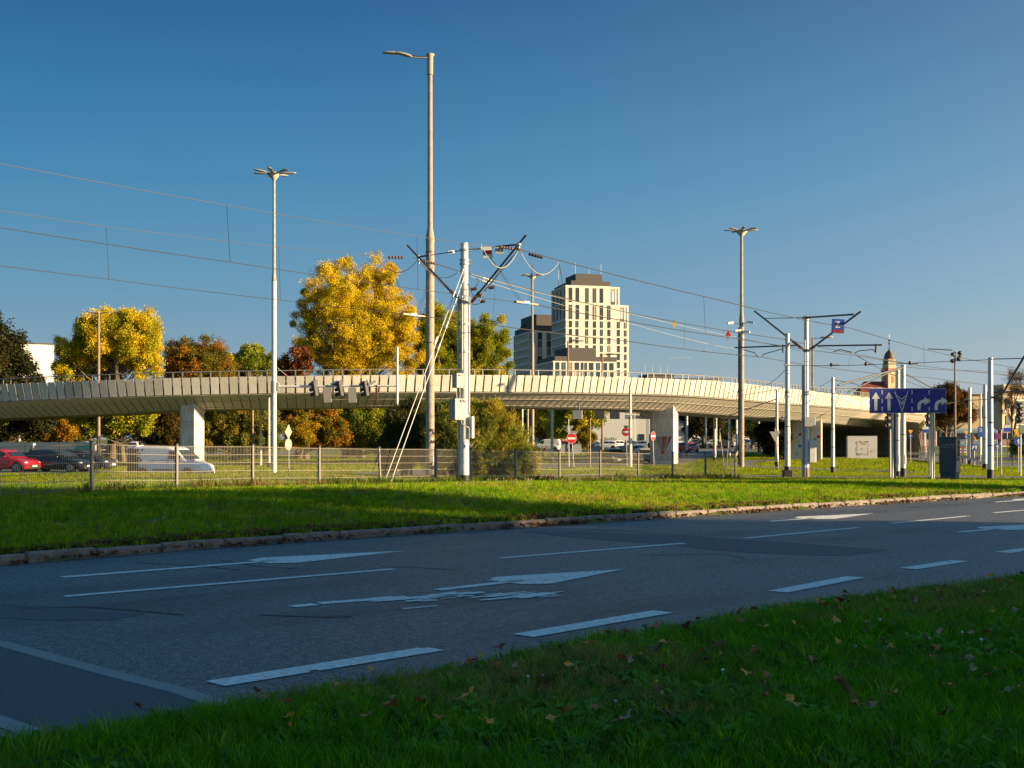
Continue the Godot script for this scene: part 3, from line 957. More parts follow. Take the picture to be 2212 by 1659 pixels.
# the row of flats and trees beside the camera that keep the near road in shade
func make_shade_block():
	var n = thing("apartment_block", "long plain block of flats standing beside the shaded road", "building", Vector3(37, 0, 0.5))
	var g = Geo.new()
	g.box(Vector3(0, 6.3, 0), Vector3(12, 13, 25))
	obj("wall", g, M.plaster, n)
	var rg = Geo.new()
	rg.box(Vector3(0, 12.95, 0), Vector3(12.6, 0.3, 25.6))
	obj("roof", rg, M.roof_dark, n)
	var wm = Geo.new()
	wm.box(Vector3.ZERO, Vector3(0.06, 1.5, 1.3))
	var mesh = wm.mesh()
	for f in 4:
		for k in 7:
			var w = obj("window", mesh, M.window, n)
			w.position = Vector3(-6.01, 1.8 + f * 2.9, -10.5 + k * 3.5)


# ---------------------------------------------------------------- buildings
# one facade: bars and panes laid on the plane that starts at o and runs along ax, outside towards out
func on_face(o: Vector3, ax: Vector3, out: Vector3, s: float, y: float, depth: float) -> Vector3:
	return o + ax * s + Vector3(0, y, 0) + out * depth

func slab(g: Geo, o: Vector3, ax: Vector3, out: Vector3, s0: float, s1: float, y0: float, y1: float, d0: float, d1: float):
	g.box(on_face(o, ax, out, (s0 + s1) * 0.5, (y0 + y1) * 0.5, (d0 + d1) * 0.5), Vector3(s1 - s0, y1 - y0, d1 - d0), Basis(ax, Vector3.UP, out))

var window_kit := {}
var window_count := 0
func window_at(node: Node3D, o: Vector3, ax: Vector3, out: Vector3, s: float, y: float, w: float, h: float, depth := 0.06, called := "window"):
	var key = "%.2f/%.2f" % [w, h]
	if not window_kit.has(key):
		var g = Geo.new()
		g.box(Vector3(0, h / 2, 0), Vector3(w, h, 0.16))
		var f = Geo.new()
		for q in [[-w / 2 + 0.05, h / 2, 0.1, h], [w / 2 - 0.05, h / 2, 0.1, h], [w * 0.16, h / 2, 0.08, h]]:
			f.box(Vector3(q[0], q[1], 0.06), Vector3(q[2], q[3], 0.14))
		for yy in [0.05, h - 0.05, h * 0.36]:
			f.box(Vector3(0, yy, 0.055), Vector3(w, 0.1, 0.14))
		window_kit[key] = [g.mesh(), f.mesh()]
	window_count += 1
	var wk = (window_count * 7919) % 11
	var p = obj(called, window_kit[key][0], M.window_blind if wk == 3 else M.window_mid if wk in [0, 4, 6, 9] or depth < 0.05 else M.window, node)
	p.transform = Transform3D(Basis(ax, Vector3.UP, out), on_face(o, ax, out, s, y, depth))
	var f = obj("frame", window_kit[key][1], M.window_frame, p)
	return p

func make_buildings():
	# tall tower, its shaded lower wing and the low wing in front
	var cr = deg_to_rad(14.0)
	var ax = Vector3(cos(cr), 0, -sin(cr))
	var lx = Vector3(-sin(cr), 0, -cos(cr))    # along the shaded side, away
	var fo = Vector3(sin(cr), 0, cos(cr))      # out of the sunlit face
	var so = -ax                               # out of the shaded face
	var P = M.plaster
	var n = thing("tower_block", "tall cream tower with dark roof box and tall narrow windows", "building")
	var o = Vector3(20.444, 0, -460.0)
	var g = Geo.new()
	var w1 = 16.6; var w2 = 20.3; var w3 = 23.8
	slab(g, o, ax, fo, 0, w1, 0, 58.2, -19, 0)
	slab(g, o, ax, fo, w1, w2, 0, 51.4, -19, 0)
	slab(g, o, ax, fo, w2, w3, 0, 45.0, -19, -0.002)
	obj("wall", g, P, n)
	g = Geo.new()
	for f in [[w1, w2, 51.4, 58.0], [w2, w3, 45.0, 51.3]]:
		for s in [f[0] + 0.3, (f[0] + f[1]) * 0.5 + 0.3, f[1] - 0.3]:
			if s > f[0] + 0.5: slab(g, o, ax, fo, s - 0.28, s + 0.28, f[2], f[3], -0.9, -0.25)
		slab(g, o, ax, fo, f[0], f[1], f[3] - 0.75, f[3] + 0.02, -8, -0.2)
		slab(g, o, ax, fo, f[1] - 0.55, f[1], f[2], f[3], -8, -7.3)
	obj("corner_frame", g, P, n)
	g = Geo.new()
	for f in [[w1, w2, 51.4], [w2, w3, 45.0]]:
		slab(g, o, ax, fo, f[0] + 0.1, f[0] + 2.2, f[2], f[2] + 1.2, -1.2, -0.3)
		for k in 6: slab(g, o, ax, fo, f[0] + 2.3 + k * 0.22, f[0] + 2.34 + k * 0.22, f[2], f[2] + 1.1, -0.5, -0.45)
	obj("balcony_rail", g, M.roof_dark, n)
	g = Geo.new()
	slab(g, o, ax, fo, 1.5, w1 + 0.1, 58.2, 60.0, -18, -0.4)
	slab(g, o, ax, fo, 0.1, 1.6, 58.1, 59.2, -18, -2.0)
	obj("roof", g, M.roof_dark, n)
	g = Geo.new()
	slab(g, o, ax, fo, 3.9, 14.2, 59.9, 62.9, -16, -2.5)
	obj("roof_box", g, M.roof_dark, n)
	g = Geo.new()
	for q in [[0.6, 65.5, -14.0], [4.2, 67.2, -4.0], [10.2, 65.2, -6.0], [14.2, 67.0, -4.0]]:
		g.cyl(on_face(o, ax, fo, q[0], 59.0, q[2]), on_face(o, ax, fo, q[0], q[1], q[2]), 0.1, 0.06, 6)
	obj("antenna", g, M.white_paint, n)
	var cols = [1.25, 3.9, 7.6, 10.5, 13.2]
	for s in cols:
		for y in [52.0, 45.75]:
			window_at(n, o, ax, fo, s, y, 1.1, 5.3)
	window_at(n, o, ax, fo, 16.05, 45.75, 1.1, 5.3)
	for k in 13:
		var y = 42.75 - k * 2.97
		for s in [1.25, 3.75, 7.5, 10.5, 13.2, 16.1]:
			window_at(n, o, ax, fo, s, y, 0.92, 2.35)
		window_at(n, o, ax, fo, 19.8, y, 0.95, 2.35)
		window_at(n, o, ax, fo, 22.5, y, 0.8, 2.2)
	# dividing shadow joints between the storeys of the sunlit face
	g = Geo.new()
	for k in 14: slab(g, o, ax, fo, 0.02, w3 - 0.02, 45.45 - k * 2.97, 45.5 - k * 2.97, -0.02, 0.012)
	obj("storey_joint", g, mat("joint_beige", 0.42, 0.38, 0.32, 0.9), n)
	# the shaded side: fins and slabs standing proud of a recessed wall
	g = Geo.new()
	for k in 8: slab(g, o, lx, so, 0.05 + k * 2.67, 0.38 + k * 2.67, 0, 45.2, 0.0, 0.65)
	for k in 16: slab(g, o, lx, so, 0.0, 19.2, 45.1 - k * 2.97, 45.7 - k * 2.97, 0.002, 0.8)
	for k in 5: slab(g, o, lx, so, 0.05 + k * 4.7, 0.5 + k * 4.7, 45.7, 57.8, 0.0, 0.7)
	for y in [51.4, 57.6]: slab(g, o, lx, so, 0.0, 19.2, y, y + 0.6, 0.002, 0.8)
	obj("facade_grid", g, P, n)
	for k in 7:
		for f in 13: window_at(n, o, lx, so, 1.55 + k * 2.67, 43.0 - f * 2.97, 1.1, 2.0, 0.03)
	for k in 4:
		for y in [46.3, 52.2]: window_at(n, o, lx, so, 2.6 + k * 4.7, y, 3.4, 4.6, 0.03)
	# lower wing in the tower's shade
	n = thing("side_tower", "grey shaded apartment wing with dark roof behind the cream tower", "building")
	o = Vector3(7.560, 0, -486.0)
	g = Geo.new()
	slab(g, o, ax, fo, 0, 12.0, 0, 43.6, -26, 0)
	obj("wall", g, P, n)
	g = Geo.new()
	slab(g, o, ax, fo, -0.1, 12.1, 43.6, 45.8, -26.1, 0.1)
	slab(g, o, ax, fo, 1.4, 14.0, 45.8, 50.2, -22, -1.5)
	obj("roof", g, M.roof_dark, n)
	for s in [3.4, 7.0]:
		for k in 10: window_at(n, o, ax, fo, s, 40.2 - k * 3.03, 1.7, 2.75)
	g = Geo.new()
	for k in 9: slab(g, o, lx, so, 3.0 + k * 2.85, 3.35 + k * 2.85, 0, 43.3, 0.0, 0.6)
	for k in 14: slab(g, o, lx, so, 2.6, 26, 42.9 - k * 3.03, 43.5 - k * 3.03, 0.002, 0.75)
	obj("facade_grid", g, P, n)
	for k in 8:
		for f in 10: window_at(n, o, lx, so, 4.6 + k * 2.85, 40.4 - f * 3.03, 1.1, 2.1, 0.03)
	for f in 10: window_at(n, o, lx, so, 1.2, 40.4 - f * 3.03, 1.4, 2.3, 0.03)
	g = Geo.new()
	for k in 5:
		g.ball(on_face(o, lx, so, 14.0 + k * 1.2, 46.6, -1.0), Vector3(0.7, 0.8 + 0.3 * (k % 2), 0.7), 6, 4)
	obj("roof_shrub", g, mat("far_leaf", 0.04, 0.06, 0.02), n)
	# low wing
	n = thing("low_wing", "low cream apartment wing with a dark parapet below the tower", "building")
	o = Vector3(14.880, 0, -432.0)
	g = Geo.new()
	slab(g, o, ax, fo, 0, 22.3, 0, 28.6, -24, 0)
	obj("wall", g, P, n)
	g = Geo.new()
	slab(g, o, ax, fo, -0.1, 22.4, 28.6, 30.2, -24, 0.1)
	slab(g, o, ax, fo, 4.9, 15.5, 30.2, 33.4, -18, -2)
	obj("roof", g, M.roof_dark, n)
	for k in 8:
		var y = 25.6 - k * 3.0
		for q in [[0.95, 1.2], [3.2, 1.3], [5.6, 1.2], [8.0, 1.35], [9.9, 0.7], [11.2, 0.7], [13.2, 1.4], [15.7, 1.2], [18.3, 1.2], [20.6, 1.3]]:
			window_at(n, o, ax, fo, q[0], y, q[1], 2.5)
	g = Geo.new()
	for k in 9: slab(g, o, lx, so, 0.0 + k * 2.6, 0.35 + k * 2.6, 0, 28.4, 0.0, 0.6)
	for k in 9: slab(g, o, lx, so, 0.0, 21.5, 28.0 - k * 3.0, 28.6 - k * 3.0, 0.002, 0.75)
	obj("facade_grid", g, P, n)
	for k in 8:
		for f in 8: window_at(n, o, lx, so, 1.45 + k * 2.6, 25.8 - f * 3.0, 1.5, 2.2, 0.03)
	# dark flat block with aerials past the tower
	simple_block("dark_block", "dark low block with four aerials showing above the viaduct rail", Vector3(41.600, 19.733, -360.000), Vector3(7.6, 24, 8), 14, M.roof_dark, M.roof_dark, 0, 0)
	simple_block("white_block", "bright white windowless gable standing behind the dark tree", Vector3(-100.724, 1.600, -262.000), Vector3(7.2, 40, 9), 32, M.white_paint, M.roof_dark, 0, 0)
	simple_block("flat_roof_block", "grey flat roofed block low above the rail beyond the tower", Vector3(45.711, 17.244, -330.000), Vector3(16, 32, 8), 14, M.grey_box, M.roof_dark, 0, 0)
	# white shop with a green sign, seen under the viaduct
	n = thing("white_shop", "low white shop with a green sign seen under the viaduct", "building", G(Vector3(22.201, 0, -236.000)), deg_to_rad(0))
	g = Geo.new()
	g.box(Vector3(-3.6, 3.2, -5), Vector3(9.0, 7.0, 12))
	g.box(Vector3(5.6, 2.7, -5), Vector3(9.4, 6.0, 11.8))
	obj("wall", g, M.white_paint, n)
	g = Geo.new()
	g.box(Vector3(5.6, 5.8, -5), Vector3(9.8, 0.25, 12.4))
	g.box(Vector3(-3.6, 6.8, -5), Vector3(9.2, 0.2, 12.3))
	obj("roof", g, M.roof_dark, n)
	for x in [2.2, 4.2]:
		var dg = Geo.new()
		dg.box(Vector3(x, 1.3, 0.95), Vector3(1.0, 2.4, 0.1))
		obj("door", dg, M.window, n)
	var sg = Geo.new()
	sg.box(Vector3(7.0, 3.9, 1.0), Vector3(2.8, 1.0, 0.15))
	var sb = obj("sign_board", sg, M.shop_green, n)
	var lg = Geo.new()
	for k in 4: lg.box(Vector3(6.2 + k * 0.5, 3.9, 1.09), Vector3(0.3, 0.45, 0.02))
	obj("lettering", lg, M.sign_white, sb)
	var gr = Geo.new()
	var gx = Transform3D(Basis(), Vector3(-4.0, 0.6, 1.008))
	for k in 7: stroke(gr, gx, [Vector2(k * 0.42 - 1.4, 0.2), Vector2(k * 0.42 - 1.5, 0.9 + 0.2 * (k % 3)), Vector2(k * 0.42 - 1.15, 1.1), Vector2(k * 0.42 - 1.2, 0.3)], 0.1)
	obj("graffiti", gr, mat("spray_olive", 0.12, 0.15, 0.02), n)
	# red brick house above the shop
	simple_block("brick_house", "red brick house rising behind the white shop", G(Vector3(27.073, 0, -262.000)), Vector3(14, 12.5, 10), 0, M.brick_red, M.roof_dark, 3, 3)
	# long pale buildings far beyond the far lawns
	simple_block("pale_hall", "long pale blue grey hall behind the dark trees beyond the car park", G(Vector3(60.378, 0, -330.000)), Vector3(36, 9, 12), 5, M.white_paint, M.roof_dark, 2, 8)
	# church
	church()
	# beige house at the frame's edge
	n = simple_block("beige_house", "large sunlit beige house behind the bare tree", G(Vector3(106.8, 0, -256)), Vector3(24.0, 11.0, 4), 30, M.beige_plaster, M.roof_red, 3, 8)
	g = Geo.new()
	g.prism(PackedVector2Array([Vector2(-7.4, 11.3), Vector2(7.4, 11.3), Vector2(0, 12.5)]), 4.2, Transform3D())
	obj("gable", g, M.beige_plaster, n)
	g = Geo.new()
	g.box(Vector3(-8.0, 11.9, 0), Vector3(6.0, 1.6, 3.0))
	obj("stair_tower", g, M.beige_plaster, n)
	g = Geo.new()
	for q in [[7.2, 5.5, 0.35], [10.2, 5.5, 0.25]]: g.box(Vector3(0, q[0], 2.05), Vector3(24.2, q[2], 0.3))
	obj("cornice", g, M.plaster, n)
	simple_block("distant_house", "dull red roofed house low beside the brown tree", G(Vector3(106.000, 0, -300.000)), Vector3(22, 12, 10), 0, M.beige_plaster, M.roof_red, 2, 6)

func simple_block(called: String, label: String, at: Vector3, size: Vector3, turn: float, wall: Material, roof: Material, floors: int, per: int) -> Node3D:
	var n = thing(called, label, "building", Vector3(at.x, gh(at.x, -at.z) - 0.4, at.z), deg_to_rad(turn))
	var h = size.y if at.y < 3.0 and called != "white_block" else at.y
	if called == "white_block": h = 21.4
	var g = Geo.new()
	g.box(Vector3(0, h / 2, 0), Vector3(size.x, h, size.z))
	obj("wall", g, wall, n)
	g = Geo.new()
	g.box(Vector3(0, h + 0.12, 0), Vector3(size.x + 0.5, 0.25, size.z + 0.5))
	obj("roof", g, roof, n)
	for f in floors:
		for k in per:
			window_at(n, Vector3(-size.x / 2, 0, size.z / 2), Vector3.RIGHT, Vector3.BACK, (k + 0.5) * size.x / per, 1.2 + f * (h - 1.0) / floors, 1.2, 2.0)
	if called == "dark_block":
		g = Geo.new()
		for q in [-3.4, -1.2, 1.2, 3.4]: g.cyl(Vector3(q, h, 0), Vector3(q, h + 3.0, 0), 0.06, 0.04, 5)
		obj("aerial", g, M.white_paint, n)
	return n

func church():
	var n = thing("church", "church with clock tower, dark dome and red roof", "church", Vector3(169.037, 0, -560.0), deg_to_rad(22))
	var k = 0.2074
	var y = func(v: float): return 1.6 + (948.0 - v) * k
	var cream = mat("church_cream", 0.42, 0.35, 0.22, 0.9)
	var g = Geo.new()
	g.box(Vector3(0, y.call(800) / 2, 0), Vector3(4.6, y.call(800), 4.6))
	obj("tower_wall", g, cream, n)
	g = Geo.new()
	for sx in [-1, 1]:
		for sz in [-1, 1]: g.box(Vector3(sx * 2.05, y.call(804) / 2, sz * 2.05), Vector3(0.8, y.call(804), 0.8))
	obj("corner_pilaster", g, M.beige_plaster, n)
	g = Geo.new()
	g.box(Vector3(0, y.call(801), 0), Vector3(5.6, 0.5, 5.6))
	g.box(Vector3(0, y.call(797), 0), Vector3(5.1, 0.4, 5.1))
	obj("cornice", g, M.brick_red, n)
	g = Geo.new()
	# waisted belfry with the clocks
	for q in [[800, 4.7, 790, 4.1], [790, 4.1, 778, 3.8], [778, 4.2, 776, 4.4]]:
		var r0 = q[1] * 0.5; var r1 = q[3] * 0.5
		var a = []; var b = []
		for s in [[1, 1], [-1, 1], [-1, -1], [1, -1]]:
			a.append(Vector3(s[0] * r0, y.call(q[0]), s[1] * r0)); b.append(Vector3(s[0] * r1, y.call(q[2]), s[1] * r1))
		for i in 4: g.quad(a[(i + 1) % 4], a[i], b[i], b[(i + 1) % 4])
	obj("belfry", g, cream, n)
	g = Geo.new()
	var prof = [[776, 2.5], [774, 2.45], [770, 2.3], [764, 1.9], [760, 1.3], [757, 0.6], [753, 0.25], [745, 0.2], [742, 0.55], [739, 0.2], [735, 0.12]]
	for i in prof.size() - 1: g.cyl(Vector3(0, y.call(prof[i][0]), 0), Vector3(0, y.call(prof[i + 1][0]), 0), prof[i][1], prof[i + 1][1], 12, i == 0)
	obj("dome", g, M.dome_green, n)
	g = Geo.new()
	g.ball(Vector3(0, y.call(735), 0), Vector3(0.55, 0.55, 0.55), 10, 6)
	g.box(Vector3(0, y.call(727), 0), Vector3(0.14, 2.6, 0.14)); g.box(Vector3(0, y.call(726), 0), Vector3(1.1, 0.14, 0.14))
	obj("cross", g, M.gold, n)
	for t in 2:
		g = Geo.new()
		var xf = Transform3D(Basis(Vector3.UP, 0 if t == 0 else -PI / 2), Vector3.ZERO) * Transform3D(Basis(), Vector3(0, y.call(784), 2.02))
		disc(g, xf, 0, 0, 1.25, 18)
		var c = obj("clock_face", g, M.dark_steel, n)
		g = Geo.new()
		var x2 = Transform3D(Basis(Vector3.UP, 0 if t == 0 else -PI / 2), Vector3.ZERO) * Transform3D(Basis(), Vector3(0, y.call(784), 2.06))
		stroke(g, x2, [Vector2(0, 0), Vector2(-0.6, 0.6)], 0.16); stroke(g, x2, [Vector2(0, 0), Vector2(0.3, 0.95)], 0.12)
		for i in 12: stroke(g, x2, [Vector2(cos(TAU * i / 12), sin(TAU * i / 12)) * 0.9, Vector2(cos(TAU * i / 12), sin(TAU * i / 12)) * 1.15], 0.12)
		obj("hands", g, M.gold, c)
		g = Geo.new()
		var xw = Transform3D(Basis(Vector3.UP, 0 if t == 0 else -PI / 2), Vector3.ZERO) * Transform3D(Basis(), Vector3(0, y.call(820), 2.32))
		var p = PackedVector2Array([Vector2(-0.65, -1.6), Vector2(0.65, -1.6), Vector2(0.65, 0.9)])
		for i in range(0, 9): p.append(Vector2(0.65 * cos(PI * i / 8), 0.9 + 0.65 * sin(PI * i / 8)))
		p.append(Vector2(-0.65, 0.9))
		g.prism(PackedVector2Array([Vector2(-0.65, -1.6), Vector2(0.65, -1.6), Vector2(0.65, 0.9), Vector2(0.4, 1.4), Vector2(0, 1.6), Vector2(-0.4, 1.4), Vector2(-0.65, 0.9)]), 0.1, xw)
		obj("belfry_window", g, M.brick_red, n)
	g = Geo.new()
	var ridge = y.call(824); var eave = y.call(848)
	var L = Transform3D(Basis(Vector3.UP, deg_to_rad(-22)), Vector3.ZERO)
	var a = L * Vector3(-14.5, eave, 5); var b = L * Vector3(-2.0, eave, 5); var c = L * Vector3(-2.0, ridge, 0); var d = L * Vector3(-11.5, ridge, 0)
	var e = L * Vector3(-14.5, eave, -5); var f = L * Vector3(-2.0, eave, -5)
	g.quad(a, b, c, d); g.quad(f, e, d, c); g.flat(e, a, d)
	obj("roof", g, M.roof_red, n)
	g = Geo.new()
	g.box(L * Vector3(-8.2, eave / 2, 0), Vector3(12.6, eave, 9.6), L.basis)
	obj("nave_wall", g, cream, n)

# ---------------------------------------------------------------- trees
var leaf_kits := {}
func leaf_kit(kind: String) -> ArrayMesh:
	if leaf_kits.has(kind): return leaf_kits[kind]
	var r = RandomNumberGenerator.new()
	r.seed = hash(kind) % 999
	var g = Geo.new()
	var spec = {"leaf": [14, 0.17, 0.11, 0.42], "small": [12, 0.15, 0.1, 0.34], "needle": [26, 0.3, 0.018, 0.3], "twig": [5, 0.7, 0.012, 0.3]}[kind]
	for i in spec[0]:
		var p = Vector3(r.randf_range(-1, 1), r.randf_range(-1, 1), r.randf_range(-1, 1))
		while p.length() > 1.0: p = Vector3(r.randf_range(-1, 1), r.randf_range(-1, 1), r.randf_range(-1, 1))
		p *= spec[3]
		var b = Basis.from_euler(Vector3(r.randf_range(-1.0, 1.0), r.randf() * TAU, r.randf_range(-1.0, 1.0)))
		if kind == "needle" or kind == "twig": b = Basis.from_euler(Vector3(r.randf_range(-0.7, 0.7), r.randf() * TAU, r.randf_range(0.5, 2.0)))
		var l = b.x * spec[1] * r.randf_range(0.7, 1.2); var w = b.z * spec[2] * r.randf_range(0.8, 1.2)
		var q = [p, p + l * 0.5 - w, p + l + b.y * 0.03, p + l * 0.5 + w]
		g.flat(q[0], q[1], q[2]); g.flat(q[0], q[2], q[3])
	leaf_kits[kind] = g.mesh()
	return leaf_kits[kind]

# lobes: [offset of centre, radii] of the crown's masses; tints: linear colours
func tree(called: String, label: String, at: Vector3, lobes: Array, count: int, size: float, tints: Array, trunk_r: float, stems := 1, kind := "leaf", group := "", category := "tree", seed_ := 0, bark := "bark", fill := 0.55) -> Node3D:
	var n = thing(called, label, category, G(at), 0.0, group)
	var r = RandomNumberGenerator.new()
	r.seed = hash(called + label) % 100000 + seed_
	var low = 1e9; var vol = 0.0
	for l in lobes:
		low = minf(low, l[0].y - l[1].y)
		vol += l[1].x * l[1].y * l[1].z
	# branch tips first, leaves gather round them
	var tips = []
	var ntips = clampi(int(count / 30.0), 8, 420)
	for i in ntips:
		var pick = r.randf() * vol
		var l = lobes[0]
		for q in lobes:
			pick -= q[1].x * q[1].y * q[1].z
			if pick <= 0: l = q; break
		var dv = Vector3(r.randfn(), r.randfn(), r.randfn()).normalized()
		var rad = pow(r.randf(), fill * 0.6) * r.randf_range(0.8, 1.16)
		dv.y += 0.12
		tips.append([l[0] + dv * rad * l[1] * 0.95, minf(minf(l[1].x, l[1].y), l[1].z), l[0], r.randf()])
	var g = Geo.new()
	var mainc = lobes[0][0]
	for s in stems:
		var foot = Vector3(r.randf_range(-0.3, 0.3) * (stems - 1), -0.2, r.randf_range(-0.3, 0.3) * (stems - 1))
		var head = mainc * Vector3(0.6, 0, 0.6) + Vector3(0, maxf(low, 0.3) + (mainc.y - maxf(low, 0.3)) * 0.75, 0) + Vector3(r.randf_range(-1, 1), 0, r.randf_range(-1, 1)) * trunk_r * 4.0 * (stems - 1)
		var mid = foot.lerp(head, 0.45) + Vector3(r.randf_range(-1, 1), 0, r.randf_range(-1, 1)) * trunk_r * 1.2
		g.cyl(foot, mid, trunk_r, trunk_r * 0.8, 9, false)
		g.cyl(mid, head, trunk_r * 0.8, trunk_r * 0.45, 8, true)
	obj("trunk", g, M[bark], n)
	g = Geo.new()
	for i in mini(tips.size(), 120):
		var t = tips[i][0]
		var fr = clampf((t.y - maxf(low, 0.3)) / maxf(mainc.y - maxf(low, 0.3), 0.5), 0.05, 1.0) * r.randf_range(0.35, 0.8)
		var a = (mainc * Vector3(0.6, 0, 0.6) + Vector3(0, maxf(low, 0.3) + (mainc.y - maxf(low, 0.3)) * 0.75, 0)) * fr + Vector3(0, (1.0 - fr) * maxf(low, 0.3) * 0.6, 0)
		var m = a.lerp(t, 0.5) + Vector3(0, -0.06 * a.distance_to(t), 0)
		g.cyl(a, m, trunk_r * 0.34, trunk_r * 0.2, 5, false)
		g.cyl(m, t, trunk_r * 0.2, trunk_r * 0.06, 5, false)
	obj("limbs", g, M[bark], n)
	var mm = MultiMesh.new()
	mm.transform_format = MultiMesh.TRANSFORM_3D
	mm.use_colors = true
	mm.mesh = leaf_kit(kind)
	mm.instance_count = count
	for i in count:
		var tp = tips[r.randi() % tips.size()]
		var spread = clampf(tp[1] * 0.2, 0.3, 1.0)
		var p = tp[0] + Vector3(r.randfn(), r.randfn() * 0.95 + 0.25, r.randfn()) * spread * 0.55
		p.y = maxf(p.y, 0.05)
		var b = Basis.from_euler(Vector3(r.randf_range(-0.6, 0.6), r.randf() * TAU, r.randf_range(-0.6, 0.6))).scaled(Vector3.ONE * size * r.randf_range(0.7, 1.35))
		mm.set_instance_transform(i, Transform3D(b, p))
		var c1 = tints[mini(int(tp[3] * tints.size()), tints.size() - 1)]
		var c2 = tints[r.randi() % tints.size()]
		var c = c1.lerp(c2, r.randf() * 0.45)
		var k = r.randf_range(0.75, 1.25)
		mm.set_instance_color(i, Color(c.r * k, c.g * k, c.b * k))
	var mi = MultiMeshInstance3D.new()
	mi.name = "crown"
	mi.multimesh = mm
	mi.material_override = M.leaf
	mi.set_meta("kind", "stuff")
	n.add_child(mi, true)
	return n

func L(u: float, v: float, rx: float, ry: float, u0: float, d: float, base: float, dz := 0.0) -> Array:
	# a crown mass given in metres from sight measurements: sideways, height and radii
	var k = d / 2700.0
	return [Vector3((u - u0) * k, 1.6 + (948.0 - v) * k - base, dz), Vector3(rx * k, ry * k, minf(rx, ry) * k)]

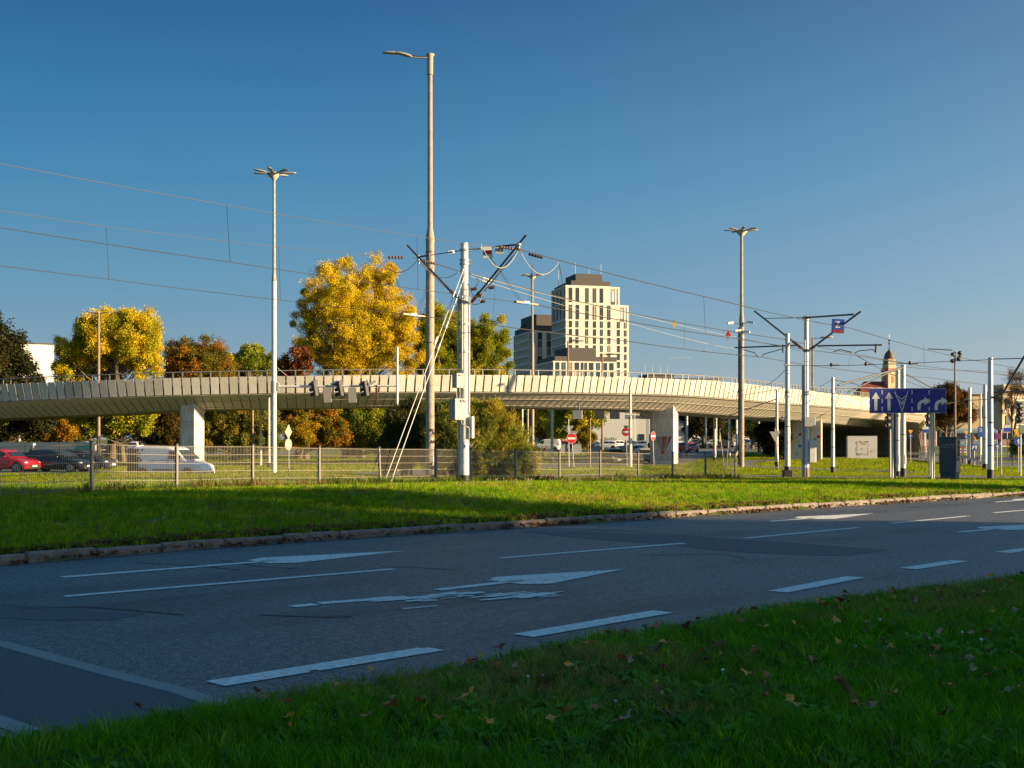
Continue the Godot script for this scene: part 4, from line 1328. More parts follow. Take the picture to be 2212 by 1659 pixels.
func make_trees():
	var yel = [Color(0.76, 0.56, 0.016), Color(0.7, 0.51, 0.014), Color(0.56, 0.44, 0.016), Color(0.82, 0.63, 0.04), Color(0.45, 0.39, 0.018)]
	var ygr = [Color(0.42, 0.41, 0.02), Color(0.31, 0.34, 0.02), Color(0.22, 0.27, 0.02), Color(0.58, 0.47, 0.02), Color(0.16, 0.2, 0.015)]
	var rust = [Color(0.34, 0.15, 0.014), Color(0.25, 0.16, 0.017), Color(0.17, 0.15, 0.017), Color(0.42, 0.18, 0.014), Color(0.13, 0.14, 0.017)]
	var redb = [Color(0.2, 0.06, 0.02), Color(0.15, 0.055, 0.02), Color(0.27, 0.1, 0.02)]
	var dark = [Color(0.035, 0.04, 0.012), Color(0.05, 0.055, 0.014), Color(0.028, 0.032, 0.012), Color(0.06, 0.045, 0.014)]
	var green = [Color(0.16, 0.21, 0.02), Color(0.24, 0.27, 0.022), Color(0.11, 0.16, 0.02), Color(0.38, 0.35, 0.022)]
	var olive = [Color(0.24, 0.22, 0.035), Color(0.19, 0.2, 0.035), Color(0.32, 0.22, 0.03), Color(0.14, 0.16, 0.03)]
	var orange = [Color(0.42, 0.19, 0.015), Color(0.33, 0.17, 0.015), Color(0.5, 0.26, 0.015), Color(0.22, 0.15, 0.015)]
	# big poplar
	var d = 122.0
	tree("poplar_tree", "tall broad yellow poplar rising above the viaduct behind the tall lamp", Vector3(-18.916, 0, -152.000), [L(770, 735, 92, 120, 770, 152.0, -0.8), L(725, 640, 62, 70, 770, 152.0, -0.8, 2), L(800, 650, 70, 85, 770, 152.0, -0.8, -2), L(848, 700, 58, 85, 770, 152.0, -0.8), L(690, 760, 60, 60, 770, 152.0, -0.8, 1), L(870, 770, 50, 70, 770, 152.0, -0.8, 1.5), L(745, 595, 34, 36, 770, 152.0, -0.8), L(820, 602, 44, 40, 770, 152.0, -0.8), L(680, 690, 42, 50, 770, 152.0, -0.8), L(660, 735, 40, 34, 770, 152.0, -0.8, -1), L(742, 588, 13, 30, 770, 152.0, -0.8), L(770, 582, 14, 28, 770, 152.0, -0.8), L(815, 588, 15, 30, 770, 152.0, -0.8), L(848, 612, 16, 28, 770, 152.0, -0.8), L(700, 600, 14, 26, 770, 152.0, -0.8), L(666, 645, 14, 26, 770, 152.0, -0.8), L(884, 700, 18, 44, 770, 152.0, -0.8), L(640, 705, 16, 20, 770, 152.0, -0.8), L(905, 745, 14, 40, 770, 152.0, -0.8)], 26000, 0.62, yel, 0.38, 4, "leaf")
	d = 124.0
	tree("poplar_tree", "green and yellow poplar between the tall lamp and the cream tower", Vector3(-7.170, 0, -160.000), [L(945, 735, 50, 70, 985, 160.0, -0.8, 1), L(1060, 745, 40, 60, 985, 160.0, -0.8), L(1075, 800, 40, 50, 985, 160.0, -0.8), L(920, 790, 40, 90, 985, 160.0, -0.8), L(1015, 800, 70, 70, 985, 160.0, -0.8), L(960, 800, 60, 80, 985, 160.0, -0.8), L(1005, 735, 50, 55, 985, 160.0, -0.8), L(975, 740, 60, 70, 985, 160.0, -0.8), L(1030, 760, 45, 70, 985, 160.0, -0.8), L(950, 780, 50, 90, 985, 160.0, -0.8, 2), L(1060, 790, 35, 40, 985, 160.0, -0.8), L(1000, 700, 40, 38, 985, 160.0, -0.8), L(1010, 850, 70, 60, 985, 160.0, -0.8), L(960, 690, 12, 26, 985, 160.0, -0.8), L(1005, 680, 13, 24, 985, 160.0, -0.8), L(1035, 705, 13, 24, 985, 160.0, -0.8), L(1080, 775, 14, 22, 985, 160.0, -0.8)], 30000, 0.62, ygr, 0.4, 3)
	d = 150.0
	tree("maple_tree", "rounded yellow tree with forked grey trunk behind the twin lamp", Vector3(-41.434, 0, -128.000), [L(225, 740, 60, 62, 232, 128.0, -0.8), L(290, 740, 55, 65, 232, 128.0, -0.8), L(160, 790, 45, 60, 232, 128.0, -0.8), L(310, 780, 42, 60, 232, 128.0, -0.8), L(265, 700, 34, 30, 232, 128.0, -0.8), L(200, 720, 40, 36, 232, 128.0, -0.8), L(150, 760, 36, 30, 232, 128.0, -0.8), L(275, 690, 16, 22, 232, 128.0, -0.8), L(245, 700, 14, 24, 232, 128.0, -0.8), L(190, 705, 15, 20, 232, 128.0, -0.8), L(330, 745, 16, 24, 232, 128.0, -0.8), L(125, 770, 16, 24, 232, 128.0, -0.8), L(306, 715, 14, 20, 232, 128.0, -0.8)], 17000, 0.66, [Color(0.76, 0.56, 0.018), Color(0.63, 0.48, 0.016), Color(0.45, 0.41, 0.018), Color(0.29, 0.3, 0.015)], 0.45, 2)
	tree("maple_tree", "green lower boughs of the yellow tree hanging under the viaduct", Vector3(-39.387, 0, -126.000), [L(255, 900, 75, 48, 262, 126.0, -0.8), L(310, 905, 26, 45, 262, 126.0, -0.8), L(200, 895, 40, 40, 262, 126.0, -0.8)], 5000, 0.85, ygr, 0.3, 2)
	d = 150.0
	tree("chestnut_tree", "rust brown chestnut between the yellow tree and the white lamp mast", Vector3(-33.293, 0, -132.000), [L(430, 800, 72, 58, 425, 132.0, -0.8), L(395, 790, 45, 50, 425, 132.0, -0.8), L(470, 800, 38, 34, 425, 132.0, -0.8), L(380, 890, 60, 70, 425, 132.0, -0.8)], 16000, 0.68, rust, 0.4, 2)
	d = 132.0
	tree("dark_tree", "dark green tree at the edge of view before the white gable", Vector3(-49.523, 0, -122.000), [L(0, 790, 75, 75, 10, 122.0, -0.8), L(-30, 730, 60, 50, 10, 122.0, -0.8), L(60, 820, 45, 40, 10, 122.0, -0.8), L(30, 890, 120, 65, 10, 122.0, -0.8)], 7000, 1.05, dark, 0.45, 2)
	tree("shrub_tree", "orange yellow bushy tree glowing under the viaduct near the white pole", Vector3(-45.559, 0, -124.000), [L(110, 925, 38, 38, 114, 124.0, -0.8), L(90, 940, 26, 28, 114, 124.0, -0.8), L(135, 940, 30, 28, 114, 124.0, -0.8)], 2400, 0.8, orange, 0.2, 2, "small")
	tree("hedge_trees", "olive brown thicket under the viaduct past the first pier", Vector3(-29.579, 0, -134.000), [L(500, 905, 90, 52, 510, 134.0, -0.8), L(455, 935, 50, 48, 510, 134.0, -0.8), L(560, 925, 50, 55, 510, 134.0, -0.8), L(510, 955, 80, 30, 510, 134.0, -0.8, 2), L(590, 950, 40, 36, 510, 134.0, -0.8, 1)], 11000, 0.75, olive, 0.3, 3, "small")
	tree("hedge_trees", "dark thicket behind the rust brown chestnut and first pier", Vector3(-35.678, 0, -130.000), [L(360, 915, 60, 48, 365, 130.0, -0.8), L(330, 940, 36, 40, 365, 130.0, -0.8), L(380, 955, 50, 28, 365, 130.0, -0.8, 1)], 6000, 0.75, [Color(0.1, 0.07, 0.015), Color(0.06, 0.06, 0.014), Color(0.15, 0.09, 0.015)], 0.25, 3, "small")
	tree("small_poplar", "slim green tree far behind the rail beside the lamp mast", Vector3(-48.215, 0, -230.000), [L(545, 785, 26, 32, 540, 230.0, 0), L(520, 800, 22, 26, 540, 230.0, 0), L(575, 795, 16, 34, 540, 230.0, 0)], 2200, 1.2, green, 0.4, 2)
	tree("small_poplar", "pair of bright green treetops far behind the rail past the chestnut", Vector3(-49.910, 0, -236.000), [L(528, 778, 16, 24, 535, 236.0, 0), L(552, 772, 18, 28, 535, 236.0, 0), L(580, 785, 12, 28, 535, 236.0, 0), L(505, 790, 20, 20, 535, 236.0, 0)], 3000, 1.1, ygr, 0.4, 2)
	tree("beech_tree", "red brown tree between the lamp mast and the big poplar", Vector3(-25.199, 0, -146.000), [L(640, 790, 40, 32, 640, 146.0, -0.8), L(615, 800, 32, 28, 640, 146.0, -0.8), L(650, 880, 50, 70, 640, 146.0, -0.8), L(610, 870, 40, 60, 640, 146.0, -0.8)], 4200, 1.0, redb, 0.35, 2)
	tree("orange_tree", "orange and brown boughs under the viaduct by the signal gantry", Vector3(-23.787, 0, -144.000), [L(660, 910, 60, 30, 660, 144.0, -0.8), L(690, 905, 50, 28, 660, 144.0, -0.8), L(700, 940, 60, 34, 660, 144.0, -0.8)], 6500, 0.75, rust, 0.25, 2)
	tree("yellow_shrub", "small bright yellow bush behind the edge-on round sign", Vector3(-23.644, 0, -140.000), [L(650, 935, 36, 34, 650, 140.0, -0.8), L(630, 945, 24, 24, 650, 140.0, -0.8)], 1700, 0.75, [Color(0.5, 0.3, 0.012), Color(0.36, 0.25, 0.014), Color(0.2, 0.18, 0.015)], 0.12, 2, "small", "", "bush")
	tree("dark_tree", "dark leaning tree under the viaduct below the big poplar", Vector3(-19.788, 0, -148.000), [L(745, 905, 56, 34, 745, 148.0, -0.8), L(720, 930, 40, 40, 745, 148.0, -0.8), L(790, 920, 50, 50, 745, 148.0, -0.8), L(760, 950, 70, 32, 745, 148.0, -0.8), L(830, 945, 50, 38, 745, 148.0, -0.8, 1)], 11000, 0.78, green, 0.35, 2)
	tree("dark_tree", "dark green thicket under the viaduct beside the short white post", Vector3(-14.791, 0, -156.000), [L(850, 920, 52, 45, 850, 156.0, -0.8), L(900, 915, 50, 46, 850, 156.0, -0.8), L(945, 910, 50, 46, 850, 156.0, -0.8), L(1010, 915, 40, 44, 850, 156.0, -0.8), L(900, 955, 120, 30, 850, 156.0, -0.8)], 9000, 0.8, [Color(0.17, 0.19, 0.02), Color(0.1, 0.13, 0.018), Color(0.25, 0.2, 0.02)], 0.3, 3)
	# feathery junipers by the fence
	var jun = [Color(0.17, 0.2, 0.04), Color(0.22, 0.23, 0.03), Color(0.11, 0.15, 0.03), Color(0.28, 0.22, 0.025)]
	var jgo = [Color(0.32, 0.3, 0.03), Color(0.24, 0.26, 0.035), Color(0.44, 0.33, 0.025), Color(0.18, 0.22, 0.035)]
	tree("juniper_bush", "dark feathery juniper behind the leaning guy rods", Vector3(-5.524, 0, -66.000), [L(868, 955, 34, 62, 880, 66.0, -0.35), L(900, 940, 30, 70, 880, 66.0, -0.35), L(845, 985, 26, 36, 880, 66.0, -0.35)], 3000, 0.9, [Color(0.045, 0.06, 0.02), Color(0.07, 0.085, 0.022), Color(0.12, 0.11, 0.022)], 0.1, 3, "needle", "", "bush")
	tree("juniper_bush", "green feathery juniper between the tall lamp and the tram mast", Vector3(-3.307, 0, -62.000), [L(960, 950, 36, 70, 962, 62.0, -0.3), L(980, 975, 34, 55, 962, 62.0, -0.3), L(940, 985, 26, 45, 962, 62.0, -0.3)], 3200, 0.85, jun, 0.1, 3, "needle", "", "bush")
	tree("tamarisk_bush", "big golden green tamarisk just past the tram mast", Vector3(-1.327, 0, -64.000), [L(1040, 960, 52, 74, 1050, 64.0, -0.3), L(1075, 965, 46, 72, 1050, 64.0, -0.3), L(1062, 905, 26, 34, 1050, 64.0, -0.3), L(1110, 985, 36, 46, 1050, 64.0, -0.3), L(1030, 990, 46, 50, 1050, 64.0, -0.3), L(1130, 1000, 30, 28, 1050, 64.0, -0.3)], 7500, 0.85, jgo, 0.09, 5, "needle", "", "bush")
	# beyond the viaduct on the far side
	tree("lime_tree", "yellow green tree under the viaduct between two lamp posts", Vector3(10.485, 0, -190.000), [L(1250, 905, 44, 40, 1255, 190.0, -0.4), L(1215, 915, 34, 36, 1255, 190.0, -0.4), L(1285, 900, 30, 28, 1255, 190.0, -0.4)], 3200, 1.1, ygr, 0.3, 2)
	tree("lime_tree", "dark green tree behind the weathered post under the viaduct", Vector3(4.859, 0, -205.000), [L(1165, 905, 50, 40, 1170, 205.0, -0.3), L(1200, 925, 40, 34, 1170, 205.0, -0.3)], 2800, 1.2, green, 0.3, 2)
	tree("yellow_shrub", "rounded yellow green shrub behind the keep-out sign", Vector3(10.690, 0, -176.000), [L(1268, 944, 20, 26, 1270, 176.0, -0.5)], 900, 0.75, [Color(0.4, 0.28, 0.015), Color(0.26, 0.22, 0.015)], 0.12, 2, "small", "", "bush")
	tree("dark_tree", "dark tree over the parked cars right of the painted pier", Vector3(34.500, 0, -225.000), [L(1500, 905, 40, 40, 1520, 225.0, 0), L(1540, 915, 40, 32, 1520, 225.0, 0)], 3000, 1.25, dark, 0.35, 2)
	tree("yellow_tree", "yellow topped tree beyond the gantry under the viaduct", Vector3(41.256, 0, -235.000), [L(1575, 900, 30, 26, 1580, 235.0, 0), L(1590, 920, 34, 24, 1580, 235.0, 0)], 1800, 1.2, ygr, 0.3, 2)
	tree("dark_tree", "dark tree behind the brown camera mast under the viaduct", Vector3(41.328, 0, -215.000), [L(1625, 910, 44, 38, 1625, 215.0, 0), L(1650, 925, 30, 30, 1625, 215.0, 0)], 2800, 1.2, [Color(0.05, 0.06, 0.014), Color(0.08, 0.09, 0.016), Color(0.12, 0.11, 0.016)], 0.35, 2)
	tree("dark_bush", "big black green bush beside the dotted pier painting", Vector3(30.188, 0, -142.000), [L(1675, 935, 40, 46, 1680, 142.0, -0.8), L(1655, 955, 24, 30, 1680, 142.0, -0.8), L(1700, 945, 24, 40, 1680, 142.0, -0.8)], 4200, 0.9, [Color(0.02, 0.028, 0.012), Color(0.03, 0.035, 0.013)], 0.25, 3, "small", "", "bush")
	tree("oak_tree", "brown oak beside the tram stop past the blue lane sign", Vector3(74.772, 0, -215.000), [L(2045, 880, 48, 42, 2045, 215.0, 0), L(2075, 890, 32, 40, 2045, 215.0, 0), L(2020, 890, 34, 36, 2045, 215.0, 0), L(2055, 850, 34, 20, 2045, 215.0, 0)], 5200, 1.15, [Color(0.13, 0.055, 0.015), Color(0.09, 0.05, 0.015), Color(0.06, 0.05, 0.014), Color(0.18, 0.07, 0.015)], 0.4, 2)
	tree("yellow_shrub", "pale yellow green shrub in front of the brown oak", Vector3(65.111, 0, -200.000), [L(1983, 912, 24, 18, 1985, 200.0, 0), L(1965, 920, 18, 14, 1985, 200.0, 0)], 1100, 1.0, [Color(0.34, 0.28, 0.05), Color(0.22, 0.21, 0.04)], 0.15, 2, "small", "", "bush")
	tree("bare_tree", "thin almost leafless tree in front of the beige house", Vector3(59.944, 0, -150.000), [L(2185, 850, 38, 44, 2185, 150.0, -0.6), L(2205, 830, 30, 30, 2185, 150.0, -0.6), L(2165, 870, 24, 30, 2185, 150.0, -0.6)], 900, 0.9, [Color(0.1, 0.06, 0.03), Color(0.06, 0.04, 0.03)], 0.16, 3, "twig")
	tree("hedge", "clipped green bush at the edge by the blue arrow sign", Vector3(49.289, 0, -120.000), [L(2215, 965, 34, 22, 2215, 120.0, -0.7)], 1100, 0.8, green, 0.1, 2, "small", "", "bush")
	# rows that close the view far away
	var rows = [
		["far_tree", "olive tree of the far belt behind %s", "far tree belt behind the car parks", 250.0, [[-60, 885, 60, 62], [60, 905, 50, 44], [170, 900, 55, 46], [290, 900, 60, 48], [420, 890, 60, 52], [560, 890, 60, 50], [690, 900, 60, 46], [830, 900, 60, 46], [960, 905, 60, 42], [1090, 905, 60, 44], [1190, 900, 50, 46]], olive, 0],
		["far_tree", "dull dark tree of the far belt behind %s", "far tree belt beyond the shop and tram", 300.0, [[1290, 905, 40, 34], [1480, 915, 44, 36], [1560, 920, 44, 28], [1640, 910, 46, 34], [1720, 905, 46, 40], [1800, 910, 46, 36], [1900, 915, 46, 34], [1970, 905, 40, 40], [2110, 900, 40, 40], [2180, 915, 40, 34], [2260, 905, 50, 44]], dark, 11],
	]
	for row in rows:
		for q in row[4]:
			tree(row[0], row[1] % ["the white gable", "the orange shrub", "the twin lamp", "the rust brown chestnut", "the first pier", "the white lamp mast", "the beech", "the big poplar", "the junipers", "the tamarisk", "the far crown lamp", "the white shop", "the painted pier", "the gantry", "the camera mast", "the black green bush", "the dotted pier", "the dot frame block", "the tram's nose", "the brown oak", "the beige house", "the blue disc sign"][row[6] + row[4].find(q)], Vector3((q[0] - 1106.0) * row[3] / 2700.0, 0, -row[3]), [L(q[0], q[1], q[2], q[3], q[0], row[3], 0.2), L(q[0] - q[2] * 0.5, q[1] + 14, q[2] * 0.6, q[3] * 0.7, q[0], row[3], 0.2), L(q[0] + q[2] * 0.5, q[1] + 12, q[2] * 0.6, q[3] * 0.7, q[0], row[3], 0.2), L(q[0], 945, q[2], 20, q[0], row[3], 0.2)], 1700, 1.7, row[5], 0.4, 2, "leaf", row[2], "tree", int(q[0]))
	# trees beside the flats: their shade falls over the verge
	for q in [[33.0, 12.5, 4.0], [38.0, 14.5, 3.4], [39.0, 31.0, 2.2], [42.0, 42.5, 3.6]]:
		tree("shade_tree", "leafy street tree beside the block of flats", Vector3(q[0], 0, -q[1]), [[Vector3(0, 9, 0), Vector3(q[2], 5.0, q[2])], [Vector3(0, 6, 0), Vector3(q[2] * 0.8, 3, q[2] * 0.8)]], 1100, 1.2, green, 0.25, 1, "leaf", "street trees beside the flats", "tree", int(q[0]))


# ---------------------------------------------------------------- poles and lamps
func lathe(prof: Array, seg := 14) -> Geo:
	var g = Geo.new()
	for i in prof.size() - 1:
		g.cyl(Vector3(0, prof[i][0], 0), Vector3(0, prof[i + 1][0], 0), prof[i][1], prof[i + 1][1], seg, i == prof.size() - 2)
	return g

# a plain post: foot on the ground at `at`, top at height y (world); r0 foot radius, r1 top; step = height where it narrows, black = painted foot
func post(called: String, label: String, category: String, at: Vector3, y: float, r0: float, r1: float, m: String, step := 0.0, black := 0.0, group := "") -> Node3D:
	var n = thing(called, label, category, G(at), 0.0, group)
	var h = y - n.position.y
	var prof = [[-0.3, r0], [h, r1]]
	if step > 0.0:
		var s = step - n.position.y
		prof = [[-0.3, r0], [s - 0.35, r0 * 0.97], [s - 0.3, r0 * 1.03], [s - 0.2, r0 * 1.0], [s + 0.3, r1 * 1.15], [h, r1]]
	obj("shaft", lathe(prof), M[m], n)
	if black > 0.0:
		obj("painted_foot", lathe([[-0.3, r0 + 0.012], [black, r0 + 0.012]]), M.black_base, n)
	if r0 >= 0.1 and h > 3.0:
		# an access hatch, a strap and a stuck-on notice, as such poles carry
		var hb = Basis(Vector3.UP, 0.5 + fmod(h * 7.3, 1.2))
		var hg = Geo.new()
		hg.bbox(hb * Vector3(0, 0.85, r0 * 0.86), Vector3(r0 * 0.9, 0.42, r0 * 0.35), 0.01, hb)
		obj("access_hatch", hg, M.galvanised, n)
		hg = Geo.new()
		var hy = h * (0.45 + 0.2 * fmod(h * 3.7, 1.0))
		hg.cyl(Vector3(0, hy, 0), Vector3(0, hy + 0.05, 0), r0 * 1.06, r0 * 1.06, 12)
		hg.cyl(Vector3(0, hy * 0.6, 0), Vector3(0, hy * 0.6 + 0.04, 0), r0 * 1.06, r0 * 1.06, 12)
		obj("strap", hg, M.dark_steel, n)
	var cap = lathe([[h, r1 + 0.01], [h + 0.03, r1 + 0.01]])
	obj("cap", cap, M.galvanised, n)
	return n

func lamp_head(size := 1.0) -> Geo:
	# a flat drop-shaped lantern along +x
	var g = Geo.new()
	var rows = []
	var prof = [[0.0, 0.05, 0.05, -0.03], [0.12, 0.1, 0.09, -0.05], [0.35, 0.15, 0.1, -0.06], [0.65, 0.16, 0.085, -0.05], [0.82, 0.12, 0.06, -0.035], [0.9, 0.03, 0.015, -0.02]]
	for p in prof:
		var r = []
		for k in 9:
			var a = TAU * k / 8.0
			r.append(Vector3(p[0], maxf(p[3], sin(a) * p[2]) if sin(a) > 0 else sin(a) * 0.05, -cos(a) * p[1]) * size)
		rows.append(r)
	g.grid(rows, true)
	return g

func crown_lamp(label: String, at: Vector3, y: float, r0: float, r1: float, step: float, m: String, foot_m: String) -> Node3D:
	var n = thing("street_lamp", label, "street lamp", G(at))
	var h = y - n.position.y
	var s = step - n.position.y
	obj("upper_shaft", lathe([[s - 0.2, r0], [s + 0.5, r1 * 1.2], [h, r1]]), M[m], n)
	obj("lower_shaft", lathe([[-0.3, r0 * 1.06], [s - 0.4, r0], [s - 0.3, r0 * 1.06], [s - 0.18, r0 * 1.04]]), M[foot_m], n)
	obj("hub", lathe([[h - 0.05, r1 * 1.2], [h + 0.12, r1 * 2.6], [h + 0.3, r1 * 4.0], [h + 0.42, r1 * 3.6], [h + 0.5, r1 * 1.0]]), M.rusty_pole, n)
	for k in 7:
		var a = TAU * (k + 0.2) / 7.0
		var b = Basis(Vector3.UP, a)
		var g = Geo.new()
		g.cyl(b * Vector3(r1, h + 0.35, 0), b * Vector3(0.6, h + 0.42, 0), 0.055, 0.05, 7)
		var arm = obj("arm", g, M.lamp_dark, n)
		var hd = obj("lamp_head", head_mesh, M.lamp_grey, arm)
		hd.transform = Transform3D(b * Basis(Vector3.BACK, 0.1).scaled(Vector3(1.0, 0.9, 1.0)), b * Vector3(0.5, h + 0.4, 0))
	return n

var head_mesh: ArrayMesh

func arm_lamp(label: String, at: Vector3, y: float, r0: float, r1: float, m: String, arms: Array, step := 0.0) -> Node3D:
	var n = post("street_lamp", label, "street lamp", at, y, r0, r1, m, step)
	var h = y - n.position.y
	for q in arms:
		var b = Basis(Vector3.UP, deg_to_rad(q[0]))
		var g = Geo.new()
		g.cyl(b * Vector3(r1 * 0.5, h - 0.12, 0), b * Vector3(q[1], h - 0.12 + q[2], 0), 0.045, 0.04, 7)
		var arm = obj("arm", g, M.lamp_dark, n)
		var hd = obj("lamp_head", head_mesh, M.lamp_grey, arm)
		hd.transform = Transform3D(b * Basis(Vector3.BACK, 0.06).scaled(Vector3.ONE * q[3]), b * Vector3(q[1] - 0.05, h - 0.1 + q[2], 0))
	return n

func make_poles():
	head_mesh = lamp_head(1.0).mesh()
	var n: Node3D
	# white crown lamp that also carries the signal arm
	n = crown_lamp("white stepped lamp mast with a crown of lamps and a signal arm", Vector3(-15.230, 0, -80.000), 18.193, 0.155, 0.085, 11.852, "rusty_pole", "white_paint")
	signal_arm(n)
	var c2 = crown_lamp("brown concrete lamp mast with a crown of lamps and cameras", Vector3(18.370, 0, -100.000), 17.859, 0.19, 0.11, 11.378, "pole_concrete", "pole_concrete")
	var cy = 10.489 - c2.position.y
	for q in [[-0.95, 0.35, 200.0], [0.65, 0.4, -15.0], [-0.35, -0.25, 190.0], [0.35, -0.35, -35.0], [0.0, -0.8, 250.0]]:
		var g = Geo.new()
		g.cyl(Vector3(0, cy + q[1] - 0.1, 0.15), Vector3(q[0] * 0.7, cy + q[1], 0.3), 0.03, 0.03, 6)
		var bk = obj("camera_bracket", g, M.dark_steel, c2)
		var cg = Geo.new()
		cg.box(Vector3(q[0], cy + q[1], 0.35), Vector3(0.5, 0.17, 0.17), Basis(Vector3.UP, deg_to_rad(q[2])) * Basis(Vector3.BACK, -0.15))
		obj("camera", cg, M.white_paint, bk)
	var cb = Geo.new()
	cb.cyl(Vector3(-0.24, 0.3, 0), Vector3(-0.24, cy, 0), 0.045, 0.045, 6)
	obj("cable_duct", cb, M.black_base, c2)
	crown_lamp("far crown lamp standing beyond the viaduct left of the tower", Vector3(2.379, 0, -146.000), 20.256, 0.21, 0.11, 12.631, "pole_concrete", "pole_concrete")
	# the tallest lamp
	n = arm_lamp("tallest lamp, grey brown stepped pole with two lamps and graffiti", Vector3(-3.737, 0, -57.000), 19.080, 0.2, 0.105, "pole_concrete", [[182, 1.35, 0.16, 0.95], [214, 1.0, -0.12, 0.95]], 10.952)
	var h = 19.143 - n.position.y
	obj("head_sleeve", lathe([[h - 0.95, 0.145], [h - 0.9, 0.135], [h - 0.08, 0.14], [h - 0.05, 0.2], [h, 0.2]]), M.pole_concrete, n)
	var gg = Geo.new()
	for y in [1.25, 1.95]:
		gg.cyl(Vector3(0, y, 0), Vector3(0, y + 0.05, 0), 0.208, 0.208, 14)
	obj("band", gg, M.brown_pole, n)
	obj("painted_foot", lathe([[-0.3, 0.212], [0.18, 0.212]]), M.black_base, n)
	var ink = Geo.new()
	for spot in [[2.15, 0.5], [1.62, 0.9], [0.62, 0.2], [0.45, 0.6], [2.02, 1.2]]:
		for k in 5:
			var a0 = -0.7 + spot[1] + k * 0.22; var a1 = a0 + 0.3
			var y0 = spot[0] + 0.13 * (k % 2); var y1 = spot[0] + 0.14 * ((k + 1) % 2)
			ink.cyl(Vector3(sin(a0) * 0.2, y0, cos(a0) * 0.2), Vector3(sin(a1) * 0.2, y1, cos(a1) * 0.2), 0.022, 0.022, 5)
	obj("graffiti", ink, M.ink, n)
	# plain posts
	post("short_post", "slim white post holding the end of the signal arm", "post", Vector3(-7.348, 0, -80.000), 7.467, 0.085, 0.075, "white_paint")
	n = post("signal_post", "slim white post with short crossbar before the painted pier", "post", Vector3(9.558, 0, -101.000), 5.939, 0.16, 0.11, "white_paint", 0.0, 0.0)
	var g2 = Geo.new()
	var yy = 3.583 - n.position.y
	g2.box(Vector3(-0.05, yy, 0.1), Vector3(1.6, 0.12, 0.08), Basis(Vector3.BACK, -0.05))
	obj("crossbar", g2, M.white_paint, n)
	n = post("tram_pole", "thin grey tram pole with a long bracket under the viaduct edge", "pole", Vector3(21.397, 0, -101.000), 5.528, 0.15, 0.1, "galvanised", 0.0, 0.45)
	var br = Geo.new()
	yy = 4.817 - n.position.y
	br.cyl(Vector3(-0.05, yy, 0), Vector3(17.282, 3.396, -101.000) - n.position, 0.045, 0.045, 6)
	br.cyl(Vector3(22.220, 3.321, -101.000) - n.position, Vector3(16.908, 3.246, -101.000) - n.position, 0.05, 0.05, 6)
	obj("bracket", br, M.dark_steel, n)
	n = post("tram_pole", "stout white stepped pole on a black block beside the arm mast", "pole", Vector3(12.781, 0, -58.000), 6.455, 0.13, 0.1, "white_paint", 2.201, 0.55)
	var bl = Geo.new()
	bl.bbox(Vector3(0, 0.13, 0), Vector3(0.42, 0.5, 0.42), 0.03)
	obj("footing", bl, M.black_base, n)
	bl = Geo.new()
	yy = 5.016 - n.position.y
	bl.box(Vector3(0, yy, 0), Vector3(0.27, 0.06, 0.27))
	obj("collar", bl, M.galvanised, n)
	post("tram_pole", "white tram pole with black foot standing between the two wall paintings", "pole", Vector3(18.993, 0, -74.000), 5.218, 0.115, 0.09, "white_paint", 1.956, 0.42)
	n = post("tram_pole", "taller white pole of the close pair behind the blue sign", "pole", Vector3(17.839, 0, -57.000), 4.936, 0.125, 0.1, "white_paint", 1.874, 0.45)
	arm_pair(n)
	post("tram_pole", "shorter white pole of the close pair behind the blue sign", "pole", Vector3(18.831, 0, -61.000), 5.011, 0.1, 0.085, "white_paint", 2.571, 0.3)
	n = post("tram_pole", "white tram pole with a slanting arm to the edge of view", "pole", Vector3(20.287, 0, -53.000), 5.016, 0.13, 0.1, "white_paint", 1.718, 0.45)
	br = Geo.new()
	br.tube([Vector3(20.317, 3.308, -53.000) - n.position, Vector3(20.650, 3.583, -52.500) - n.position, Vector3(20.891, 4.943, -51.000) - n.position, Vector3(20.990, 5.273, -50.600) - n.position], 0.045, 6)
	br.tube([Vector3(20.297, 4.976, -53.000) - n.position, Vector3(20.891, 4.887, -51.000) - n.position], 0.022, 5)
	br.tube([Vector3(20.492, 3.564, -52.000) - n.position, Vector3(20.943, 3.451, -49.000) - n.position], 0.03, 5)
	obj("bracket_arm", br, M.dark_steel, n)
	post("tram_pole", "banded white pole just left of the slanting arm pole", "pole", Vector3(32.537, 0, -86.000), 5.295, 0.15, 0.12, "white_paint", 2.333, 0.5)
	n = post("tram_pole", "white pole with a dark cable box at its foot past the cabinet", "pole", Vector3(41.025, 0, -112.000), 6.163, 0.16, 0.13, "white_paint", 0.0, 0.5)
	bl = Geo.new()
	bl.box(Vector3(0.22, 1.9, 0.05), Vector3(0.2, 2.2, 0.25))
	obj("cable_box", bl, M.dark_steel, n)
	n = post("camera_mast", "brown lamp mast with a cluster of cameras behind the grey cabinet", "mast", Vector3(47.850, 0, -135.000), 11.050, 0.15, 0.09, "brown_pole")
	bl = Geo.new()
	yy = 10.700 - n.position.y
	for q in [[-0.3, 0, 0.2], [0.45, 0.15, 0.2], [0.5, -0.3, 0.0], [-0.35, -0.7, 0.2], [0.3, -0.5, 0.3]]: bl.ball(Vector3(q[0], yy + q[1], q[2]), Vector3(0.28, 0.24, 0.24), 8, 5)
	obj("camera_cluster", bl, M.lamp_dark, n)
	bl = Geo.new()
	bl.box(Vector3(-1.6, yy + 0.55, 0), Vector3(2.6, 0.08, 0.3), Basis(Vector3.BACK, -0.05))
	obj("lamp_arm", bl, M.lamp_dark, n)
	arm_lamp("slender lamp pole behind the viaduct next to the arm mast", Vector3(40.382, 0, -168.000), 15.227, 0.17, 0.11, "brown_pole", [[0, 1.1, 0.05, 1.9]])
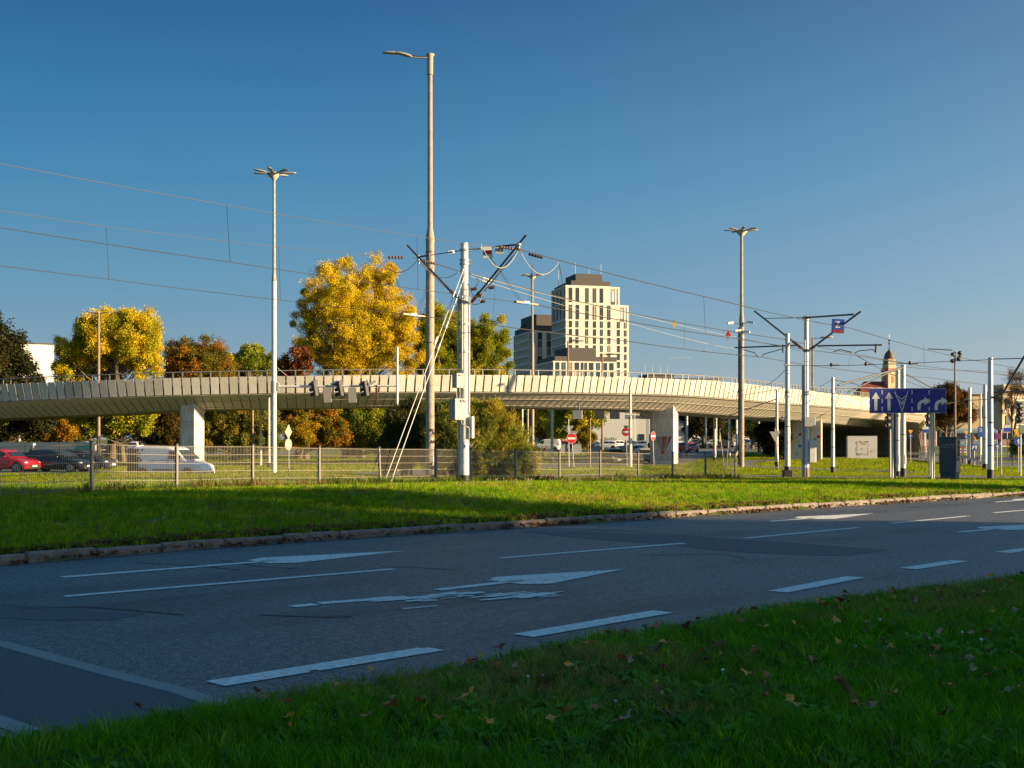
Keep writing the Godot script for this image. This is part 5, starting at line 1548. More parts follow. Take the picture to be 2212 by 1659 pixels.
	arm_lamp("brown wooden looking lamp pole with two opposed lamps behind the viaduct", Vector3(-40.350, 0, -122.000), 13.936, 0.17, 0.12, "brown_pole", [[0, 0.55, 0.08, 0.75], [180, 0.55, 0.12, 0.75]])
	arm_lamp("pale lamp pole before the cream tower with one lamp", Vector3(8.515, 0, -190.000), 16.448, 0.17, 0.12, "brown_pole", [[8, 1.2, 0.1, 1.7], [0, 0.4, 0.2, 1.5]])
	arm_lamp("low lamp pole in front of the tower's low wing", Vector3(11.917, 0, -165.000), 12.783, 0.16, 0.11, "brown_pole", [[10, 0.6, 0.1, 1.3], [0, 1.5, 0.05, 1.2]])
	# white and grey poles seen under the viaduct
	for q in [
		[42.0, 150.0, 832.0, 0.155, "white_paint", 0.6, "white pole at the edge of view passing behind the viaduct"],
		[545.6, 118.0, 850.0, 0.12, "brown_pole", 0.0, "brown pole under the viaduct beside the white lamp mast"],
		[563.0, 108.0, 855.0, 0.11, "white_paint", 0.0, "bright white pole under the viaduct beside the white lamp mast"],
		[581.0, 96.0, 860.0, 0.1, "white_paint", 0.5, "white pole almost touching the white lamp mast"],
		[1140.0, 150.0, 850.0, 0.15, "pole_concrete", 0.0, "grey pole beside the far crown lamp under the viaduct"],
		[1192.6, 128.0, 850.0, 0.16, "white_paint", 0.4, "weathered peeling pole under the viaduct near the keep-out sign"],
		[1483.5, 158.0, 850.0, 0.17, "white_paint", 0.9, "tall pole by the road edge just past the balloon painting"],
		[1525.0, 215.0, 850.0, 0.17, "white_paint", 1.0, "pole with black foot on the lawn beyond the red car"],
		[1543.6, 130.0, 850.0, 0.17, "galvanised", 0.5, "thick grey pole by the path under the viaduct"],
		[1547.5, 205.0, 850.0, 0.12, "white_paint", 0.8, "thin pole close behind the thick grey pole"],
		[1575.5, 152.0, 850.0, 0.17, "white_paint", 0.4, "pale pole left of the brown camera mast under the viaduct"],
		[1591.0, 190.0, 850.0, 0.15, "white_paint", 0.0, "slim pole behind the vent hood under the viaduct"],
		[1639.0, 190.0, 870.0, 0.15, "white_paint", 1.0, "slim pole on the lawn right of the brown camera mast"],
		[1652.0, 180.0, 870.0, 0.12, "white_paint", 0.5, "weathered slim pole before the black green bush"]]:
		post("support_pole", q[6], "pole", Vector3((q[0] - 1106.0) * q[1] / 2700.0, 0, -q[1]), 1.6 + (948.0 - q[2]) * q[1] / 2700.0, q[3], q[3] * 0.8, q[4], 0.0, q[5])
	for q in [[1997.0, 185.0, 880.0, "slender white pole beside the blue and white board"], [2010.0, 190.0, 880.0, "slender white pole before the tram's first joint"], [2118.0, 170.0, 850.0, "slender white pole behind the bracket board by the beige house"], [2042.0, 230.0, 890.0, "slender white pole seen just over the grey cabinet"]]:
		post("far_pole", q[3], "pole", Vector3((q[0] - 1106.0) * q[1] / 2700.0, 0, -q[1]), 1.6 + (948.0 - q[2]) * q[1] / 2700.0, 0.16, 0.13, "white_paint", 0.0, 0.0, "slender poles by the tram stop")

func signal_head(back := false) -> Geo:
	var g = Geo.new()
	g.bbox(Vector3.ZERO, Vector3(0.34, 1.1, 0.26), 0.03)
	return g

func signal_arm(lamp: Node3D):
	# arm from the lamp mast to the short post with three signals and their boards
	var n = thing("signal_gantry", "white signal arm with three black traffic signals seen from behind", "traffic signal", Vector3(-15.230, 4.948, -80))
	var z0 = Vector3.ZERO
	var end = Vector3(-7.348, 4.993, -80.000) - n.position
	var g = Geo.new()
	g.cyl(Vector3(0.3, 0, 0), end, 0.085, 0.06, 10)
	obj("arm", g, M.white_paint, n)
	g = Geo.new()
	g.cyl(Vector3(0, -0.4, 0), Vector3(0, 0.35, 0), 0.2, 0.2, 14)
	g.box(Vector3(0.25, 0, 0), Vector3(0.16, 0.5, 0.3))
	obj("clamp", g, M.galvanised, n)
	g = Geo.new()
	g.cyl(Vector3(-15.170, 6.281, -80.000) - n.position, Vector3(-13.659, 4.978, -80.000) - n.position, 0.02, 0.02, 6)
	obj("stay_rod", g, M.pale_cable, n)
	var housing = signal_head()
	for u in [681.0, 735.5, 790.5]:
		var c = Vector3((u - 592.0) * 80.0 / 2700.0, -0.12, 0.12)
		var t = Basis(Vector3.BACK, 0.17) * Basis(Vector3.UP, 0.9)
		var h = Node3D.new()
		h.name = nm(n, "signal_head")
		n.add_child(h, true)
		h.transform = Transform3D(t.scaled(Vector3.ONE * 0.88), c)
		obj("housing", housing, M.plastic, h)
		var vis = Geo.new()
		for k in 3: vis.cyl(Vector3(0, 0.36 - k * 0.36, -0.12), Vector3(0, 0.32 - k * 0.36, -0.5), 0.15, 0.14, 9, false)
		obj("visors", vis, M.plastic, h)
		var bb = Geo.new()
		bb.box(Vector3(0.26, 0, 0.02), Vector3(0.12, 1.25, 0.04))
		obj("backing_board", bb, M.plastic, h)
	for u in [708.0, 761.5, 814.0]:
		var bx = Geo.new()
		var c = Vector3((u - 592.0) * 80.0 / 2700.0, -0.55, 0.06)
		bx.box(c, Vector3(0.5 if u < 800 else 0.14, 0.95, 0.18), Basis(Vector3.BACK, 0.05))
		bx.box(c + Vector3(0, 0.5, 0), Vector3(0.08, 0.3, 0.08))
		obj("lane_signal_box", bx, M.lamp_grey if u < 800 else M.insulator, n)
	for u in [717.0, 800.0]:
		var cg = Geo.new()
		cg.box(Vector3((u - 592.0) * 80.0 / 2700.0 + 0.15, 0.24, 0.1), Vector3(0.5, 0.14, 0.14), Basis(Vector3.BACK, 0.5))
		obj("camera", cg, M.galvanised, n)

# ---------------------------------------------------------------- tram masts
func beads(g: Geo, a: Vector3, b: Vector3, k: int, r: float):
	var ax = (b - a).normalized()
	for i in k:
		var c = a.lerp(b, (i + 0.5) / k)
		g.cyl(c - ax * 0.03, c + ax * 0.03, r, r * 0.8, 8)
	g.cyl(a, b, r * 0.35, r * 0.35, 6)

func letters(text: String, size: float, depth := 0.006) -> TextMesh:
	var t = TextMesh.new()
	t.text = text
	var f = SystemFont.new()
	f.font_names = PackedStringArray(["Droid Sans"])
	f.font_weight = 700
	t.font = f
	t.font_size = 48
	t.pixel_size = size / 36.0
	t.depth = depth
	return t

func make_masts():
	# the near mast
	var n = thing("tram_mast", "white tram mast carrying two slanted wire arms and grey boxes", "mast", G(Vector3(-1.450, 0, -38.000)))
	var o = n.position
	obj("shaft", lathe([[-0.3, 0.15], [0.3, 0.148], [2.276 - o.y, 0.14], [2.346 - o.y, 0.125], [7.539 - o.y, 0.115]]), M.white_paint, n)
	obj("painted_foot", lathe([[-0.3, 0.158], [0.26, 0.158]]), M.black_base, n)
	obj("cap", lathe([[7.539 - o.y, 0.12], [7.553 - o.y, 0.12]]), M.galvanised, n)
	var g = Geo.new()
	for q in [[-0.17, 0.02, 0.028, 640.0, 1000.0], [-0.2, 0.05, 0.022, 640.0, 860.0], [0.14, 0.05, 0.02, 660.0, 890.0], [0.165, 0.03, 0.014, 640.0, 930.0], [-0.06, 0.15, 0.02, 800.0, 640.0]]:
		g.cyl(Vector3(q[0], 1.6 + (948.0 - q[3]) * 38.0 / 2700.0 - o.y, q[1]), Vector3(q[0], 1.6 + (948.0 - q[4]) * 38.0 / 2700.0 - o.y, q[1]), q[2], q[2], 6)
	obj("conduits", g, M.galvanised, n)
	g = Geo.new()
	for v in [5.710, 7.342, 7.033, 6.920, 5.090, 4.246]:
		g.cyl(Vector3(0, v - o.y - 0.03, 0), Vector3(0, v - o.y + 0.03, 0), 0.145, 0.145, 12)
		g.box(Vector3(0.15, v - o.y, 0), Vector3(0.1, 0.045, 0.05))
	obj("clamps", g, M.galvanised, n)
	# arms: one reaches towards the road, the other away
	var lt = Vector3(-3.348, 7.793, -40.000) - o; var lj = Vector3(-2.978, 7.393, -39.800) - o; var lb = Vector3(-1.552, 5.777, -38.100) - o
	var rt = Vector3(0.406, 7.382, -35.400) - o; var rj = Vector3(0.198, 7.153, -35.700) - o; var rb = Vector3(-1.221, 5.755, -37.900) - o
	g = Geo.new(); g.cyl(lb, lt, 0.032, 0.032, 8); obj("wire_arm", g, M.dark_steel, n)
	g = Geo.new(); g.cyl(rb, rt, 0.032, 0.032, 8); obj("wire_arm", g, M.dark_steel, n)
	g = Geo.new()
	beads(g, lb, lb.lerp(lt, 0.2), 6, 0.06); beads(g, rb, rb.lerp(rt, 0.16), 6, 0.06)
	obj("arm_insulators", g, M.insulator, n)
	var hub = Vector3(0, 7.342 - o.y, 0)
	g = Geo.new(); g.cyl(hub, lj, 0.014, 0.014, 6); g.cyl(hub.lerp(lj, 0.75), lj, 0.03, 0.03, 6); obj("tie_rod", g, M.dark_steel, n)
	g = Geo.new(); g.cyl(hub, rj, 0.014, 0.014, 6); g.cyl(hub.lerp(rj, 0.6), rj, 0.028, 0.028, 6); obj("tie_rod", g, M.dark_steel, n)
	g = Geo.new()
	beads(g, hub.lerp(lj, 0.22), hub.lerp(lj, 0.36), 4, 0.045); beads(g, hub.lerp(rj, 0.2), hub.lerp(rj, 0.34), 4, 0.045)
	obj("rod_insulators", g, M.white_paint, n)
	g = Geo.new()
	for q in [lj, rj]:
		g.ball(q, Vector3(0.07, 0.07, 0.07), 8, 5); g.cyl(q, q + Vector3(0.02, -0.22, 0.0), 0.03, 0.02, 6)
	obj("wire_clamps", g, M.galvanised, n)
	# slack jumper cables
	var k = 14
	var jl = [
		[Vector3(-4.354, 7.480, -40.400), Vector3(-2.992, 7.319, -39.800), 0.75, "copper_cable"], [Vector3(-2.963, 7.290, -39.800), Vector3(-1.673, 6.747, -38.600), 0.55, "pale_cable"], [Vector3(-2.963, 7.290, -39.800), Vector3(-1.868, 6.106, -38.500), 0.05, "copper_cable"], [Vector3(-2.941, 7.246, -39.700), Vector3(-1.759, 5.969, -38.300), -0.06, "pale_cable"],
		[Vector3(-0.856, 6.979, -34.500), Vector3(0.198, 7.034, -35.700), 0.98, "pale_cable"], [Vector3(0.198, 7.034, -35.700), Vector3(1.362, 6.736, -36.400), 0.85, "pale_cable"], [Vector3(0.172, 7.010, -35.800), Vector3(-0.845, 6.005, -37.400), 0.05, "copper_cable"], [Vector3(0.159, 6.983, -35.800), Vector3(-0.944, 5.878, -37.500), -0.05, "copper_cable"], [Vector3(1.362, 6.723, -36.400), Vector3(1.559, 5.396, -36.600), -0.25, "wire"],
		[Vector3(-0.746, 6.131, -37.300), Vector3(-0.983, 5.659, -37.400), -0.1, "pale_cable"], [Vector3(-0.776, 5.797, -37.400), Vector3(-1.372, 5.772, -37.800), 0.22, "copper_cable"], [Vector3(-1.703, 5.794, -38.000), Vector3(-1.400, 5.912, -37.800), 0.1, "copper_cable"], [Vector3(-1.520, 6.709, -38.000), Vector3(-1.064, 5.772, -37.800), 0.1, "wire"]]
	for q in jl:
		g = Geo.new()
		g.tube(hump(q[0] - o, q[1] - o, q[2] * 0.62, k), 0.011, 5)
		obj("jumper_cable", g, M[q[3]], n)
	# surge arrester bits by the arm root
	g = Geo.new()
	for q in [Vector3(-1.173, 6.110, -37.700), Vector3(-0.917, 5.711, -37.500), Vector3(-1.003, 5.889, -37.600), Vector3(-0.634, 6.092, -37.200)]: beads(g, q - o + Vector3(-0.06, 0, 0), q - o + Vector3(0.1, 0.02, 0), 4, 0.05)
	g.tube([Vector3(-1.145, 6.152, -37.700) - o, Vector3(-1.019, 6.292, -37.700) - o, Vector3(-0.991, 6.403, -37.700) - o, Vector3(-1.089, 6.445, -37.700) - o], 0.012, 5)
	obj("surge_arrester", g, M.insulator, n)
	# boxes
	var bt = Basis(Vector3.UP, 0.62)
	g = Geo.new()
	g.bbox(Vector3(-1.638, 3.364, -37.800) - o, Vector3(0.26, 0.44, 0.26), 0.012, bt)
	obj("upper_box", g, M.grey_box, n)
	g = Geo.new()
	g.bbox(Vector3(-1.664, 2.495, -37.750) - o, Vector3(0.36, 0.64, 0.34), 0.014, bt)
	var box = obj("lower_box", g, M.grey_box, n)
	g = Geo.new()
	var bc = Vector3(-1.664, 2.495, -37.750) - o
	for i in 6: g.box(bc + bt * Vector3(-0.19, 0, -0.1 + i * 0.045), Vector3(0.006, 0.58, 0.008), bt)
	g.box(bc + bt * Vector3(-0.185, 0.1, 0.12), Vector3(0.02, 0.12, 0.03), bt)
	obj("door_ribs", g, M.grey_box, box)
	for q in [["87G", bc + bt * Vector3(0.085, 0.24, 0.174), 0.085, bt], ["GF", Vector3(-1.638, 3.364, -37.800) - o + bt * Vector3(-0.03, 0.15, 0.134), 0.05, bt]]:
		var t = obj("lettering", letters(q[0], q[2]), M.ink, box)
		t.transform = Transform3D(q[3], q[1])
	g = Geo.new()
	for q in [[[985, 845], [987, 862]], [[994, 845], [993, 862]]]: g.cyl(Vector3((q[0][0] - 1106.0) * 37.8 / 2700.0, 1.6 + (948.0 - q[0][1]) * 37.8 / 2700.0, -37.8) - o, Vector3((q[1][0] - 1106.0) * 37.8 / 2700.0, 1.6 + (948.0 - q[1][1]) * 37.8 / 2700.0, -37.8) - o, 0.014, 0.014, 6)
	g.tube(catmull([Vector3(-1.536, 2.159, -37.700) - o, Vector3(-1.504, 2.046, -37.600) - o, Vector3(-1.365, 1.962, -37.600) - o, Vector3(-1.299, 1.907, -37.700) - o, Vector3(-1.302, 1.502, -37.800) - o, Vector3(-1.246, 1.376, -37.800) - o, Vector3(-1.190, 1.460, -37.800) - o], 5), 0.018, 6)
	g.tube(catmull([Vector3(-1.703, 2.159, -37.700) - o, Vector3(-1.690, 2.075, -37.700) - o, Vector3(-1.620, 2.089, -37.700) - o, Vector3(-1.578, 2.159, -37.700) - o], 4), 0.016, 6)
	obj("cables", g, M.pale_cable, n)
	g = Geo.new()
	g.bbox(Vector3(-1.228, 1.951, -37.900) - o, Vector3(0.13, 0.66, 0.13), 0.012, Basis(Vector3.UP, -0.5))
	obj("white_duct_box", g, M.white_paint, n)
	# hanging plates on the tie rod
	var flag = thing("striped_plate", "small white plate with a red band hanging from the tie rod", "sign", Vector3(-0.705, 6.958, -35.900))
	for q in [[0.115, "sign_white"], [0.0, "sign_red"], [-0.115, "sign_white"]]:
		g = Geo.new()
		g.box(Vector3(0, q[0], 0), Vector3(0.24, 0.113, 0.01), Basis(Vector3.BACK, 0.06))
		obj("stripe", g, M[q[1]], flag)
	g = Geo.new(); g.box(Vector3(0, 0, -0.008), Vector3(0.26, 0.36, 0.008), Basis(Vector3.BACK, 0.06)); obj("plate", g, M.dark_steel, flag)
	flag = thing("number_plate_sign", "small grey plate reading 7G8 hung beside the striped plate", "sign", Vector3(-0.361, 7.042, -36.100))
	g = Geo.new(); g.box(Vector3.ZERO, Vector3(0.25, 0.2, 0.012)); obj("plate", g, mat("plate_grey", 0.42, 0.43, 0.43, 0.6), flag)
	var lt2 = obj("lettering", letters("7G8", 0.1), M.ink, flag)
	lt2.position = Vector3(0, 0.01, 0.008)
	# guy rods
	for q in [[Vector3(-1.450, 7.061, -38.000), Vector3(-1.488, 6.695, -37.900), Vector3(-3.767, 0.501, -36.200), "paler guy rod running from the mast down to the fence"], [Vector3(-1.407, 6.807, -38.000), Vector3(-1.460, 6.485, -37.900), Vector3(-3.511, 0.272, -35.500), "second guy rod running from the mast down into the grass"]]:
		var gy = thing("guy_rod", q[3], "guy rod", q[0])
		g = Geo.new()
		g.cyl(q[1] - q[0], G(q[2]) - Vector3(0, 0.1, 0) - q[0], 0.013, 0.013, 7)
		g.cyl(Vector3.ZERO, q[1] - q[0], 0.03, 0.03, 7)
		obj("rod", g, M.white_paint, gy)
		g = Geo.new()
		for t in [0.1, 0.22, 0.33]:
			var a = q[1].lerp(q[2], t) - q[0]; var b = q[1].lerp(q[2], t + 0.035) - q[0]
			g.cyl(a, b, 0.034, 0.034, 8)
		obj("turnbuckle", g, M.galvanised, gy)
	# second mast with the Z plate
	n = thing("tram_mast", "double shafted tram mast with a blue Z plate on its arm", "mast", G(Vector3(13.427, 0, -57.000)))
	o = n.position
	obj("shaft", lathe([[-0.3, 0.125], [7.194 - o.y, 0.105]]), M.white_paint, n)
	obj("painted_foot", lathe([[-0.3, 0.133], [0.5, 0.133]]), M.brown_pole, n)
	g = Geo.new()
	g.cyl(Vector3(-0.17, 0, 0.02), Vector3(-0.17, 4.936 - o.y, 0.02), 0.05, 0.05, 8)
	g.cyl(Vector3(-0.09, 0, 0.1), Vector3(-0.09, 6.097 - o.y, 0.1), 0.02, 0.02, 6)
	obj("conduits", g, M.galvanised, n)
	g = Geo.new()
	g.cyl(Vector3(0.15, 0.3, 0.05), Vector3(0.15, 6.836 - o.y, 0.05), 0.012, 0.012, 5)
	obj("cable", g, M.insulator, n)
	g = Geo.new(); g.bbox(Vector3(0.1, 2.381 - o.y, 0.16), Vector3(0.5, 0.44, 0.22), 0.02); obj("grey_box", g, M.grey_box, n)
	g = Geo.new(); g.bbox(Vector3(0.25, 1.030 - o.y, 0.12), Vector3(0.3, 1.0, 0.2), 0.02); obj("white_box", g, M.white_paint, n)
	lt = Vector3(11.741, 7.784, -60.500) - o; lb = Vector3(13.233, 5.596, -58.000) - o; var lr = Vector3(13.410, 5.625, -57.200) - o
	rt = Vector3(14.661, 6.967, -52.500) - o; rb = Vector3(13.464, 5.597, -56.800) - o
	g = Geo.new(); g.cyl(lr, lt, 0.042, 0.042, 8); obj("wire_arm", g, M.dark_steel, n)
	g = Geo.new(); g.cyl(rb, rt, 0.042, 0.042, 8); obj("wire_arm", g, M.dark_steel, n)
	g = Geo.new(); beads(g, lr.lerp(lt, 0.06), lr.lerp(lt, 0.24), 7, 0.075); beads(g, rb.lerp(rt, 0.04), rb.lerp(rt, 0.14), 4, 0.07); obj("arm_insulators", g, M.insulator, n)
	hub = Vector3(0, 7.131 - o.y, 0)
	g = Geo.new()
	g.cyl(hub, Vector3(12.089, 7.378, -60.000) - o, 0.018, 0.018, 6); g.cyl(hub, Vector3(14.506, 6.880, -53.000) - o, 0.04, 0.04, 6)
	g.box(hub, Vector3(0.3, 0.1, 0.3))
	obj("tie_rod", g, M.dark_steel, n)
	g = Geo.new()
	g.cyl(Vector3(0, 5.632 - o.y - 0.06, 0), Vector3(0, 5.632 - o.y + 0.06, 0), 0.15, 0.15, 10)
	obj("collar", g, M.dark_steel, n)
	# cantilevers that steady the contact wires
	g = Geo.new()
	g.cyl(Vector3(10.844, 6.051, -61.000) - o, Vector3(13.233, 5.939, -58.000) - o, 0.035, 0.035, 6)
	g.cyl(Vector3(13.811, 5.806, -56.500) - o, Vector3(15.723, 5.585, -53.000) - o, 0.035, 0.035, 6)
	g.tube([Vector3(11.274, 5.960, -61.000) - o, Vector3(11.741, 5.768, -60.500) - o, Vector3(11.881, 5.531, -60.300) - o], 0.02, 5)
	g.tube([Vector3(11.978, 5.533, -60.000) - o, Vector3(12.089, 5.667, -60.000) - o, Vector3(12.761, 5.854, -59.200) - o, Vector3(12.849, 5.752, -59.000) - o], 0.02, 5)
	g.tube([Vector3(14.266, 5.464, -55.500) - o, Vector3(14.443, 5.531, -55.000) - o, Vector3(14.843, 5.382, -54.600) - o], 0.02, 5)
	g.tube([Vector3(14.937, 5.334, -54.500) - o, Vector3(15.091, 5.428, -54.400) - o, Vector3(15.465, 5.431, -53.600) - o, Vector3(15.555, 5.325, -53.500) - o], 0.02, 5)
	g.cyl(Vector3(12.762, 6.043, -58.800) - o, Vector3(12.762, 5.651, -58.800) - o, 0.05, 0.05, 6)
	g.cyl(Vector3(15.565, 5.654, -53.400) - o, Vector3(15.545, 5.279, -53.400) - o, 0.05, 0.05, 6)
	obj("steady_arm", g, M.dark_steel, n)
	flag = thing("z_plate", "square blue plate with a white letter Z on the mast arm", "sign", Vector3(14.002, 6.443, -53.700))
	g = Geo.new(); g.box(Vector3.ZERO, Vector3(0.54, 0.6, 0.02), Basis(Vector3.BACK, -0.05)); obj("plate", g, M.arrow_blue, flag)
	var zt = obj("lettering", letters("Z", 0.3), M.sign_white, flag)
	zt.position = Vector3(-0.01, 0.06, 0.014)
	g = Geo.new(); g.box(Vector3(0, -0.22, 0.0125), Vector3(0.46, 0.13, 0.008), Basis(Vector3.BACK, -0.05)); obj("red_band", g, mat("dull_red", 0.25, 0.02, 0.03), flag)

func arm_pair(n: Node3D):
	var o = n.position
	var g = Geo.new()
	g.tube([Vector3(17.651, 4.807, -56.600) - o, Vector3(13.950, 3.899, -53.500) - o], 0.045, 6)
	g.tube([Vector3(17.522, 4.788, -57.000) - o, Vector3(14.560, 3.640, -54.000) - o], 0.035, 6)
	g.tube([Vector3(13.831, 3.780, -53.500) - o, Vector3(16.276, 3.841, -55.000) - o], 0.03, 6)
	g.tube([Vector3(17.881, 4.598, -57.000) - o, Vector3(20.178, 4.044, -60.000) - o, Vector3(21.101, 3.814, -61.000) - o], 0.03, 6)
	obj("wire_arm", g, M.dark_steel, n)

# ---------------------------------------------------------------- overhead wires
func wire(node: Node3D, called: String, pts: Array, r: float, m: String):
	var g = Geo.new()
	for i in pts.size() - 1:
		var sag = 0.0003 * pts[i].distance_squared_to(pts[i + 1])
		g.tube(hump(pts[i], pts[i + 1], minf(sag, 0.06), 8), r, 5)
	return obj(called, g, M[m], node)

func make_wires():
	var n = thing("overhead_line", "near tram line with carrier wire, contact wire and droppers", "overhead line")
	wire(n, "carrier_wire", [Vector3(-9.673, 6.628, -22.400), Vector3(-6.274, 6.738, -27.500), Vector3(-1.293, 6.898, -33.900), Vector3(0.316, 6.966, -35.600)], 0.006, "line_wire")
	wire(n, "carrier_wire", [Vector3(0.316, 6.966, -35.600), Vector3(6.747, 6.619, -44.000), Vector3(11.778, 6.341, -50.000), Vector3(14.334, 6.274, -52.800), Vector3(19.404, 5.839, -59.000), Vector3(25.276, 5.584, -66.000), Vector3(31.840, 5.227, -72.000)], 0.014, "wire")
	wire(n, "contact_wire", [Vector3(-9.673, 5.466, -22.400), Vector3(-6.406, 5.618, -28.400), Vector3(-2.226, 5.535, -33.200), Vector3(0.212, 5.511, -35.800)], 0.008, "wire")
	wire(n, "contact_wire", [Vector3(0.590, 5.502, -36.200), Vector3(3.960, 5.498, -41.600), Vector3(8.893, 5.520, -49.000), Vector3(12.053, 5.447, -53.000), Vector3(15.664, 5.400, -57.000), Vector3(20.627, 5.287, -63.000), Vector3(26.807, 5.281, -70.000), Vector3(34.493, 5.153, -78.000)], 0.014, "wire")
	for q in [[Vector3(-6.274, 6.733, -27.500), Vector3(-6.406, 5.618, -28.400)], [Vector3(6.747, 6.619, -44.000), Vector3(7.199, 5.527, -46.500)], [Vector3(-2.475, 6.864, -32.600), Vector3(-2.474, 5.536, -32.900)], [Vector3(19.404, 6.101, -59.000), Vector3(20.813, 5.240, -63.000)]]: wire(n, "dropper", q, 0.006, "wire")
	var n2 = thing("overhead_line", "far tram line with carrier wire, contact wire and droppers", "overhead line")
	wire(n2, "carrier_wire", [Vector3(-11.919, 6.732, -27.600), Vector3(-9.896, 6.774, -30.500), Vector3(-6.670, 6.977, -34.900), Vector3(-3.508, 7.313, -39.300), Vector3(-2.978, 7.349, -39.800)], 0.006, "line_wire")
	wire(n2, "carrier_wire", [Vector3(-2.978, 7.349, -39.800), Vector3(-1.783, 7.179, -41.500), Vector3(5.084, 6.800, -52.000), Vector3(13.627, 6.640, -63.000), Vector3(25.210, 6.106, -77.000), Vector3(36.867, 6.133, -90.000)], 0.016, "wire")
	wire(n2, "contact_wire", [Vector3(-11.919, 5.505, -27.600), Vector3(-9.904, 5.523, -30.700), Vector3(-6.390, 5.518, -35.500), Vector3(-3.298, 5.525, -39.400)], 0.008, "wire")
	wire(n2, "contact_wire", [Vector3(-2.963, 5.521, -39.800), Vector3(-0.645, 5.472, -42.500), Vector3(4.759, 5.489, -50.000), Vector3(12.155, 5.599, -61.000), Vector3(19.813, 5.493, -72.000), Vector3(26.489, 5.541, -80.000), Vector3(38.915, 5.470, -95.000)], 0.016, "wire")
	for q in [[Vector3(-9.896, 6.774, -30.500), Vector3(-9.904, 5.523, -30.700)], [Vector3(-0.561, 7.101, -43.300), Vector3(-0.663, 5.497, -42.600)], [Vector3(-6.552, 6.982, -35.100), Vector3(-6.537, 5.522, -35.300)], [Vector3(7.598, 6.652, -55.000), Vector3(7.481, 5.542, -54.300)], [Vector3(19.004, 6.604, -70.000), Vector3(19.065, 5.492, -71.000)]]: wire(n2, "dropper", q, 0.006, "wire")
	# strain insulators on the wires
	for q in [[n, Vector3(0.263, 6.964, -35.500), Vector3(0.157, 6.960, -35.300)], [n2, Vector3(-3.851, 7.233, -38.800), Vector3(-3.415, 7.313, -39.400)], [n2, Vector3(-2.823, 7.289, -39.900), Vector3(-2.478, 7.242, -40.300)], [n, Vector3(-0.349, 6.964, -34.900), Vector3(0.026, 6.967, -35.300)], [n, Vector3(0.480, 6.920, -36.000), Vector3(0.895, 6.900, -36.600)]]:
		var g = Geo.new()
		beads(g, q[1], q[2], 5, 0.045)
		obj("strain_insulator", g, M.insulator, q[0])
	# blue section insulators hung in the contact wires
	for q in [[Vector3(0.212, 5.511, -35.800), Vector3(0.590, 5.502, -36.200), Vector3(-0.720, 6.973, -36.000), Vector3(0.596, 6.724, -36.600), "blue section insulator in the near contact wire beside the far crown lamp"], [Vector3(-3.327, 5.525, -39.400), Vector3(-2.948, 5.514, -39.800), Vector3(-3.833, 7.233, -39.200), Vector3(-2.559, 7.181, -40.400), "blue section insulator in the far contact wire before the yellow poplar"]]:
		var si = thing("section_insulator", q[4], "insulator", q[0])
		var b = q[1] - q[0]
		var g = Geo.new()
		var dr = b.normalized()
		var bs = Basis(dr, Vector3.UP, dr.cross(Vector3.UP))
		g.bbox(b * 0.55, Vector3(b.length() * 0.62, 0.05, 0.09), 0.012, bs)
		obj("blue_body", g, M.blue_insulator, si)
		g = Geo.new()
		g.bbox(b * 0.55 + Vector3(0, 0.04, 0), Vector3(b.length() * 0.45, 0.04, 0.06), 0.01, bs)
		obj("white_cover", g, M.white_paint, si)
		g = Geo.new()
		g.box(b * -0.05, Vector3(0.3, 0.05, 0.12), bs); g.box(b * 1.1, Vector3(0.3, 0.04, 0.1), bs)
		obj("end_clamp", g, M.copper_cable, si)
		for t in [[q[2], 0.05], [q[2], 0.3], [q[3], 0.75], [q[3], 0.98]]:
			wire(si, "hanger", [t[0] - q[0], b * t[1]], 0.006, "wire")
	# feeder wires that leave the near mast
	var n3 = thing("feeder_wires", "pair of pale feeder wires leaving the near mast towards the second mast", "cable")
	wire(n3, "feeder_wire", [Vector3(-1.239, 6.610, -38.000), Vector3(-0.673, 6.633, -39.500), Vector3(5.176, 6.624, -51.000), Vector3(10.756, 6.489, -60.000), Vector3(13.431, 5.583, -57.200)], 0.0075, "pale_cable")
	wire(n3, "feeder_wire", [Vector3(-1.239, 6.540, -38.000), Vector3(-0.746, 6.545, -39.500), Vector3(5.074, 6.119, -50.000), Vector3(10.159, 5.941, -59.500), Vector3(10.899, 6.014, -60.800)], 0.007, "pale_cable")
	for q in [[Vector3(-0.920, 6.615, -38.800), Vector3(-0.644, 6.603, -39.500)], [Vector3(-0.948, 6.529, -38.800), Vector3(-0.731, 6.516, -39.500)]]:
		var g = Geo.new()
		beads(g, q[0], q[1], 3, 0.045)
		obj("strain_insulator", g, M.white_paint, n3)
	var n4 = thing("cross_span", "thin cross wires strung between the tram poles behind the blue sign", "cable")
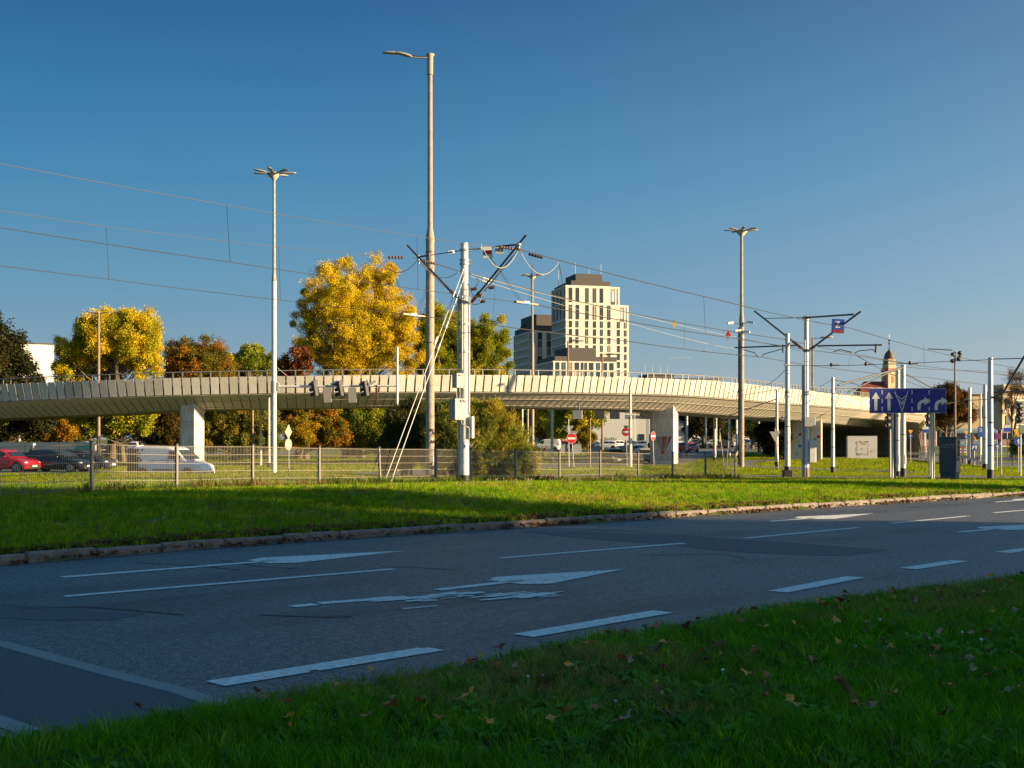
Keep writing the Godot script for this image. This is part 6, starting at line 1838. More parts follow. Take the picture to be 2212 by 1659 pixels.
	for q in [[Vector3(12.696, 5.016, -58.000), Vector3(15.037, 4.994, -58.000), Vector3(17.830, 5.080, -58.000), Vector3(20.493, 5.209, -58.000), Vector3(20.469, 4.988, -53.500)], [Vector3(12.653, 4.779, -58.000), Vector3(15.389, 4.878, -75.000), Vector3(16.815, 5.230, -100.000)], [Vector3(18.993, 5.108, -74.000), Vector3(19.840, 4.747, -72.000), Vector3(20.067, 4.244, -70.000)], [Vector3(18.993, 5.163, -74.000), Vector3(20.904, 5.157, -85.000)], [Vector3(17.881, 4.893, -57.000), Vector3(29.452, 5.985, -80.000), Vector3(38.915, 6.702, -95.000)], [Vector3(20.277, 3.288, -53.000), Vector3(20.089, 3.378, -60.000), Vector3(19.610, 3.391, -62.000)], [Vector3(12.588, 3.963, -58.000), Vector3(15.133, 4.600, -90.000)], [Vector3(20.756, 3.289, -60.000), Vector3(41.025, 5.250, -112.000)], [Vector3(13.807, 3.774, -57.000), Vector3(14.907, 3.333, -52.000)], [Vector3(15.707, 5.400, -57.000), Vector3(18.347, 5.044, -62.000), Vector3(24.833, 4.656, -75.000)], [Vector3(18.496, 3.352, -110.000), Vector3(23.100, 3.000, -105.000), Vector3(13.537, 2.617, -57.200)]]:
		wire(n4, "span_wire", q, 0.015, "wire")
	for q in [Vector3(15.016, 5.016, -58.000), Vector3(16.627, 5.059, -58.000), Vector3(18.667, 5.101, -58.000)]:
		var g = Geo.new()
		g.box(q, Vector3(0.35, 0.05, 0.05)); g.ball(q + Vector3(-0.2, 0.02, 0), Vector3(0.08, 0.1, 0.08), 7, 4)
		obj("span_insulator", g, M.lamp_dark, n4)
	var rt = thing("line_marker", "small red triangle marker standing on a wire left of the camera mast", "sign", Vector3(9.513, 6.224, -55.000))
	var g5 = Geo.new()
	g5.prism(PackedVector2Array([Vector2(-0.13, -0.1), Vector2(0.13, -0.1), Vector2(0, 0.18)]), 0.02, Transform3D())
	obj("plate", g5, M.sign_red, rt)
	g5 = Geo.new(); g5.cyl(Vector3(0, -0.1, 0), Vector3(0, -0.3, 0), 0.02, 0.02, 6); obj("clamp", g5, M.insulator, rt)
	rt = thing("line_marker", "small yellow triangle marker hanging from a wire right of the tower", "sign", Vector3(6.741, 6.338, -52.000))
	g5 = Geo.new(); g5.prism(PackedVector2Array([Vector2(-0.1, 0.1), Vector2(0.1, 0.1), Vector2(0, -0.16)]), 0.02, Transform3D()); obj("plate", g5, M.sign_yellow, rt)
	g5 = Geo.new(); g5.cyl(Vector3(0, 0.1, 0), Vector3(0, 0.22, 0), 0.02, 0.02, 6); obj("clamp", g5, M.insulator, rt)

# ---------------------------------------------------------------- wire mesh fence
func make_fence():
	var n = thing("mesh_fence", "low grey double rod mesh fence with posts along the verge", "fence")
	var p = [Vector3(-10.804, 0, -26.000), Vector3(-9.349, 0, -27.800), Vector3(-8.029, 0, -29.900), Vector3(-6.649, 0, -32.000), Vector3(-5.267, 0, -34.100), Vector3(-3.821, 0, -36.200), Vector3(-2.341, 0, -38.300), Vector3(-1.699, 0, -39.200), Vector3(-1.317, 0, -39.500), Vector3(0.108, 0, -41.600), Vector3(1.647, 0, -43.600), Vector3(3.209, 0, -45.600), Vector3(4.795, 0, -47.600), Vector3(6.375, 0, -49.600), Vector3(7.988, 0, -51.600), Vector3(9.551, 0, -53.500)]
	for i in p.size(): p[i] = G(p[i])
	for i in p.size():
		var dr = (p[mini(i + 1, p.size() - 1)] - p[maxi(i - 1, 0)]) * Vector3(1, 0, 1)
		dr = dr.normalized()
		var b = Basis(dr, Vector3.UP, dr.cross(Vector3.UP))
		if i == 5: b = b * Basis(Vector3.BACK, 0.06)
		var g = Geo.new()
		g.bbox(p[i] + b.y * 0.45, Vector3(0.06, 1.3, 0.08), 0.006, b)
		var ps = obj("post", g, M.fence_post, n)
		g = Geo.new()
		g.box(p[i] + b.y * 1.115 , Vector3(0.075, 0.03, 0.1), b)
		obj("post_cap", g, M.black_base, ps)
	for i in p.size() - 1:
		if i == 7: continue
		var a = p[i] + Vector3(0, 0.05, 0); var b = p[i + 1] + Vector3(0, 0.05, 0)
		var dr = (b - a).normalized()
		var out = dr.cross(Vector3.UP).normalized()
		var g = Geo.new()
		var ln = a.distance_to(b)
		for k in 6:
			for s in [-0.007, 0.007]:
				g.cyl(a + Vector3(0, k * 0.2, 0) + out * s, b + Vector3(0, k * 0.2, 0) + out * s, 0.006, 0.006, 5, false)
		var cnt = int(ln / 0.05)
		for k in cnt + 1:
			var q = a + dr * ((k + 0.5) * ln / (cnt + 1))
			g.cyl(q, q + Vector3(0, 1.03, 0), 0.003, 0.003, 4, false)
		obj("wire_panel", g, M.fence_steel, n)

# ---------------------------------------------------------------- signs
func plate_round(g: Geo, c: Vector3, r: float, b: Basis, t := 0.02, k := 24):
	var p = PackedVector2Array()
	for i in k: p.append(Vector2(cos(TAU * i / k), sin(TAU * i / k)) * r)
	g.prism(p, t, Transform3D(b, c))

func sign_post(node: Node3D, top: Vector3, r := 0.03, m := "galvanised"):
	var g = Geo.new()
	g.cyl(Vector3(0, -0.2, 0), top, r, r, 8)
	obj("post", g, M[m], node)

func no_entry(label: String, at: Vector3, c: Vector3, r: float, turn: float, cap := false):
	var n = thing("no_entry_sign", label, "road sign", G(at))
	var o = n.position
	var b = Basis(Vector3.UP, deg_to_rad(turn))
	var cc = c - o
	sign_post(n, cc + Vector3(0, r * 0.9, 0) - b.z * 0.06, 0.035)
	var g = Geo.new(); plate_round(g, cc, r, b, 0.02, 28); obj("plate", g, M.sign_white, n)
	g = Geo.new(); plate_round(g, cc + b.z * 0.004, r * 0.95, b, 0.02, 28); obj("red_disc", g, M.sign_red, n)
	g = Geo.new(); g.box(cc + b.z * 0.012, Vector3(r * 1.5, r * 0.4, 0.012), b); obj("white_bar", g, M.sign_white, n)
	if cap:
		g = Geo.new(); g.box(cc + Vector3(0, r + 0.08, 0), Vector3(0.36, 0.16, 0.16)); obj("green_cap", g, M.shop_green, n)

func arrow_poly(s: float) -> PackedVector2Array:
	return PackedVector2Array([Vector2(-0.16, -0.62) * s, Vector2(0.16, -0.62) * s, Vector2(0.16, 0.02) * s, Vector2(0.42, 0.02) * s, Vector2(0, 0.62) * s, Vector2(-0.42, 0.02) * s, Vector2(-0.16, 0.02) * s])

func make_signs():
	# the big blue lane sign
	var n = thing("lane_sign", "wide dark blue lane sign with white arrows on four posts", "road sign", G(Vector3(14.567, 0, -46.000)))
	var o = n.position
	var k = 46.0 / 2700.0
	var b = Basis(Vector3.UP, deg_to_rad(4.0)) * Basis(Vector3.BACK, 0.004)
	var c = Vector3(14.567, 3.006, -46.000) - o
	var W = 169.0 * k; var H = 54.0 * k
	var xf = Transform3D(b, c)
	var g = Geo.new(); g.bbox(c, Vector3(W, H, 0.05), 0.012, b); obj("frame", g, M.galvanised, n)
	g = Geo.new(); g.box(c + b.z * 0.012, Vector3(W - 0.035, H - 0.035, 0.04), b); obj("panel", g, M.sign_blue, n)
	var pl = func(u: float, v: float): return Vector2((u - 1961.0) * k, (865.5 - v) * k)
	var xw = Transform3D(b, c + b.z * 0.035)
	# straight arrows: head and shaft, in the sign's own measures
	for u in [1889.5, 1918.5]:
		g = Geo.new()
		var pp = PackedVector2Array()
		for q in [[-3.3, 887], [3.3, 887], [3.3, 861.5], [9, 861.5], [0, 847], [-9, 861.5], [-3.3, 861.5]]: pp.append(pl.call(u + q[0], q[1]))
		g.prism(pp, 0.008, xw)
		obj("straight_arrow", g, M.sign_white, n)
	for u in [1984.0 + 1.5, 2022.0 + 1.5]:
		g = Geo.new()
		var outer = []; var inner = []
		for i in 7:
			var t = PI - PI * 0.5 * i / 6.0
			outer.append(pl.call(u + 11.5 + 15.5 * cos(t) + 0.0, 876.5 - 13.5 * sin(t)))
			inner.append(pl.call(u + 11.5 + 8.5 * cos(t), 876.5 - 6.5 * sin(t)))
		var pp = PackedVector2Array([pl.call(u - 4.0, 886)])
		for q in outer: pp.append(q)
		pp.append(pl.call(u + 11.5, 857.5)); pp.append(pl.call(u + 25.0, 866.5)); pp.append(pl.call(u + 11.5, 875.5)); pp.append(pl.call(u + 11.5, 870.0))
		inner.reverse()
		for q in inner: pp.append(q)
		pp.append(pl.call(u + 3.0, 886))
		g.prism(pp, 0.008, xw)
		obj("turn_arrow", g, M.sign_white, n)
	for u in [1903.5, 1969.5, 2007.5]:
		for v in [847.5, 866.0, 883.5]:
			g = Geo.new()
			g.prism(PackedVector2Array([pl.call(u - 0.9, v - 4.5), pl.call(u + 0.9, v - 4.5), pl.call(u + 0.9, v + 4.5), pl.call(u - 0.9, v + 4.5)]), 0.008, xw)
			obj("lane_divider", g, M.sign_white, n)
	g = Geo.new()
	for q in [[[1931.5, 846.5], [1947.5, 888], [1960.5, 846]], [[1935.5, 854.5], [1947, 862.5], [1957.5, 854]], [[1938, 862], [1947, 869.5], [1955.5, 861.5]], [[1940.5, 868.5], [1947.2, 874.5], [1953.6, 868]]]:
		stroke(g, xw, [pl.call(q[0][0], q[0][1]), pl.call(q[1][0], q[1][1]), pl.call(q[2][0], q[2][1])], 0.027, 0.008)
	obj("merge_hatching", g, M.sign_white, n)
	for q in [[1928.0, 46.4, "galvanised"], [1933.5, 47.0, "cabinet_dark"], [2012.5, 46.25, "galvanised"], [2017.0, 46.6, "galvanised"]]:
		g = Geo.new()
		var f = G(Vector3((q[0] - 1106.0) * q[1] / 2700.0, 0, -q[1])) - o
		g.cyl(f - Vector3(0, 0.3, 0), Vector3(f.x - 0.02, c.y - H * 0.2, f.z), 0.042, 0.042, 10)
		obj("post", g, M[q[2]], n)
	# traffic signals behind the sign
	for q in [[1925.0, 903.0, 56.0, "black traffic signal peeping out below the blue lane sign"], [2010.5, 899.0, 60.0, "black signal edge showing behind the blue sign's right posts"], [2207.0, 890.0, 62.0, "black signal with white edge at the frame's edge"]]:
		var s = thing("traffic_signal", q[3].replace("right ", ""), "traffic signal", Vector3((q[0] - 1106.0) * q[2] / 2700.0, 1.6 + (948.0 - q[1]) * q[2] / 2700.0, -q[2]), 0.5)
		g = Geo.new(); g.bbox(Vector3.ZERO, Vector3(0.34, 0.95, 0.26), 0.03); obj("housing", g, M.plastic, s)
		g = Geo.new()
		for i in 3: g.cyl(Vector3(-0.1, 0.3 - i * 0.3, 0.1), Vector3(-0.4, 0.27 - i * 0.3, 0.12), 0.13, 0.12, 9, false)
		obj("visors", g, M.plastic, s)
		g = Geo.new()
		var fy = gh(s.position.x, q[2]) - s.position.y
		g.cyl(Vector3(0.1, 0.4, -0.16), Vector3(0.1, fy - 0.2, -0.16), 0.05, 0.05, 8)
		obj("post", g, M.galvanised, s)
		if q[0] > 2100:
			g = Geo.new(); g.box(Vector3(0.12, 0.0, -0.1), Vector3(0.62, 1.15, 0.04)); obj("backing_board", g, M.plastic, s)
			g = Geo.new(); g.box(Vector3(0.12, 0.0, -0.14), Vector3(0.68, 1.21, 0.02)); obj("white_edge", g, M.sign_white, s)
			g = Geo.new(); g.box(Vector3(0.1, -0.85, 0), Vector3(0.6, 0.42, 0.05)); obj("route_panel", g, mat("dull_teal", 0.015, 0.07, 0.06), s)
	# cabinet
	n = thing("utility_cabinet", "dark grey street cabinet with chalky tags beside the blue sign", "cabinet", G(Vector3(17.159, 0, -49.000)), deg_to_rad(-33))
	g = Geo.new(); g.bbox(Vector3(0, 0.06, 0), Vector3(0.58, 0.5, 0.62), 0.01); obj("plinth", g, M.cabinet_dark, n)
	g = Geo.new(); g.bbox(Vector3(0, 0.98, 0), Vector3(0.64, 1.36, 0.68), 0.01); obj("body", g, M.cabinet_dark, n)
	g = Geo.new(); g.bbox(Vector3(0, 1.685, 0), Vector3(0.7, 0.06, 0.74), 0.012); obj("lid", g, M.cabinet_dark, n)
	g = Geo.new(); g.box(Vector3(0.322, 0.98, 0), Vector3(0.006, 1.28, 0.6)); obj("door", g, M.cabinet_light, n)
	g = Geo.new(); g.box(Vector3(0.33, 0.85, 0.24), Vector3(0.02, 0.14, 0.04)); obj("lock", g, M.black_base, n)
	g = Geo.new()
	var tx = Transform3D(Basis(Vector3.UP, PI / 2), Vector3(0.328, 1.3, 0))
	for q in [[[-0.16, 0.2], [-0.2, -0.2], [-0.05, -0.3], [0.0, 0.1], [-0.08, 0.28], [-0.16, 0.2]], [[0.02, 0.25], [0.04, -0.28], [0.18, -0.2], [0.2, 0.18], [0.1, 0.28], [0.02, 0.25]], [[-0.12, -0.3], [-0.02, -0.5], [0.1, -0.45], [0.16, -0.25]], [[-0.1, 0.0], [0.14, 0.02]]]:
		var line = []
		for w in q: line.append(Vector3(w[0], w[1], 0.004))
		var cm = catmull(line, 5)
		for i in cm.size(): cm[i] = tx * cm[i]
		g.tube(cm, 0.011, 4)
	obj("tag_scrawl", g, M.ink, n)
	g = Geo.new()
	for q in [[[-0.24, 0.0], [-0.18, 0.1], [-0.12, -0.02], [-0.06, 0.1], [0.0, 0.0], [0.05, 0.09], [0.1, 0.0], [0.16, 0.1]], [[0.14, 0.12], [0.24, 0.03], [0.15, -0.05]], [[-0.24, -0.06], [0.1, -0.05]]]:
		var line = []
		for w in q: line.append(Vector3(w[0], 1.35 + w[1], 0.344))
		g.tube(catmull(line, 4), 0.008, 4)
	obj("tag_scrawl", g, M.chalk, n)
	# keep-out signs
	no_entry("keep-out sign on a leaning post before two round sign backs", Vector3(4.764, 0, -96.000), Vector3(4.553, 1.635, -95.600), 0.4, 8)
	no_entry("keep-out sign with a green cap half hidden by the white post", Vector3(9.480, 0, -103.000), Vector3(9.358, 2.169, -102.500), 0.36, 0, true)
	no_entry("keep-out sign turned sideways in front of the balloon painting", Vector3(11.484, 0, -101.000), Vector3(11.375, 1.824, -100.700), 0.36, 52)
	# backs of signs
	n = thing("turned_signs", "grey backs of a yield plate and two round plates", "road sign", G(Vector3(4.601, 0, -101.000)))
	o = n.position
	sign_post(n, Vector3(4.564, 3.209, -101.000) - o, 0.04)
	b = Basis(Vector3.UP, 0.15)
	g = Geo.new(); g.prism(PackedVector2Array([Vector2(-0.5, 0.35), Vector2(0.5, 0.35), Vector2(0, -0.5)]), 0.02, Transform3D(b, Vector3(4.865, 1.899, -101.050) - o)); obj("triangle_plate", g, M.sign_back, n)
	g = Geo.new(); g.prism(PackedVector2Array([Vector2(-0.45, 0.2), Vector2(0.45, 0.2), Vector2(0, -0.45)]), 0.02, Transform3D(b, Vector3(4.568, 2.461, -101.100) - o)); obj("triangle_plate", g, M.sign_back, n)
	for u in [Vector3(4.304, 0.777, -101.050), Vector3(5.240, 0.777, -101.050)]:
		g = Geo.new(); plate_round(g, u - o, 0.42, b); obj("round_plate", g, M.sign_back, n)
	n = thing("edge_on_signs", "diamond plate above a round plate seen from behind", "road sign", G(Vector3(-15.353, 0, -86.000)))
	o = n.position
	sign_post(n, Vector3(-15.353, 2.587, -86.000) - o, 0.03)
	b = Basis(Vector3.UP, 1.12)
	g = Geo.new(); g.prism(PackedVector2Array([Vector2(0, 0.5), Vector2(0.42, 0), Vector2(0, -0.5), Vector2(-0.42, 0)]) , 0.02, Transform3D(b, Vector3(-15.367, 2.077, -85.900) - o)); obj("diamond_plate", g, M.lamp_grey, n)
	g = Geo.new(); plate_round(g, Vector3(-15.367, 1.218, -85.900) - o, 0.4, b); obj("round_plate", g, M.lamp_grey, n)
	n = thing("yield_sign", "grey back of a yield sign on a leaning tan post", "road sign", G(Vector3(18.773, 0, -88.000)))
	o = n.position
	sign_post(n, Vector3(18.513, 2.350, -88.000) - o, 0.035, "rusty_pole")
	g = Geo.new(); g.prism(PackedVector2Array([Vector2(-0.4, 0.32), Vector2(0.4, 0.32), Vector2(0, -0.4)]), 0.02, Transform3D(Basis(Vector3.UP, 0.1), Vector3(18.492, 1.795, -87.900) - o)); obj("plate", g, M.sign_back, n)
	for q in [[Vector3(17.680, 0, -104.000), Vector3(17.295, 2.139, -104.000), 0.3, "leaning thin sign seen edge-on by the path, taller of two"], [Vector3(17.148, 0, -100.000), Vector3(17.333, 1.785, -100.000), 0.34, "leaning dark edged sign by the path, shorter of two"]]:
		n = thing("leaning_sign", q[3], "road sign", G(q[0]))
		o = n.position
		sign_post(n, q[1] - o, 0.03, "rusty_pole")
		g = Geo.new(); plate_round(g, q[1] - o, q[2], Basis(Vector3.UP, 1.42)); obj("plate", g, M.white_paint, n)
		g = Geo.new(); plate_round(g, q[1] - o - Vector3(0, q[2] * 1.9, 0), q[2] * 0.9, Basis(Vector3.UP, 1.35)); obj("lower_plate", g, M.white_paint, n)
	# yellow yield signs with blue arrow discs at the far side
	for q in [[2200.0, 936.0, 76.0, 0.33, "big yellow yield sign above a blue arrow disc by the edge bush"], [1967.0, 933.0, 118.0, 0.25, "yellow yield sign above a blue arrow disc before the tram's nose"], [2087.0, 935.0, 118.0, 0.24, "yellow yield sign above a blue disc half behind the white pole"]]:
		n = thing("yield_sign", q[4], "road sign", G(Vector3((q[0] - 1106.0) * q[2] / 2700.0, 0, -q[2])))
		o = n.position
		var y = 1.6 + (948.0 - q[1]) * q[2] / 2700.0 - o.y
		sign_post(n, Vector3(0, y + 0.2, -0.05), 0.035)
		g = Geo.new(); g.prism(PackedVector2Array([Vector2(-0.52, 0.4), Vector2(0.52, 0.4), Vector2(0, -0.5)]), 0.02, Transform3D(Basis().scaled(Vector3.ONE * q[3] * 1.8), Vector3(0, y, 0))); obj("yellow_plate", g, M.sign_yellow, n)
		g = Geo.new(); plate_round(g, Vector3(0, y - q[3] * 1.5, 0), q[3] * 0.85, Basis()); obj("blue_disc", g, M.arrow_blue, n)
		g = Geo.new(); g.prism(arrow_poly(q[3] * 0.85), 0.01, Transform3D(Basis(), Vector3(0, y - q[3] * 1.5, 0.016))); obj("arrow", g, M.sign_white, n)
	n = thing("no_stopping_sign", "blue and red crossed disc above a blue arrow plate", "road sign", G(Vector3(35.710, 0, -92.000)))
	o = n.position
	sign_post(n, Vector3(35.710, 2.043, -92.000) - o - Vector3(0, 0, 0.05), 0.035)
	g = Geo.new(); plate_round(g, Vector3(35.710, 1.787, -92.000) - o, 0.24, Basis()); obj("red_ring", g, M.sign_red, n)
	g = Geo.new(); plate_round(g, Vector3(35.706, 1.787, -91.990) - o, 0.19, Basis()); obj("blue_disc", g, M.arrow_blue, n)
	g = Geo.new()
	for s in [-1, 1]: g.box(Vector3(35.702, 1.787, -91.980) - o, Vector3(0.38, 0.045, 0.02), Basis(Vector3.BACK, s * PI / 4))
	obj("red_cross", g, M.sign_red, n)
	g = Geo.new(); g.box(Vector3(35.727, 1.021, -92.000) - o, Vector3(0.4, 0.42, 0.03)); obj("blue_plate", g, M.arrow_blue, n)
	g = Geo.new(); g.prism(arrow_poly(0.28), 0.01, Transform3D(Basis(), Vector3(35.717, 1.021, -91.975) - o)); obj("arrow", g, M.sign_white, n)
	# a bare post with an edge-on plate
	n = thing("edge_on_sign", "thin post with an edge-on plate near the big yellow yield sign", "road sign", G(Vector3(25.838, 0, -66.000)))
	o = n.position
	sign_post(n, Vector3(25.838, 2.089, -66.000) - o, 0.03)
	g = Geo.new(); plate_round(g, Vector3(25.764, 1.111, -66.000) - o, 0.32, Basis(Vector3.UP, 1.4)); obj("plate", g, M.white_paint, n)
	# blue direction boards and a yellow warning triangle
	for q in [[2000.0, 928.0, 130.0, 0.75, 0.65, "blue and white board standing in front of the tram's middle"], [2118.0, 933.0, 105.0, 0.42, 0.85, "blue board with a white bracket line behind the banded pole"], [2176.0, 925.0, 120.0, 0.7, 0.65, "blue board with grey top beside the crossed disc"], [2105.0, 966.0, 110.0, 0.55, 0.52, "blue board with two white arrows under the warning triangle"]]:
		n = thing("direction_board", q[5], "road sign", G(Vector3((q[0] - 1106.0) * q[2] / 2700.0, 0, -q[2])))
		var y = 1.6 + (948.0 - q[1]) * q[2] / 2700.0 - n.position.y
		sign_post(n, Vector3(0, y, -0.06), 0.04)
		g = Geo.new(); g.box(Vector3(0, y, 0), Vector3(q[3], q[4], 0.04)); obj("board", g, M.arrow_blue, n)
		g = Geo.new()
		if q[0] == 2105.0:
			for s in [-0.12, 0.13]: g.prism(arrow_poly(0.3), 0.02, Transform3D(Basis(Vector3.BACK, -0.5 if s < 0 else 0.0), Vector3(s, y, 0.024)))
			obj("arrows", g, M.sign_white, n)
		elif q[0] == 2118.0:
			g.box(Vector3(0.08, y + 0.15, 0.025), Vector3(0.05, 0.3, 0.01))
			for w in [0.28, 0.15, 0.02]: g.box(Vector3(-0.03, y + w, 0.0252), Vector3(0.16, 0.045, 0.01))
			obj("lane_lines", g, M.sign_white, n)
		else:
			g.box(Vector3(0, y + q[4] * 0.26, 0.025), Vector3(q[3] * 0.94, q[4] * 0.4, 0.01))
			obj("pale_panel", g, M.sign_white, n)
	n = thing("warning_sign", "yellow triangular warning sign above a blue arrow board", "road sign", G(Vector3(41.399, 0, -112.000)))
	o = n.position
	sign_post(n, Vector3(41.399, 1.517, -112.000) - o - Vector3(0, 0, 0.05), 0.035)
	var tri = PackedVector2Array([Vector2(-0.62, -0.45), Vector2(0.62, -0.45), Vector2(0, 0.65)])
	g = Geo.new(); g.prism(tri, 0.02, Transform3D(Basis().scaled(Vector3(0.42, 0.42, 1)), Vector3(41.399, 1.683, -112.000) - o)); obj("red_edge", g, M.sign_red, n)
	g = Geo.new(); g.prism(tri, 0.02, Transform3D(Basis().scaled(Vector3(0.35, 0.35, 1)), Vector3(41.391, 1.671, -111.980) - o)); obj("yellow_plate", g, M.sign_yellow, n)
	g = Geo.new()
	for s in [-0.14, 0.14]: g.box(Vector3(41.384, 1.600, -111.960) - o + Vector3(s * 0.4, -0.02, 0), Vector3(0.035, 0.2, 0.02), Basis(Vector3.BACK, -s))
	obj("road_symbol", g, M.ink, n)


# ---------------------------------------------------------------- vehicles
# shapes: lower body line and cabin line as (share of length from the tail, share of height)
var car_kinds := {
	"hatch": {"l": 4.1, "h": 1.48, "w": 1.76, "low": [[0.0, 0.5], [0.02, 0.62], [0.3, 0.64], [0.6, 0.64], [0.7, 0.63], [0.86, 0.57], [0.96, 0.48], [1.0, 0.38]], "cab": [[0.02, 0.62], [0.07, 0.86], [0.18, 0.97], [0.36, 1.0], [0.5, 0.98], [0.58, 0.92], [0.74, 0.63]], "pil": [0.1, 0.34, 0.55, 0.63]},
	"wagon": {"l": 4.6, "h": 1.48, "w": 1.8, "low": [[0.0, 0.5], [0.02, 0.62], [0.3, 0.64], [0.6, 0.64], [0.68, 0.63], [0.86, 0.57], [0.96, 0.48], [1.0, 0.38]], "cab": [[0.02, 0.62], [0.1, 0.9], [0.2, 0.98], [0.4, 1.0], [0.52, 0.97], [0.58, 0.91], [0.72, 0.63]], "pil": [0.15, 0.36, 0.54, 0.62]},
	"suv": {"l": 4.4, "h": 1.66, "w": 1.84, "low": [[0.0, 0.48], [0.02, 0.62], [0.3, 0.63], [0.6, 0.63], [0.7, 0.62], [0.88, 0.58], [0.97, 0.5], [1.0, 0.38]], "cab": [[0.02, 0.61], [0.08, 0.9], [0.16, 0.98], [0.36, 1.0], [0.5, 0.98], [0.57, 0.92], [0.71, 0.62]], "pil": [0.12, 0.34, 0.53, 0.61]},
	"van": {"l": 4.55, "h": 1.86, "w": 1.84, "low": [[0.0, 0.5], [0.01, 0.58], [0.3, 0.58], [0.6, 0.58], [0.78, 0.56], [0.9, 0.5], [0.97, 0.43], [1.0, 0.33]], "cab": [[0.0, 0.56], [0.015, 0.93], [0.06, 0.985], [0.3, 1.0], [0.55, 0.985], [0.64, 0.93], [0.8, 0.565]], "pil": [0.42, 0.43, 0.6, 0.71]},
}

func lerp_tab(t: Array, x: float) -> float:
	for i in t.size() - 1:
		if x <= t[i + 1][0]: return lerpf(t[i][1], t[i + 1][1], clampf((x - t[i][0]) / (t[i + 1][0] - t[i][0]), 0, 1))
	return t[-1][1]

